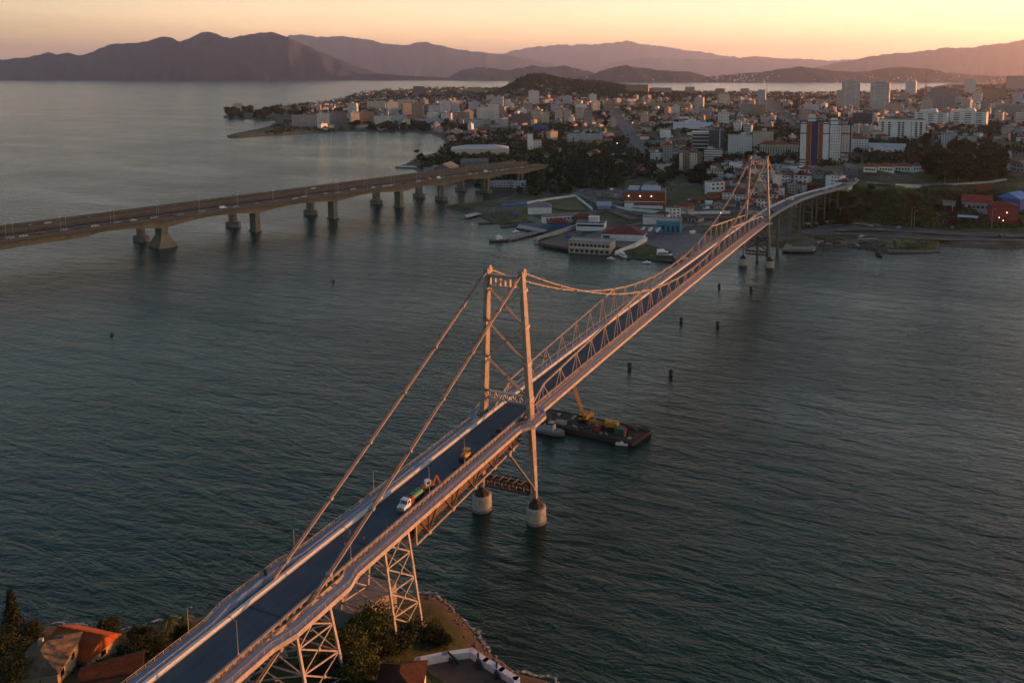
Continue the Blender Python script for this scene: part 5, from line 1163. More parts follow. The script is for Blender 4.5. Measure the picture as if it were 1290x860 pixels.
# --- houses below the bank on the right
r, W, H = block(1230, 265, 34, 10, 12, worn('lilac_plaster', (.33, .28, .34), .2), 'house with a broad red roof at the foot of the bank', 'the broad red-roofed house', roof=worn('red_sheet_roof', (.30, .045, .03), .25), kind='gable', rh=6, cat='house', name='house', turn=-4); windows(r, W, 12, -W*.3, W*.45, H*.15, H*.75, 5, 1, 2.2, 2.2)
r, W, H = block(1262, 281, 32, 22, 14, worn('deep_red_plaster', (.25, .035, .025), .25), 'deep red house with lit lamps and small roofs at different heights', 'the deep red house', roof=TILED, kind='hip', rh=3, cat='house', name='house', turn=10)
m = MB(); m.gable((-W*.2, -8.5, H*.42), (W*.45, 6), 1.8, 0, .3); m.gable((W*.27, -8.5, H*.3), (W*.36, 6), 1.5, 0, .3); m.build('porch_roof', worn('red_sheet_roof', (.30, .045, .03), .25), r)
for x, z in ((-.2, .36), (-.05, .2), (.1, .62)): m = MB(); m.lathe((W*x, -7.6 - (4 if z < .5 else 0), H*z), [(.1, -.3), (.4, 0), (.1, .35)], 8); m.build('lamp', glow('warm_lamp', (1, .82, .55), 2.6), r)
block(1277, 262, 30, 12, 22, BLUEP, 'building wrapped under long bright blue roof sheets at the right edge', 'the blue-sheeted building', roof=worn('bright_blue_sheet', (.09, .22, .52), .3), kind='gable', rh=5, turn=-25); block(1240, 243, 19, 8, 10, BRI, 'brick house on a pale base above the broad red roof', None, roof=TILE, kind='flat', stair=False, cat='house', name='house')

# --- more mid-rise blocks of the same town, each sized by eye
rm = random.Random(17); FS = [(F_WHITE, 'white'), (F_CREAM, 'cream'), (F_GREY, 'grey'), (F_WHITE, 'white'), (F_PINK, 'pinkish'), (F_BAND, 'banded white'), (F_BLUE, 'bluish')]
MID = []
for (x0, x1, y0, y1), n, where in (((1130, 1288, 118, 160), 17, 'upper right of town'), ((925, 1060, 150, 190), 9, 'behind the striped tower'), ((430, 600, 138, 158), 16, 'of the bay peninsula'), ((600, 760, 128, 152), 12, 'below the wooded hill'), ((840, 990, 126, 160), 8, 'above the warehouse')):
    L = []
    for _ in range(n*20):
        if len(L) >= n: break
        px, py = rm.uniform(x0, x1), rm.uniform(y0, y1); p = at(px, py)
        if near_road(px, py, 9) or any(abs(px - a) < 11 and abs(py - b) < 7 for a, b, c in MID + L) or any(abs(px - a) < 13 and abs(py - b - 6) < 11 for a, b, c in HEROES) or p.z < 1.5: continue
        L.append((px, py, rm.choice(FS)))
    MID += L
    for i, (px, py, (f_, nm)) in enumerate(sorted(L)):
        q = sorted(L).index((px, py, (f_, nm))); w_ = rm.uniform(8, 14)
        block(px, py, w_, w_*rm.uniform(.7, 1.35), rm.uniform(11, 16), f_, '%s mid-rise block, %s from left among the mid-rise blocks %s' % (nm, nth[q], where), None, roof=rm.choice([ROOFG, ROOFP]), turn=rm.uniform(-30, 30), group='mid-rise blocks ' + where)
# ================================================================== TREES, HOUSES, TOWN
def leafmat(name, a, b, c):
    t = NT(name); oi = t.n('ShaderNodeObjectInfo'); n1 = t.noise(t.pos(), .55, 3.0, .6).outputs[0]; n2 = t.noise(t.pos(), .05, 3.0).outputs[0]
    f = t.math('ADD', t.math('MULTIPLY', n1, .55), t.math('ADD', t.math('MULTIPLY', n2, .3), t.math('MULTIPLY', oi.outputs['Random'], .16)))
    return t.done(t.ramp(f, [(.32, a), (.5, b), (.72, c)]), .8, 0, .15)
LEAF = [leafmat('dark_leaves', (.014, .022, .010), (.028, .040, .016), (.052, .064, .022)), leafmat('olive_leaves', (.026, .036, .010), (.058, .072, .018), (.10, .105, .028)), leafmat('autumn_leaves', (.035, .026, .012), (.075, .050, .018), (.12, .07, .02))]
BARK = worn('bark', (.075, .055, .04), .4, 2.0, .9)
rng = np.random.default_rng(11)
def leaf_quads(V, F, c, n, spread, size):
    for _ in range(n):
        p = c + rng.normal(0, spread, 3); a = rng.normal(0, 1, 3); a /= np.linalg.norm(a); b = np.cross(a, rng.normal(0, 1, 3)); b /= np.linalg.norm(b) + 1e-9
        s = size*rng.uniform(.6, 1.25); k = len(V)
        V += [tuple(p + a*s), tuple(p + b*s*.62), tuple(p - a*s), tuple(p - b*s*.62)]; F.append((k, k+1, k+2, k+3))
def tree_proto(seed, H=9.0, R=3.6, clumps=46, per=15, leaf=.5, mat=0, conifer=False, cname='tree'):
    global rng
    rng = np.random.default_rng(seed); r = empty(cname, (0, 0, 0)); m = MB(); V = []; F = []
    th = H*.42
    m.tube((0, 0, -.8), (0, 0, th), H*.035, 7, H*.022)
    if conifer: m.tube((0, 0, th), (0, 0, H*.96), H*.022, 6, .04)
    for i in range(clumps):
        if conifer:
            f = (i + .5)/clumps; ang = i*2.4; rr = R*(1 - f)*rng.uniform(.45, 1); c = np.array([rr*math.cos(ang), rr*math.sin(ang), H*(.12 + .86*f)]); sp = .22 + .35*(1 - f)
        else:
            u = rng.normal(0, 1, 3); u /= np.linalg.norm(u); q = rng.uniform(.45, 1)**.6
            lump = 1 + .3*math.sin(3*math.atan2(u[1], u[0]) + seed) + .18*math.sin(5*u[2] + seed*2)
            c = np.array([u[0]*R*q*lump, u[1]*R*q*lump, H*.56 + u[2]*H*.40*q*lump]); sp = R*.15
            if i % 7 == 0: m.tube((0, 0, th*rng.uniform(.6, 1)), tuple(c*np.array([.8, .8, 1]) - np.array([0, 0, .4])), H*.014, 5, H*.005)
        leaf_quads(V, F, c, per, sp, leaf)
    m.build('trunk', BARK, r); c = MB(); c.add(V, F); c.build('crown', LEAF[mat], r)
    return r
def palm_proto(seed, H=9.0, cname='palm_tree'):
    global rng
    rng = np.random.default_rng(seed); r = empty(cname, (0, 0, 0)); m = MB(); pts = [Vector((.25*math.sin(k*.5), .12*k*.3, H*k/8)) for k in range(9)]
    for a, b in zip(pts, pts[1:]): m.tube(a, b, .2 - .008*(a.z), 7, .2 - .008*b.z)
    m.build('trunk', BARK, r); c = MB(); top = pts[-1]
    for i in range(17):
        an = i*2.4; up = rng.uniform(-.1, .75); L = rng.uniform(2.4, 3.1); prev = top
        for k in range(1, 7):
            f = k/6; q = top + Vector((math.cos(an)*L*f, math.sin(an)*L*f, up*L*f - 1.5*L*f*f*.62)); d = (q - prev).normalized(); s = d.cross(Vector((0, 0, 1))).normalized()
            wd = .55*math.sin(math.pi*min(f*.9 + .1, 1)) + .06
            for sg in (-1, 1):
                for z in (0, .5):
                    a = prev.lerp(q, z); b = a + s*(sg*wd) + d*.35 + Vector((0, 0, -.28)); c.add([a, a + d*.26, b + d*.05, b], [(0, 1, 2, 3)])
            prev = q
    c.build('crown', LEAF[1], r); return r
T_ROUND = [tree_proto(s, H=h_, R=q, mat=mt, clumps=84, per=14, leaf=.72) for s, h_, q, mt in ((1, 9, 3.7, 0), (2, 8, 3.9, 0), (3, 10, 3.4, 1), (4, 7, 3.6, 0))]
T_AUT = [tree_proto(5, H=7.5, R=3.5, mat=2, clumps=70, leaf=.65), tree_proto(6, H=8, R=3.2, mat=2, clumps=70, leaf=.65)]
T_BUSH = [tree_proto(7, H=4.2, R=2.7, clumps=34, mat=1), tree_proto(8, H=3.8, R=2.8, clumps=34, mat=0)]
T_CON = tree_proto(9, H=12, R=2.4, clumps=60, per=14, leaf=.45, mat=0, conifer=True, cname='conifer_tree')
USED = set(); OCC = []
def put_tree(proto, x, y, z, s, label, group, cat='tree', name=None):
    if proto.name not in USED: USED.add(proto.name); o = proto
    else: o = copy_tree(proto)
    o.location = (x, y, z); o.rotation_euler = (0, 0, random.uniform(0, 6.28)); o.scale = (s*random.uniform(.9, 1.15), s*random.uniform(.9, 1.15), s*random.uniform(.88, 1.12))
    return tag(o, label, cat, group)
def ordn(i): return nth[i] if i < 30 else '%d%s' % (i + 1, {1: 'st', 2: 'nd', 3: 'rd'}.get((i + 1) % 10, 'th'))
for h in HEROES: pass
BLD = []                                      # footprints already taken: x, y, radius
for o in list(COL.objects):
    if o.parent is None and o.get('category') in ('building', 'house'):
        wl = CH[o.name][0]; q = [v.co for v in wl.data.vertices]; BLD.append((o.location.x, o.location.y, max(abs(v.x) for v in q)*.72 + max(abs(v.y) for v in q)*.5))
def free(x, y, r): return all((x - a)**2 + (y - b)**2 > (r + c)**2 for a, b, c in BLD)

# --- houses: prototypes of one to three storeys, copied with their parts
def house_proto(i, wall, roof, sto, hip):
    r = empty('house', (0, 0, 0)); W, D, Hh = (10.5, 8.5, 3.1*sto) if i % 2 else (9, 10, 3.0*sto)
    m = MB(); m.box((0, 0, Hh/2 - 1), (W, D, Hh + 2)); m.build('wall', wall, r)
    m = MB()
    if hip == 2: m.box((0, 0, Hh + .1), (W + .4, D + .4, .25)); m.box((W*.2, .5, Hh + 1), (3, 3, 1.8))
    else: m.gable((0, 0, Hh), (max(W, D), min(W, D)), 2.4, 0 if W >= D else math.pi/2, .5, hip=hip)
    m.build('roof', roof, r)
    for j in range(sto):
        for x in ((-.3, .3) if j == 0 else (-.3, 0, .3)):
            o = link(bpy.data.objects.new('window', window_mesh(1.5, 1.2)), r); o.location = (W*x, -D/2 - .05, 3*j + 1.7)
    m = MB(); m.box((0, -D/2 - .06, 1.05), (1.1, .14, 2.1)); m.build('door', BARK, r)
    return r
HP = []
for i, (wl, wn, rf, rn, sto, hip) in enumerate([(WHT, 'white', TILE, 'terracotta', 2, 1), (CRM, 'cream', TILE, 'terracotta', 1, 0), (GRY, 'grey', SLATE, 'grey sheet', 2, 0), (WHT, 'white', ROOFG, 'flat grey', 3, 2), (PNK, 'pinkish', TILE, 'terracotta', 2, 0), (BEI, 'beige', TILEB, 'brown', 2, 1), (CRM, 'cream', SLATE, 'grey sheet', 1, 0),
        (WHT, 'white', TILED, 'dark red', 2, 1), (GRY, 'grey', TILEB, 'brown', 1, 0), (BEI, 'beige', ROOFP, 'flat pale', 3, 2), (worn('faded_blue_plaster', (.22, .28, .38), .25), 'faded blue', TIN, 'pale tin', 1, 0), (BRI, 'brick', TILE, 'terracotta', 1, 0)]):
    HP.append([house_proto(i, wl, rf, sto, hip), wn, rn, sto, False])
REG = [((900, 1000, 207, 262), 62, 'in the quarter left of far tower'), ((745, 868, 188, 222), 16, 'among the trees at the centre of town'), ((862, 1002, 140, 178), 34, 'above the dark glass office'), ((575, 760, 114, 152), 62, 'under the wooded hill'), ((775, 960, 120, 152), 46, 'right of the highway on the slope'),
       ((1080, 1290, 120, 178), 36, 'among the high-rises on the right'), ((1180, 1290, 172, 216), 26, 'around the big tree mound'), ((968, 1072, 218, 242), 14, 'between far and striped towers'), ((380, 580, 126, 158), 36, 'on the peninsula across the bay'), ((760, 925, 240, 280), 10, 'around the brick warehouse')]
HOUSES = []; rs = random.Random(5)
for (x0, x1, y0, y1), cnt, where in REG:
    k = 0
    for _ in range(cnt*14):
        if k >= cnt: break
        px, py = rs.uniform(x0, x1), rs.uniform(y0, y1)
        if near_road(px, py, 9): continue
        p = at(px, py)
        if p.z < 1.6 or sdist(np.array([p.x]), np.array([p.y]), COAST_W)[0] < 9 or not free(p.x, p.y, 5.2): continue
        if depth(p) > 3600: continue
        HOUSES.append((px, py, p, rs.choice([0, 0, 1, 2, 3, 3, 4, 5, 6, 7, 7, 8, 9, 10, 11]), where)); BLD.append((p.x, p.y, 5.6)); k += 1
cnts = {}
for px, py, p, t_, where in sorted(HOUSES, key=lambda h: h[0]):
    rec = HP[t_]; key = (rec[1], rec[2], where); cnts[key] = cnts.get(key, 0) + 1
tot = dict(cnts); cnts = {}
for px, py, p, t_, where in sorted(HOUSES, key=lambda h: h[0]):
    rec = HP[t_]; key = (rec[1], rec[2], where); i = cnts.get(key, 0); cnts[key] = i + 1
    if not rec[4]: o = rec[0]; rec[4] = True
    else: o = copy_tree(rec[0])
    s = rs.uniform(.85, 1.3); o.location = (p.x, p.y, p.z - .2); o.rotation_euler = (0, 0, face(p, rs.choice([-28, -18, 0, 15, 30, 62, 90]) + rs.uniform(-6, 6))); o.scale = (s*rs.uniform(.9, 1.25), s, s*rs.uniform(.85, 1.15))
    pos = '' if tot[key] == 1 else ', %s from left' % ordn(i)
    tag(o, '%s %s-roofed house %s%s' % (rec[1], rec[2].replace(' ', '-'), where, pos), 'house', 'houses ' + where)
for rec in HP:
    if not rec[4]:
        def kill(o):
            for c in CH.get(o.name, []): kill(c)
            bpy.data.objects.remove(o)
        kill(rec[0])

# --- trees one can tell apart
TREG = [((1172, 1266, 190, 228), 46, (1.3, 1.8), T_ROUND[:2], 'of the dense dark mound right of the bank'), ((1015, 1225, 238, 284), 50, (.75, 1.35), T_BUSH + T_AUT + T_BUSH, 'on the rough bank above the coast road'), ((668, 792, 196, 234), 42, (.9, 1.5), T_ROUND, 'of the dark grove beside the approach roads'),
        ((826, 898, 211, 234), 22, (.85, 1.3), T_ROUND, 'behind the brick warehouse'), ((1158, 1212, 160, 186), 14, (1.0, 1.5), T_ROUND, 'in front of the white slab'), ((752, 768, 132, 168), 12, (1.1, 1.6), T_ROUND, 'left of the highway'), ((806, 866, 150, 188), 20, (.9, 1.4), T_ROUND + T_AUT, 'right of the highway'),
        ((524, 600, 184, 204), 18, (.8, 1.3), T_ROUND + T_BUSH, 'on the point behind the road bridges'), ((440, 590, 158, 168), 44, (1.1, 1.9), T_ROUND, 'along the beach of the bay'), ((575, 664, 196, 209), 14, (.8, 1.2), T_ROUND, 'before the supermarket hall'), ((284, 385, 140, 152), 36, (1.4, 2.3), T_ROUND, 'on the headland'),
        ((985, 1062, 120, 140), 16, (1.2, 1.8), T_ROUND, 'on the ridge left of the high-rises'), ((1078, 1172, 184, 206), 20, (.8, 1.3), T_AUT + T_ROUND, 'above the terracotta villas'), ((560, 760, 160, 180), 24, (.9, 1.3), T_ROUND + T_BUSH, 'on the green flat behind the white slab tower'), ((900, 985, 196, 216), 12, (.9, 1.3), T_ROUND, 'before the orange-roofed row')]
TR = []
for (x0, x1, y0, y1), cnt, (s0, s1), ps, where in TREG:
    k = 0; L = []
    for _ in range(cnt*12):
        if k >= cnt: break
        px, py = rs.uniform(x0, x1), rs.uniform(y0, y1)
        if 'mound' in where and ((px - 1219)/50)**2 + ((py - 214)/ (26 if py < 214 else 16))**2 > 1: continue
        if near_road(px, py, 4): continue
        p = at(px, py)
        if p.z < .9 or any((p.x - a)**2 + (p.y - b)**2 < max(2.2, c - 3.0)**2 for a, b, c in BLD): continue
        if any((p.x - a)**2 + (p.y - b)**2 < 10 for a, b in OCC): continue
        OCC.append((p.x, p.y)); L.append((px, p, rs.uniform(s0, s1), rs.choice(ps))); k += 1
    for i, (px, p, s, pr) in enumerate(sorted(L, key=lambda q: q[0])):
        put_tree(pr, p.x, p.y, p.z - .2, s*(1.25 if 'mound' in where else 1), '%s tree from the left %s' % (ordn(i), where), 'trees ' + where)
p = at(1008, 232); put_tree(T_CON, p.x, p.y, p.z, 1.1, 'slim dark conifer standing before the white podium', None)
pp = at(528, 190); PALM = palm_proto(3); put_tree(PALM, pp.x, pp.y, pp.z, 1.2, 'palm silhouetted at the tip of the point behind the road bridges', None, 'palm')

# --- masses nobody could count: woods and the far town
rng = np.random.default_rng(21); V = []; F = []
def land_ok(x, y, m_=12): return sdist(np.array([x]), np.array([y]), COAST_W)[0] > m_
N = 0
fxv, fyv = math.cos(YAW), math.sin(YAW)
cand = []
for px0, dd, amp, sl, sdp in BUMPS[:3]:
    for _ in range(800): cand.append((dd + rng.normal(0, sdp*1.0), (px0 - PPX)/FPX*dd + rng.normal(0, sl*1.1), 6.5))
for _ in range(8500):
    u = math.exp(rng.uniform(math.log(1000), math.log(7000))); cand.append((u, u*rng.uniform(-.42, .53), max(3.0, u*.0015)))
for _ in range(2600):
    u = math.exp(rng.uniform(math.log(850), math.log(2600))); cand.append((u, u*rng.uniform(-.3, .53), rng.uniform(3.2, 5.2)))
for _ in range(1800):
    u = math.exp(rng.uniform(math.log(620), math.log(4000))); cand.append((u, u*rng.uniform(.53, 1.3), max(3.2, u*.0016)))
cu = np.array(cand); X = CAM_POS.x + cu[:, 0]*fxv + cu[:, 1]*fyv; Y = CAM_POS.y + cu[:, 0]*fyv - cu[:, 1]*fxv
ok = sdist(X, Y, COAST_W) > 14; clump = fbm(X/170.0, Y/170.0, 9.0, 3) > -.10
for i in range(len(X)):
    if not ok[i] or (i >= 2400 and not clump[i]): continue
    if i >= 2400 and not free(X[i], Y[i], 1.5): continue
    if near_road(*to_px((X[i], Y[i], 12)), 11): continue
    z = gz(X[i], Y[i]); s = cu[i, 2]
    for k in range(3): leaf_quads(V, F, np.array([X[i] + rng.normal(0, s*1.3), Y[i] + rng.normal(0, s*1.3), z + s*.75]), 9, s*.5, s*.62)
m = MB(); m.add(V, F); tag(m.build('woods', LEAF[0]), kind='stuff')
V = []; F = []
for (x0, x1, y0, y1), n, s in (((1005, 1290, 240, 288), 2600, 1.2), ((1085, 1200, 304, 316), 160, .7), ((590, 665, 262, 284), 120, .5)):
    for _ in range(n):
        px, py = rng.uniform(x0, x1), rng.uniform(y0, y1); p = at(px, py)
        if p.z < .8 or near_road(px, py, 4.5) or not free(p.x, p.y, -1.5): continue
        leaf_quads(V, F, np.array([p.x, p.y, p.z + s*.5]), 9, s*.7, s*.75)
m = MB(); m.add(V, F); tag(m.build('scrub', LEAF[1]), kind='stuff')
town = MB(); TM = [WHT, CRM, GRY, PNK, BEI, TILE, TILEB, SLATE, ROOFG]
def town_house(x, y, z, s, h_, rz):
    town.box((x, y, z + h_/2 - 1), (s, s*.8, h_ + 2), rz, int(rng.integers(0, 5)))
    if h_ < 9: town.gable((x, y, z + h_), (s, s*.8), s*.22, rz, .4, int(rng.choice([5, 6, 6, 7, 7])))
    else: town.box((x, y, z + h_ + .3), (s*.98, s*.78, .5), rz, 8); town.box((x, y, z + h_ + 1.6), (s*.3, s*.3, 2.4), rz, int(rng.integers(0, 5)))
U_ = np.exp(rng.uniform(math.log(1150), math.log(6800), 3300)); T_ = rng.uniform(-.37, .55, 3300)
U_ = np.concatenate([U_, np.exp(rng.uniform(math.log(750), math.log(4500), 700))]); T_ = np.concatenate([T_, rng.uniform(.55, 1.15, 700)])
X = CAM_POS.x + U_*fxv + U_*T_*fyv; Y = CAM_POS.y + U_*fyv - U_*T_*fxv; sd = sdist(X, Y, COAST_W)
dens = fbm(X/180.0, Y/180.0, 14.0, 3)
n_t = 0
for i in range(len(X)):
    if sd[i] < 16 or dens[i] < -.22: continue
    px, py = to_px((X[i], Y[i], 20))
    if near_road(px, py, 10): continue
    wooded = any(((U_[i] - dd)/(sdp*1.1))**2 + ((U_[i]*T_[i] - (q - PPX)/FPX*dd)/(sl*1.15))**2 < 1 for q, dd, amp, sl, sdp in BUMPS[:2])
    if wooded and rng.random() < .93: continue
    if (U_[i] < 1500 and px < 800) or (1160 < px < 1275 and U_[i] < 1150): continue
    if not free(X[i], Y[i], 4.5): continue
    s = rng.uniform(8, 15)*(1 + U_[i]/9000); h_ = rng.choice([3.5, 4, 6, 6.5, 7, 12, 18], p=[.18, .18, .22, .15, .1, .11, .06])
    if U_[i] > 3200: h_ = min(h_, 5)
    town_house(X[i], Y[i], gz(X[i], Y[i]), s, h_, rng.uniform(0, 3.1)); n_t += 1
tag(town.build('town', TM), kind='stuff')
# towns across the bay, lying on the hills
town = MB()
for o in [q for q in COL.objects if q.name.startswith('hills')][:4]:
    bv = BVHTree.FromPolygons([v.co.copy() for v in o.data.vertices], [tuple(q.vertices) for q in o.data.polygons])
    for _ in range(300):
        px = rng.choice([rng.uniform(640, 1290), rng.normal(925, 26), rng.uniform(1050, 1290)]); py = rng.uniform(88, 103.5)
        h = bv.ray_cast(CAM_POS, ray(px, py).normalized())
        if h[0] is None or h[0].z < 2 or rng.random() < (h[0].z - 20)/130: continue
        tall = abs(px - 925) < 30; s = rng.uniform(9, 18)
        town.box((h[0].x, h[0].y, h[0].z + 4), (s, s, 10 + (rng.uniform(10, 55) if tall and rng.random() < .6 else 6)), rng.uniform(0, 3), int(rng.integers(0, 6)))
tag(town.build('far_town', TM), kind='stuff')
# ================================================================== WATERFRONT, WALLS, POLES, NEAR SHORE
def wall_line(pts, h, th, mat, label, name='wall', cat='wall', z=None, bv=None, base=1.5):
    P = [at(*p, bv) for p in pts]; r = None; V = []
    m = MB()
    c = sum(P, Vector())/len(P); r = empty(name, (c.x, c.y, 0), 0, label, cat)
    for a, b in zip(P, P[1:]):
        za, zb = (a.z, b.z) if z is None else (z, z)
        q0 = Vector((a.x - c.x, a.y - c.y, za + (h - base)/2)); q1 = Vector((b.x - c.x, b.y - c.y, zb + (h - base)/2)); m.bar(q0, q1, th, h + base)
    m.build('wall_body', mat, r); m = MB()
    for a, b in zip(P, P[1:]):
        za, zb = (a.z, b.z) if z is None else (z, z)
        m.bar(Vector((a.x - c.x, a.y - c.y, za + h + .08)), Vector((b.x - c.x, b.y - c.y, zb + h + .08)), th + .25, .16)
    m.build('coping', mat, r); return r
wall_line([(664, 257), (690, 252.5), (724, 248), (735, 256), (746, 265)], 2.2, .5, WHT, 'white wall running round the grass field by the small harbour')
wall_line([(762, 257), (768, 260), (780, 263.5), (800, 266.5), (830, 269), (870, 270), (920, 269)], 2.4, .6, WHT, 'long curved white wall below the brick warehouse')
wall_line([(676, 304), (700, 296), (728, 287)], 3.0, 1.6, PALE, 'pale slanting sea wall left of the quay building')
wall_line([(674, 306.5), (695, 310.5), (719, 314.5)], 1.2, 1.2, CONC, 'low quay edge in front of the empty brown yard')
wall_line([(775, 322), (800, 312), (815, 304)], 3.2, .8, WHT, 'white wall slanting from the quay building towards the blue boat shed')
wall_line([(1128, 234), (1160, 235), (1200, 233.5), (1245, 230.5), (1268, 227)], 1.6, .5, PALE, 'pale concrete parapet of the upper road above the bank')
wall_line([(1012, 283), (1050, 279.5), (1075, 282.5), (1100, 285.5)], 1.3, .5, PALE, 'pale retaining wall beside the coast road near the far tower')
wall_line([(1118, 317.5), (1150, 318), (1184, 318)], 1.5, 1.0, CONCD, 'dark stone retaining wall at the water on the right shore')
wall_line([(631, 259.5), (648, 258.5), (664, 257.5)], 2.0, .2, worn('bright_blue_sheet', (.09, .22, .52), .3), 'bright blue hoarding beside the harbour grass', 'fence', 'fence')
def slab(pts, z, th, mat, label, name, cat):
    P = [onz(a, b, z) for a, b in pts]; c = sum(P, Vector())/len(P); r = empty(name, (c.x, c.y, 0), 0, label, cat)
    m = MB(); m.prism([(p.x - c.x, p.y - c.y) for p in P], z - th, z); m.build('deck', mat, r)
    m = MB()
    for a, b in zip(P, P[1:] + P[:1]):
        n = max(2, int((b - a).length/5))
        for i in range(n): q = a.lerp(b, i/n) - c; q = Vector((q.x*.97, q.y*.97, 0)); m.tube((q.x, q.y, -3), (q.x, q.y, z - th*.5), .3, 6)
    m.build('piling', TIMBER, r); return r
slab([(585, 271), (588, 274), (632, 262), (629, 259.5)], 1.6, .5, PALE, 'pale concrete boat slip reaching into the small harbour', 'slipway', 'slipway')
slab([(640, 300), (643, 302), (690, 290.5), (686, 288)], 1.4, .5, CONCD, 'narrow jetty leading to the patrol boat', 'jetty', 'jetty')
slab([(655, 283), (690, 289), (684, 292), (650, 286)], 1.5, 1, CONC, 'short breakwater of the small harbour', 'jetty', 'jetty')
slab([(630, 284.5), (632, 286.5), (662, 283.5), (660, 282)], .7, .4, TIMBER, 'broken dark pier remains beside the harbour grass', 'jetty', 'jetty')
slab([(602, 280), (604, 282), (624, 280.5), (622, 279)], .7, .4, TIMBER, 'outermost broken dark pier remains left of the harbour grass', 'jetty', 'jetty')
slab([(800, 325), (812, 319), (850, 322), (852, 330)], 1.0, .6, TIMBER, 'dark floating dock under the long motor yacht', 'dock', 'dock')
slab([(792, 326), (789, 324), (812, 313), (816, 315)], 1.0, .6, TIMBER, 'narrow dark dock beside the white motor boat', 'dock', 'dock')
slab([(985, 314), (1024, 314.5), (1028, 311), (1020, 307.5), (990, 307)], 2.2, 1.6, CONCD, 'rounded concrete quay beside the foot of the far tower', 'quay', 'quay')
slab([(862, 284), (905, 283), (893, 312), (850, 326), (846, 318)], 2.9, 1.2, worn('ramp_concrete', (.17, .155, .145), .35, .1, .9), 'broad grey concrete yard sloping to the water left of the bridge', 'yard', 'yard')
slab([(678, 305.5), (728, 289), (738, 296), (720, 313)], 2.95, 1.0, worn('brown_yard', (.12, .095, .08), .35, .15, .9), 'empty brown paved yard left of the quay building', 'yard', 'yard')
slab([(512, 208.5), (498, 208.5), (498, 210), (530, 211), (534, 209)], 1.6, 1.0, CONC, 'low stone pier at the point beyond the road bridges', 'pier', 'pier')
def sheet(pts, name, mat, dz_=.5):
    P = [at(*p) for p in pts]; m = MB(); m.add([(p.x, p.y, p.z + dz_) for p in P], [tuple(range(len(P)))]); o = m.build(name, mat)
    if o.data.polygons[0].normal.z < 0: o.data.flip_normals()
    return tag(o, kind='structure')
LAWN = worn('mown_grass', (.085, .095, .025), .35, .15, .95); WEED = worn('weedy_grass', (.095, .10, .022), .45, .2, .95)
sheet([(693, 262), (722, 250.5), (731, 256), (741, 266), (715, 266)], 'grass_field', LAWN, .6)
sheet([(604, 273), (640, 264), (664, 262), (668, 270), (655, 280), (630, 282), (622, 279)], 'grass_bank', WEED, .35)
sheet([(668, 246), (700, 238), (760, 237), (800, 246), (812, 258), (770, 256), (740, 244), (700, 246)], 'car_park', ASPH, .18)
sheet([(735, 297), (770, 288), (812, 279), (905, 279), (905, 284), (862, 285), (848, 318), (815, 308), (790, 315)], 'yard_paving', worn('grey_apron', (.15, .145, .14), .3, .12, .9), .25)
sheet([(1105, 305), (1150, 303), (1184, 306), (1183, 314), (1120, 315.5)], 'grass_bank', WEED, .45)
sheet([(642, 282), (668, 272), (700, 284), (690, 289)], 'parking_apron', worn('grey_apron', (.15, .145, .14), .3, .12, .9), .45)
sheet([(290, 173.5), (300, 170.5), (345, 168), (400, 164.5), (430, 164.8), (400, 166.5), (350, 170)], 'grass_spit', WEED, .6)
# boat lift with blue covered boats
r0 = at(820, 300)
r = empty('boat_rack', (r0.x, r0.y, r0.z), face(r0, -10), 'blue steel boat rack in front of the turquoise building', 'boat rack'); m = MB()
for x in (-9, -3, 3, 9):
    for y in (-4, 4): m.bar((x, y, 0), (x, y, 6), .35)
    m.bar((x, -4, 5.8), (x, 4, 5.8), .4)
for y in (-4, 4): m.bar((-9, y, 6), (9, y, 6), .4); m.bar((-9, y, 3), (9, y, 3), .3)
m.build('frame', BLUEP, r)
for i, x in enumerate((-6.2, -.2, 5.8)):
    b = empty('covered_boat', r0 + Matrix.Rotation(face(r0, -10), 3, 'Z') @ Vector((x, 0, 6.6)), face(r0, 78), 'boat under pale blue cover on the rack, %s of three' % ('leftmost', 'middle', 'rightmost')[i], 'boat', 'covered boats on the rack')
    m = MB(); hull(m, 8.5, 2.6, 1.1); m.build('hull', BOATW, b); m = MB(); m.add([(-4, -1.4, 1.1), (-4, 1.4, 1.1), (3.6, .8, 1.4), (3.6, -.8, 1.4), (-3.4, 0, 2.3), (2.6, 0, 2.1)], [(0, 3, 5, 4), (1, 4, 5, 2), (0, 4, 1), (3, 2, 5)]); m.build('cover', worn('pale_blue_roof', (.34, .42, .56), .2), b)
# masts, poles, signs
p = at(1166, 122); r = empty('lattice_mast', (p.x, p.y, p.z), 0, 'tall red and white lattice mast rising above the far bay', 'mast'); k = m_per_px(p); Hm = 30*k; m = MB()
for a, b in ((-1, -1), (1, -1), (1, 1), (-1, 1)): m.bar((a*4.2, b*4.2, 0), (a*1.6, b*1.6, Hm), 1.3)
for i in range(12):
    f, g = i/12, (i + 1)/12; w0, w1 = 4.2 - 2.6*f, 4.2 - 2.6*g
    for (a, b), (c, d) in (((-1, -1), (1, -1)), ((1, -1), (1, 1)), ((1, 1), (-1, 1)), ((-1, 1), (-1, -1))): m.bar((a*w0, b*w0, Hm*f), (c*w1, d*w1, Hm*g), .6)
m.build('frame', worn('mast_red', (.42, .10, .05), .3), r); m = MB(); m.tube((0, 0, Hm), (0, 0, Hm*1.12), .5, 6); m.build('antenna', worn('mast_red', (.42, .10, .05), .3), r)
p = at(966, 120); k = m_per_px(p); r = empty('radio_mast', (p.x, p.y, p.z), 0, 'thin dark radio mast on the ridge against the bright bay', 'mast'); m = MB(); m.tube((0, 0, 0), (0, 0, 17*k), 1.5, 6, .5); m.build('pole', RUST, r); m = MB(); m.box((0, 0, 12*k), (5, 5, 3)); m.box((0, 0, 15*k), (3.6, 3.6, 2.4)); m.build('antenna', RUST, r)
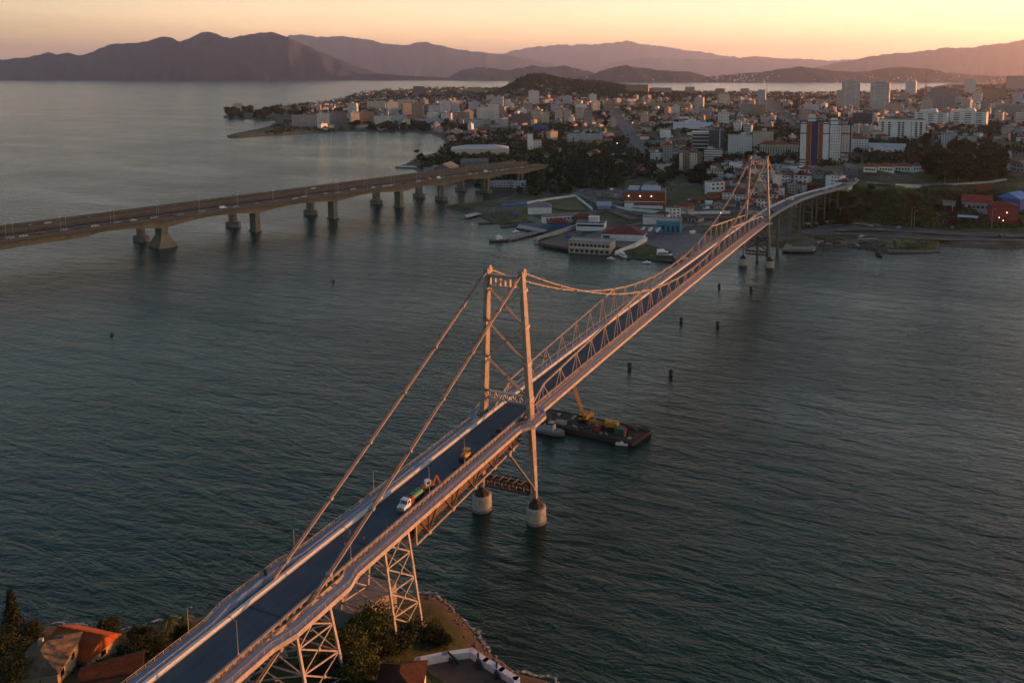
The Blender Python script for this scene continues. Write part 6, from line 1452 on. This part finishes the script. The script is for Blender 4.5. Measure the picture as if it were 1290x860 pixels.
p = at(758, 176); k = m_per_px(p); r = empty('billboard', (p.x, p.y, p.z), face(p, 20), 'dark green billboard on a pole above the yellow shop', 'billboard'); m = MB(); m.box((0, 0, 12.5*k), (9*k, .8, 5*k)); m.build('panel', worn('billboard_green', (.02, .16, .11), .2), r); m = MB(); m.tube((0, .8, 0), (0, .8, 13*k), .5, 8); m.build('post', LAMPM, r)
p = at(706, 195); k = m_per_px(p); r = empty('sign_pylon', (p.x, p.y, p.z), face(p, 10), 'square yellow sign pylon beside the approach road', 'sign'); m = MB(); m.box((0, 0, 4*k), (3.4*k, 1.2, 8*k)); m.build('panel', worn('sign_yellow', (.55, .36, .05), .2), r); m = MB(); m.box((0, 0, .5), (4.2*k, 2, 1)); m.build('plinth', CONC, r)
p = at(688, 202); k = m_per_px(p); r = empty('green_kiosk', (p.x, p.y, p.z), face(p, 0), 'green and white kiosk at the end of the road bridge', 'kiosk'); m = MB(); m.box((0, 0, 3*k), (6*k, 5, 6*k)); m.build('wall', F_GREEN, r); m = MB(); m.gable((0, 0, 6*k), (6*k, 5), 2.4*k, 0, .4, hip=.8); m.build('roof', GREENP, r)
def pole(px, py, h_, lab, lit=False, kind='street lamp'):
    p = at(px, py); r = empty('street_light', (p.x, p.y, p.z), face(p, 90), lab, kind, 'street lights of the town'); m = MB(); m.tube((0, 0, -.5), (0, 0, h_), .22, 6, .14); m.build('pole', LAMPM, r)
    m = MB(); m.bar((0, 0, h_), (0, -1.6, h_ + .3), .14); m.box((0, -1.9, h_ + .3), (.5, 1.2, .25)); m.build('arm', LAMPM, r)
    if lit: m = MB(); m.lathe((0, -1.9, h_ - .35), [(.2, -.3), (.6, 0), (.6, .35), (.2, .6)], 8); m.build('lamp', glow('warm_lamp', (1, .82, .55), 2.6), r)
for a in [(1058, 278, 11, 'tall lamp pole on the bank near the far tower'), (1148, 287, 17, 'tall double-length lamp pole beside the coast road'), (1151.5, 287, 14, 'shorter lamp pole hugging the tall one by the coast road'), (1249, 288, 16, 'lamp pole before the deep red house'), (1190, 232, 12, 'lamp pole on the upper road beside the villas'), (1207, 228, 11, 'lamp pole on the upper road, left edge of the tree mound'), (1244, 226, 10, 'lamp pole on the upper road below the tree mound'),
          (796, 163, 14, 'lit street light on the right side of the highway', True), (782, 147, 12, 'lamp pole on the left of the highway'), (700, 240, 10, 'lamp pole in the car park by the grass field'), (742, 238, 10, 'lamp pole in the middle of the car park'), (905, 281, 9, 'lamp pole at the top of the grey concrete yard', True), (776, 188, 10, 'lit street light at the foot of the highway', True)]: pole(*a)
# a small hut on posts below the bank
p = at(1195, 266); r = empty('hut', (p.x, p.y, p.z), face(p, 0), 'small grey hut raised on a tall post below the bank', 'hut'); m = MB(); m.box((0, 0, 6.5), (10, 5, 3.6)); m.build('wall', GRY, r); m = MB(); m.gable((0, 0, 8.3), (10, 5), 1.2, 0, .6); m.build('roof', SLATE, r); m = MB(); m.box((-1.5, 0, 2), (1.6, 1.6, 5.6)); m.box((3, 0, 2), (.5, .5, 5.6)); m.build('post', WHT, r)
p = at(1218, 279); r = empty('canopy', (p.x, p.y, p.z), face(p, 6), 'flat pale blue canopy beside the coast road', 'canopy'); m = MB(); m.add([(-8, -3, 4.2), (8, -3.5, 4.0), (8.6, 3, 4.8), (-7, 3.5, 4.9), (-8, -3, 4.0), (8, -3.5, 3.8), (8.6, 3, 4.6), (-7, 3.5, 4.7)], [(0, 1, 2, 3), (7, 6, 5, 4), (0, 4, 5, 1), (1, 5, 6, 2), (2, 6, 7, 3), (3, 7, 4, 0)]); m.build('roof', worn('pale_blue_roof', (.34, .42, .56), .2), r); m = MB()
for x, y in ((-7, -2.5), (7, -2.5), (7, 2.5), (-6, 2.5)): m.bar((x, y, -.5), (x, y, 4.2), .2)
m.build('post', LAMPM, r)
# town cars
rc = random.Random(3)
spots = [(x, rc.uniform(238, 252)) for x in np.linspace(690, 792, 20)] + [(1030 + 2*i, 226 - i*.1) for i in range(0)] + [(x, rc.choice([287.5, 292.5, 299])) for x in (1085, 1133, 1201, 1262)] + [(778, 150), (785, 157), (789, 164), (796, 172), (801, 179), (770, 141), (774, 145), (792, 166)] + [(x, rc.uniform(252, 265)) for x in np.linspace(868, 925, 14)] + [(1073, 222), (1070, 214), (1078, 228), (1093, 231), (1102, 232), (1140, 234)]
for i, (x, y) in enumerate(sorted(spots)):
    p = at(x, y); c = rc.choice(['white', 'white', 'silver', 'dark grey', 'red', 'black', 'blue'])
    wh = 'in the car park by the grass field' if x < 769 or (x < 800 and y > 230) else 'on the highway' if x < 812 else 'parked near the brick warehouse' if x < 930 else 'on the upper road end' if y < 240 else 'on the coast road'
    place_car(c, rc.choice(['sedan', 'hatch', 'sedan', 'van']), (p.x, p.y, p.z + .32), rc.uniform(0, 6.28) if x > 812 and y < 270 else face(p, 60), '%s car %s, %s town car from left' % (c, wh, ordn(i)), 'cars in the town')
for i, (j, off, col) in enumerate(((11, -1.5, 'dark grey'), (28, 1.6, 'white'), (47, 1.5, 'white'), (50, -1.5, 'silver'))):
    x, y, z = ST_FAR[j]; a, b = ST_FAR[j - 1], ST_FAR[j + 1]; h = math.atan2(b[1] - a[1], b[0] - a[0])
    place_car(col, 'sedan', (x - off*math.sin(h), y + off*math.cos(h), z), h, '%s car on the bridge approach beyond the far tower, %s from the tower' % (col, nth[i]), 'cars on the far approach')
# boulders of the far shore
ROCK = worn('boulder', (.11, .095, .085), .45, .9, .95); rng = np.random.default_rng(4)
def rocks(name, pts, n, s0, s1, spread, bv=None):
    m = MB()
    for _ in range(n):
        i = rng.integers(0, len(pts) - 1); f = rng.random(); px = pts[i][0] + (pts[i+1][0] - pts[i][0])*f + rng.normal(0, spread); py = pts[i][1] + (pts[i+1][1] - pts[i][1])*f + rng.normal(0, spread*.25); p = at(px, py, bv); s = rng.uniform(s0, s1)
        if p.z < -.6: continue
        m.lathe((p.x, p.y, p.z - s*.3), [(s*.5, 0), (s*rng.uniform(.8, 1.1), s*.25), (s*rng.uniform(.6, .9), s*.6), (s*.2, s*.8)], 6, sx=rng.uniform(.7, 1.3))
    return tag(m.build(name, ROCK), kind='stuff')
rocks('boulders', [(1030, 313), (1060, 309), (1095, 311), (1120, 317)], 110, .6, 1.8, 5); rocks('boulders', [(1186, 311), (1240, 312.5), (1290, 312.5)], 70, .5, 1.4, 3); rocks('boulders', [(575, 266), (605, 274), (622, 282), (650, 285)], 40, .4, 1.0, 3)
rng = np.random.default_rng(44); m = MB()
for _ in range(22):
    p = at(rng.uniform(1025, 1100), rng.uniform(298, 310)); a = rng.uniform(0, 3.1); L = rng.uniform(4, 11); m.box((p.x, p.y, p.z + .5), (L, rng.uniform(.6, 1.6), rng.uniform(.5, 1.0)), a, int(rng.integers(0, 3)))
tag(m.build('rubble', [RUST, CONC, TIMBER]), kind='stuff')

# ------------------------------------------------------------------ the near shore
def near_house(px, py, L, D, h_, rz, wall, roof, rh, label, hip=0.0, z=None, chim=False):
    p = at(px, py, BVI); r = empty('house', (p.x, p.y, p.z if z is None else z), rz, label, 'house')
    m = MB(); m.box((0, 0, h_/2 - 1.5), (L, D, h_ + 3))
    if hip == 0:
        for s in (-1, 1): m.add([(s*L/2, -D/2, h_), (s*L/2, D/2, h_), (s*L/2, 0, h_ + rh*.96)], [(0, 1, 2)])
    m.build('wall', wall, r); m = MB(); m.gable((0, 0, h_), (L, D), rh, 0, .5, hip=hip); rf = m.build('roof', roof, r)
    m = MB(); m.bar((-L/2*(1 - hip*.8), 0, h_ + rh + .06), (L/2*(1 - hip*.8), 0, h_ + rh + .06), .35, .18); m.build('ridge_cap', roof, rf)
    if chim: m = MB(); m.box((L*.2, D*.15, h_ + rh*.8), (.8, .8, 1.8)); m.build('chimney', wall, rf)
    for s in (-1, 1):
        for x in (-.28, .22):
            o = link(bpy.data.objects.new('window', window_mesh(1.3, 1.2)), r); o.location = (L*x, s*(D/2 + .04), h_*.55)
    o = link(bpy.data.objects.new('window', window_mesh(1.2, 1.1)), r); o.location = (L/2 + .04, 0, h_*.6); o.rotation_euler = (0, 0, math.pi/2)
    return r
def tiles(name, a, b, c):
    t = NT(name); co = t.coord('Object'); n1 = t.noise(co, .55, 5.0, .7).outputs[0]; n2 = t.noise(co, 2.6, 3.0).outputs[0]; wv = t.n('ShaderNodeTexWave', Scale=2.2, Distortion=.4); wv.wave_type = 'BANDS'; wv.bands_direction = 'X'; t.l(co, wv.inputs[0])
    t.bump(t.math('ADD', wv.outputs[1], t.math('MULTIPLY', n2, .4)), .7, .09)
    return t.done(t.ramp(t.math('MULTIPLY_ADD', n2, .4, t.math('MULTIPLY', n1, .6)), [(.32, a), (.5, b), (.68, c)]), .85, 0, .2)
OTILE = tiles('orange_clay_tiles', (.20, .055, .020), (.36, .10, .03), (.46, .15, .045)); MTILE = tiles('mossy_old_tiles', (.035, .030, .022), (.17, .125, .080), (.26, .20, .13)); DTILE = tiles('dark_old_tiles', (.022, .012, .010), (.055, .025, .017), (.095, .042, .026))
YW = worn('yellow_house_wall', (.46, .33, .20), .2, .3, .85)
near_house(104, 826, 11.5, 8.0, 3.2, rad(-82), YW, OTILE, 2.9, 'house with bright orange clay roof and sunlit gable wall, lower left shore', 0, chim=False)
near_house(58, 850, 10, 8.5, 3.8, rad(35), YW, MTILE, 2.8, 'house with mossy tan tiled hipped roof in front of the orange-roofed one', .8, chim=True)
near_house(82, 838, 4.8, 4.4, 5.4, rad(35), YW, MTILE, 1.0, 'small square upper block with flat mossy roof behind the mossy hipped roof', .9)
near_house(143, 862, 10, 6.0, 3.4, rad(-40), worn('dim_wall', (.15, .12, .10), .3), DTILE, 1.6, 'low building with dark brown roof beside the bridge edge, bottom left', 0)
near_house(505, 876, 10, 8.5, 3.2, rad(28), WHT, DTILE, 2.8, 'house with dark red pyramid roof at the bottom edge beside the fort', .95)
rng = np.random.default_rng(8)
BUSHY = [tree_proto(31, H=5.5, R=3.4, clumps=90, per=34, leaf=.24, mat=1, cname='bush'), tree_proto(32, H=4.5, R=2.8, clumps=80, per=34, leaf=.22, mat=0, cname='bush'), tree_proto(33, H=9, R=3.4, clumps=120, per=34, leaf=.25, mat=0, cname='tree'), tree_proto(34, H=13, R=2.5, clumps=130, per=30, leaf=.26, mat=0, conifer=True, cname='conifer_tree')]
def near_tree(k, px, py, s, label, cat):
    p = at(px, py, BVI); pr = BUSHY[k] if isinstance(k, int) else k
    put_tree(pr, p.x, p.y, p.z - .2, s, label, None, cat)
near_tree(3, 18, 806, .95, 'dark pointed conifer at the left edge of the shore', 'tree'); near_tree(2, 4, 842, 1.0, 'dark leafy tree at the lower left corner', 'tree'); near_tree(2, 40, 808, .62, 'dark round tree between the conifer and the orange roof', 'tree'); near_tree(2, 14, 868, .8, 'tree cut by the bottom left corner', 'tree'); near_tree(1, 138, 800, .95, 'dark bush behind the orange roof by the beach', 'bush'); near_tree(1, 176, 812, 1.0, 'bush right of the orange-roofed house', 'bush'); near_tree(0, 195, 822, .8, 'bush by the bridge edge, nearest to the left walkway', 'bush'); near_tree(1, 165, 832, .9, 'dark bush before the low brown-roofed building', 'bush'); near_tree(1, 228, 802, .7, 'small bush on the beach side under the walkway', 'bush')
NPALM = palm_proto(7, 7.5); near_tree(NPALM, 212, 814, .9, 'palm tree beside the seaward walkway above the beach', 'palm'); near_tree(NPALM, 236, 800, .7, 'shorter palm nearest to the seaward railing', 'palm')
for i, (k, a, b, s, lb) in enumerate([(0, 468, 806, 1.25, 'large yellow-green bush under the braced viaduct legs'), (0, 442, 826, 1.1, 'yellow-green bush left of the largest one under the viaduct'), (2, 486, 828, .62, 'dark round bush behind the dark red pyramid roof'), (1, 425, 850, 1.0, 'dark bush between the viaduct legs at the bottom edge'), (0, 405, 840, .8, 'bush at the foot of the nearer viaduct bent'), (1, 520, 800, .8, 'low bush beside the outer viaduct legs'), (1, 545, 806, .9, 'dark bush right of the viaduct legs near the beach'), (1, 508, 818, .8, 'bush above the white fort wall, left end'), (0, 455, 850, 1.0, 'bush beside the dark red pyramid roof'), (1, 560, 812, .6, 'small bush above the middle of the fort wall')]): near_tree(k, a, b, s, lb, 'bush')
V = []; F = []
for _ in range(1500):
    x, y = rng.uniform(-130, -42), rng.uniform(-45, 90); sd_ = sdist(np.array([x]), np.array([y]), ISLE)[0]
    if sd_ < 8 or (abs(y) < 3 and x > -60): continue
    px, py = to_px((x, y, 6))
    if 520 < px < 660 and py > 818: continue
    z = gz(x, y, BVI); leaf_quads(V, F, np.array([x, y, z + .25]), 10, .45, .28)
m = MB(); m.add(V, F); tag(m.build('undergrowth', LEAF[0]), kind='stuff')
# the little fort with its white parapet and guns
FZ = 5.2; FP = [onz(a, b, FZ + 1.2) for a, b in [(528, 850), (526, 831), (560, 824), (594, 819.5), (612, 832), (632, 844), (650, 855), (655, 872), (560, 880)]]
c = sum(FP, Vector())/len(FP); r = empty('fort', (c.x, c.y, 0), 0, 'small shore fort with a thick white parapet round a brown court', 'fort')
m = MB(); m.prism([(p.x - c.x, p.y - c.y) for p in FP], -2, FZ); m.build('court', worn('fort_court', (.10, .072, .055), .4, .4, .95), r)
m = MB()
for a, b in zip(FP[:8], FP[1:8]):
    d = (b - a).normalized(); a2, b2 = a - d*.5, b + d*.5; m.bar(Vector((a2.x - c.x, a2.y - c.y, FZ + .2)), Vector((b2.x - c.x, b2.y - c.y, FZ + .2)), 1.25, 2.6)
m.build('parapet', worn('fort_white', (.62, .63, .66), .2, .5, .8), r)
for i, (a, b, an, lb) in enumerate([(571, 834, 75, 'leftmost'), (603, 838, 35, 'middle'), (626, 850, 30, 'rightmost')]):
    p = onz(a, b, FZ); g = empty('cannon', (p.x, p.y, FZ), rad(an), 'dark old cannon behind the white fort parapet, %s of three' % lb, 'cannon', 'cannons of the fort')
    m = MB(); m.tube((-1.2, 0, .9), (1.7, 0, 1.75), .30, 12, .2); m.tube((-1.5, 0, .82), (-1.2, 0, .9), .14, 8, .3); m.build('barrel', TYRE, g)
    m = MB()
    for y in (-.38, .38): extrude([(-1.4, .25), (.9, .25), (.9, 1.0), (-.2, .9), (-1.4, .5)], y - .1, y + .1, m)
    m.build('carriage', TIMBER, g)
    for y in (-.55, .55):
        for x in (-1.0, .5): m = MB(); m.tube((x, y - .1, .3), (x, y + .1, .3), .3, 10); m.build('wheel', TIMBER, g)
rocks('shore_rocks', [(535, 748), (560, 758), (590, 788), (612, 822), (650, 848)], 90, .25, .8, 5, BVI)
# surf: broken foam along the beach
t = NT('surf_foam'); tr = t.n('ShaderNodeBsdfTransparent'); mx = t.n('ShaderNodeMixShader'); n1 = t.noise(t.pos(), .9, 5.0, .7).outputs[0]; uvn = t.n('ShaderNodeUVMap'); sp = t.n('ShaderNodeSeparateXYZ'); t.l(uvn.outputs[0], sp.inputs[0])
ed = t.math('SUBTRACT', 1.0, t.math('ABSOLUTE', t.math('MULTIPLY_ADD', sp.outputs[0], 2.0, -1.0)))
fac = t.n('ShaderNodeMapRange'); fac.inputs[1].default_value = .80; fac.inputs[2].default_value = 1.10; t.l(t.math('ADD', t.math('MULTIPLY', ed, .55), t.math('MULTIPLY', n1, .8)), fac.inputs[0])
t.done((.5, .5, .5), .9); t.l(tr.outputs[0], mx.inputs[1]); t.l(t.b.outputs[0], mx.inputs[2]); t.l(fac.outputs[0], mx.inputs[0]); t.l(mx.outputs[0], t.t.nodes['Material Output'].inputs[0])
pts = [Vector((a, b, 0)) for a, b in ISLE[3:17]]; V = []; F = []; UVs = []
dense = []
for a, b in zip(pts, pts[1:]):
    n = max(2, int((b - a).length/1.2)); dense += [a.lerp(b, i/n) for i in range(n)]
for i, q in enumerate(dense):
    d = (dense[min(i + 2, len(dense) - 1)] - dense[max(i - 2, 0)]).normalized(); s = Vector((d.y, -d.x, 0)); w_ = 2.2 + 1.6*math.sin(i*.37) + .8*math.sin(i*1.3)
    s = -s if sdist(np.array([q.x + s.x]), np.array([q.y + s.y]), ISLE)[0] > 0 else s
    V += [tuple(q - s*.8 + Vector((0, 0, .36))), tuple(q + s*w_ + Vector((0, 0, .05)))]
F = [(2*i, 2*i + 1, 2*i + 3, 2*i + 2) for i in range(len(dense) - 1)]
m = MB(); m.add(V, F); o = m.build('surf', t.m); ul = o.data.uv_layers.new(name='UVMap')
for lp in o.data.loops: ul.data[lp.index].uv = (lp.vertex_index % 2, lp.vertex_index*.1)
tag(o, kind='structure')
# people-sized things on the walkways and deck
for i, (x, y, lb) in enumerate([(-83.5, 8.9, 'dark litter bin at the corner of the seaward walkway bulge')]):
    r = empty('litter_bin', (x, y, dz(x) + .12), 0, lb, 'bin'); m = MB(); m.lathe((0, 0, 0), [(.28, 0), (.34, 1.1)], 10); m.build('body', TYRE, r); m = MB(); m.lathe((0, 0, 1.1), [(.36, 0), (.36, .12), (.1, .2)], 10); m.build('lid', TYRE, r)


# small boats moored about the little harbour
for i, (a, b, L, an, lb) in enumerate([(650, 292, 6, 30, 'small white boat tucked inside the little harbour, left one'), (662, 288.5, 5, 70, 'small white boat tucked inside the little harbour, right one'), (770, 326, 6, -20, 'small white boat lying off the corner of the quay building'), (815, 331, 6, 10, 'small white boat outside the dark floating dock'), (862, 326, 7, 40, 'white boat at the foot of the grey concrete yard'), (595, 283, 5, 100, 'small white boat off the harbour grass, leftmost of the moored boats')]):
    p = onz(a, b, .2); r = empty('small_boat', (p.x, p.y, .05), face(p, an), lb, 'boat', 'small moored boats'); m = MB(); hull(m, L, L*.33, L*.11); m.build('hull', BOATW, r); m = MB(); m.box((-L*.05, 0, L*.17), (L*.28, L*.2, L*.16)); m.build('cabin', BOATW, r)
for i, (a, b, w_, an, mt, lb) in enumerate([(868, 262, 9, 20, TIN, 'pale tin shed right of the brick warehouse, left of two'), (893, 258, 8, -10, WHT, 'white shed right of the brick warehouse, right of two'), (690, 268, 7, 15, BLUEP, 'small blue shed behind the dark-roofed shed'), (650, 272, 6, 0, BLUEP, 'small blue container beside the harbour grass'), (872, 295, 6, 30, WHT, 'white office cabin on the grey concrete yard'), (715, 300, 5, -10, BLUEP, 'blue container on the empty brown yard')]):
    block(a, b, w_, w_*.45, w_*.4, WHT if mt is TIN else mt, lb, None, roof=mt, kind='gable', rh=1.2, turn=an, cat='shed', name='shed')
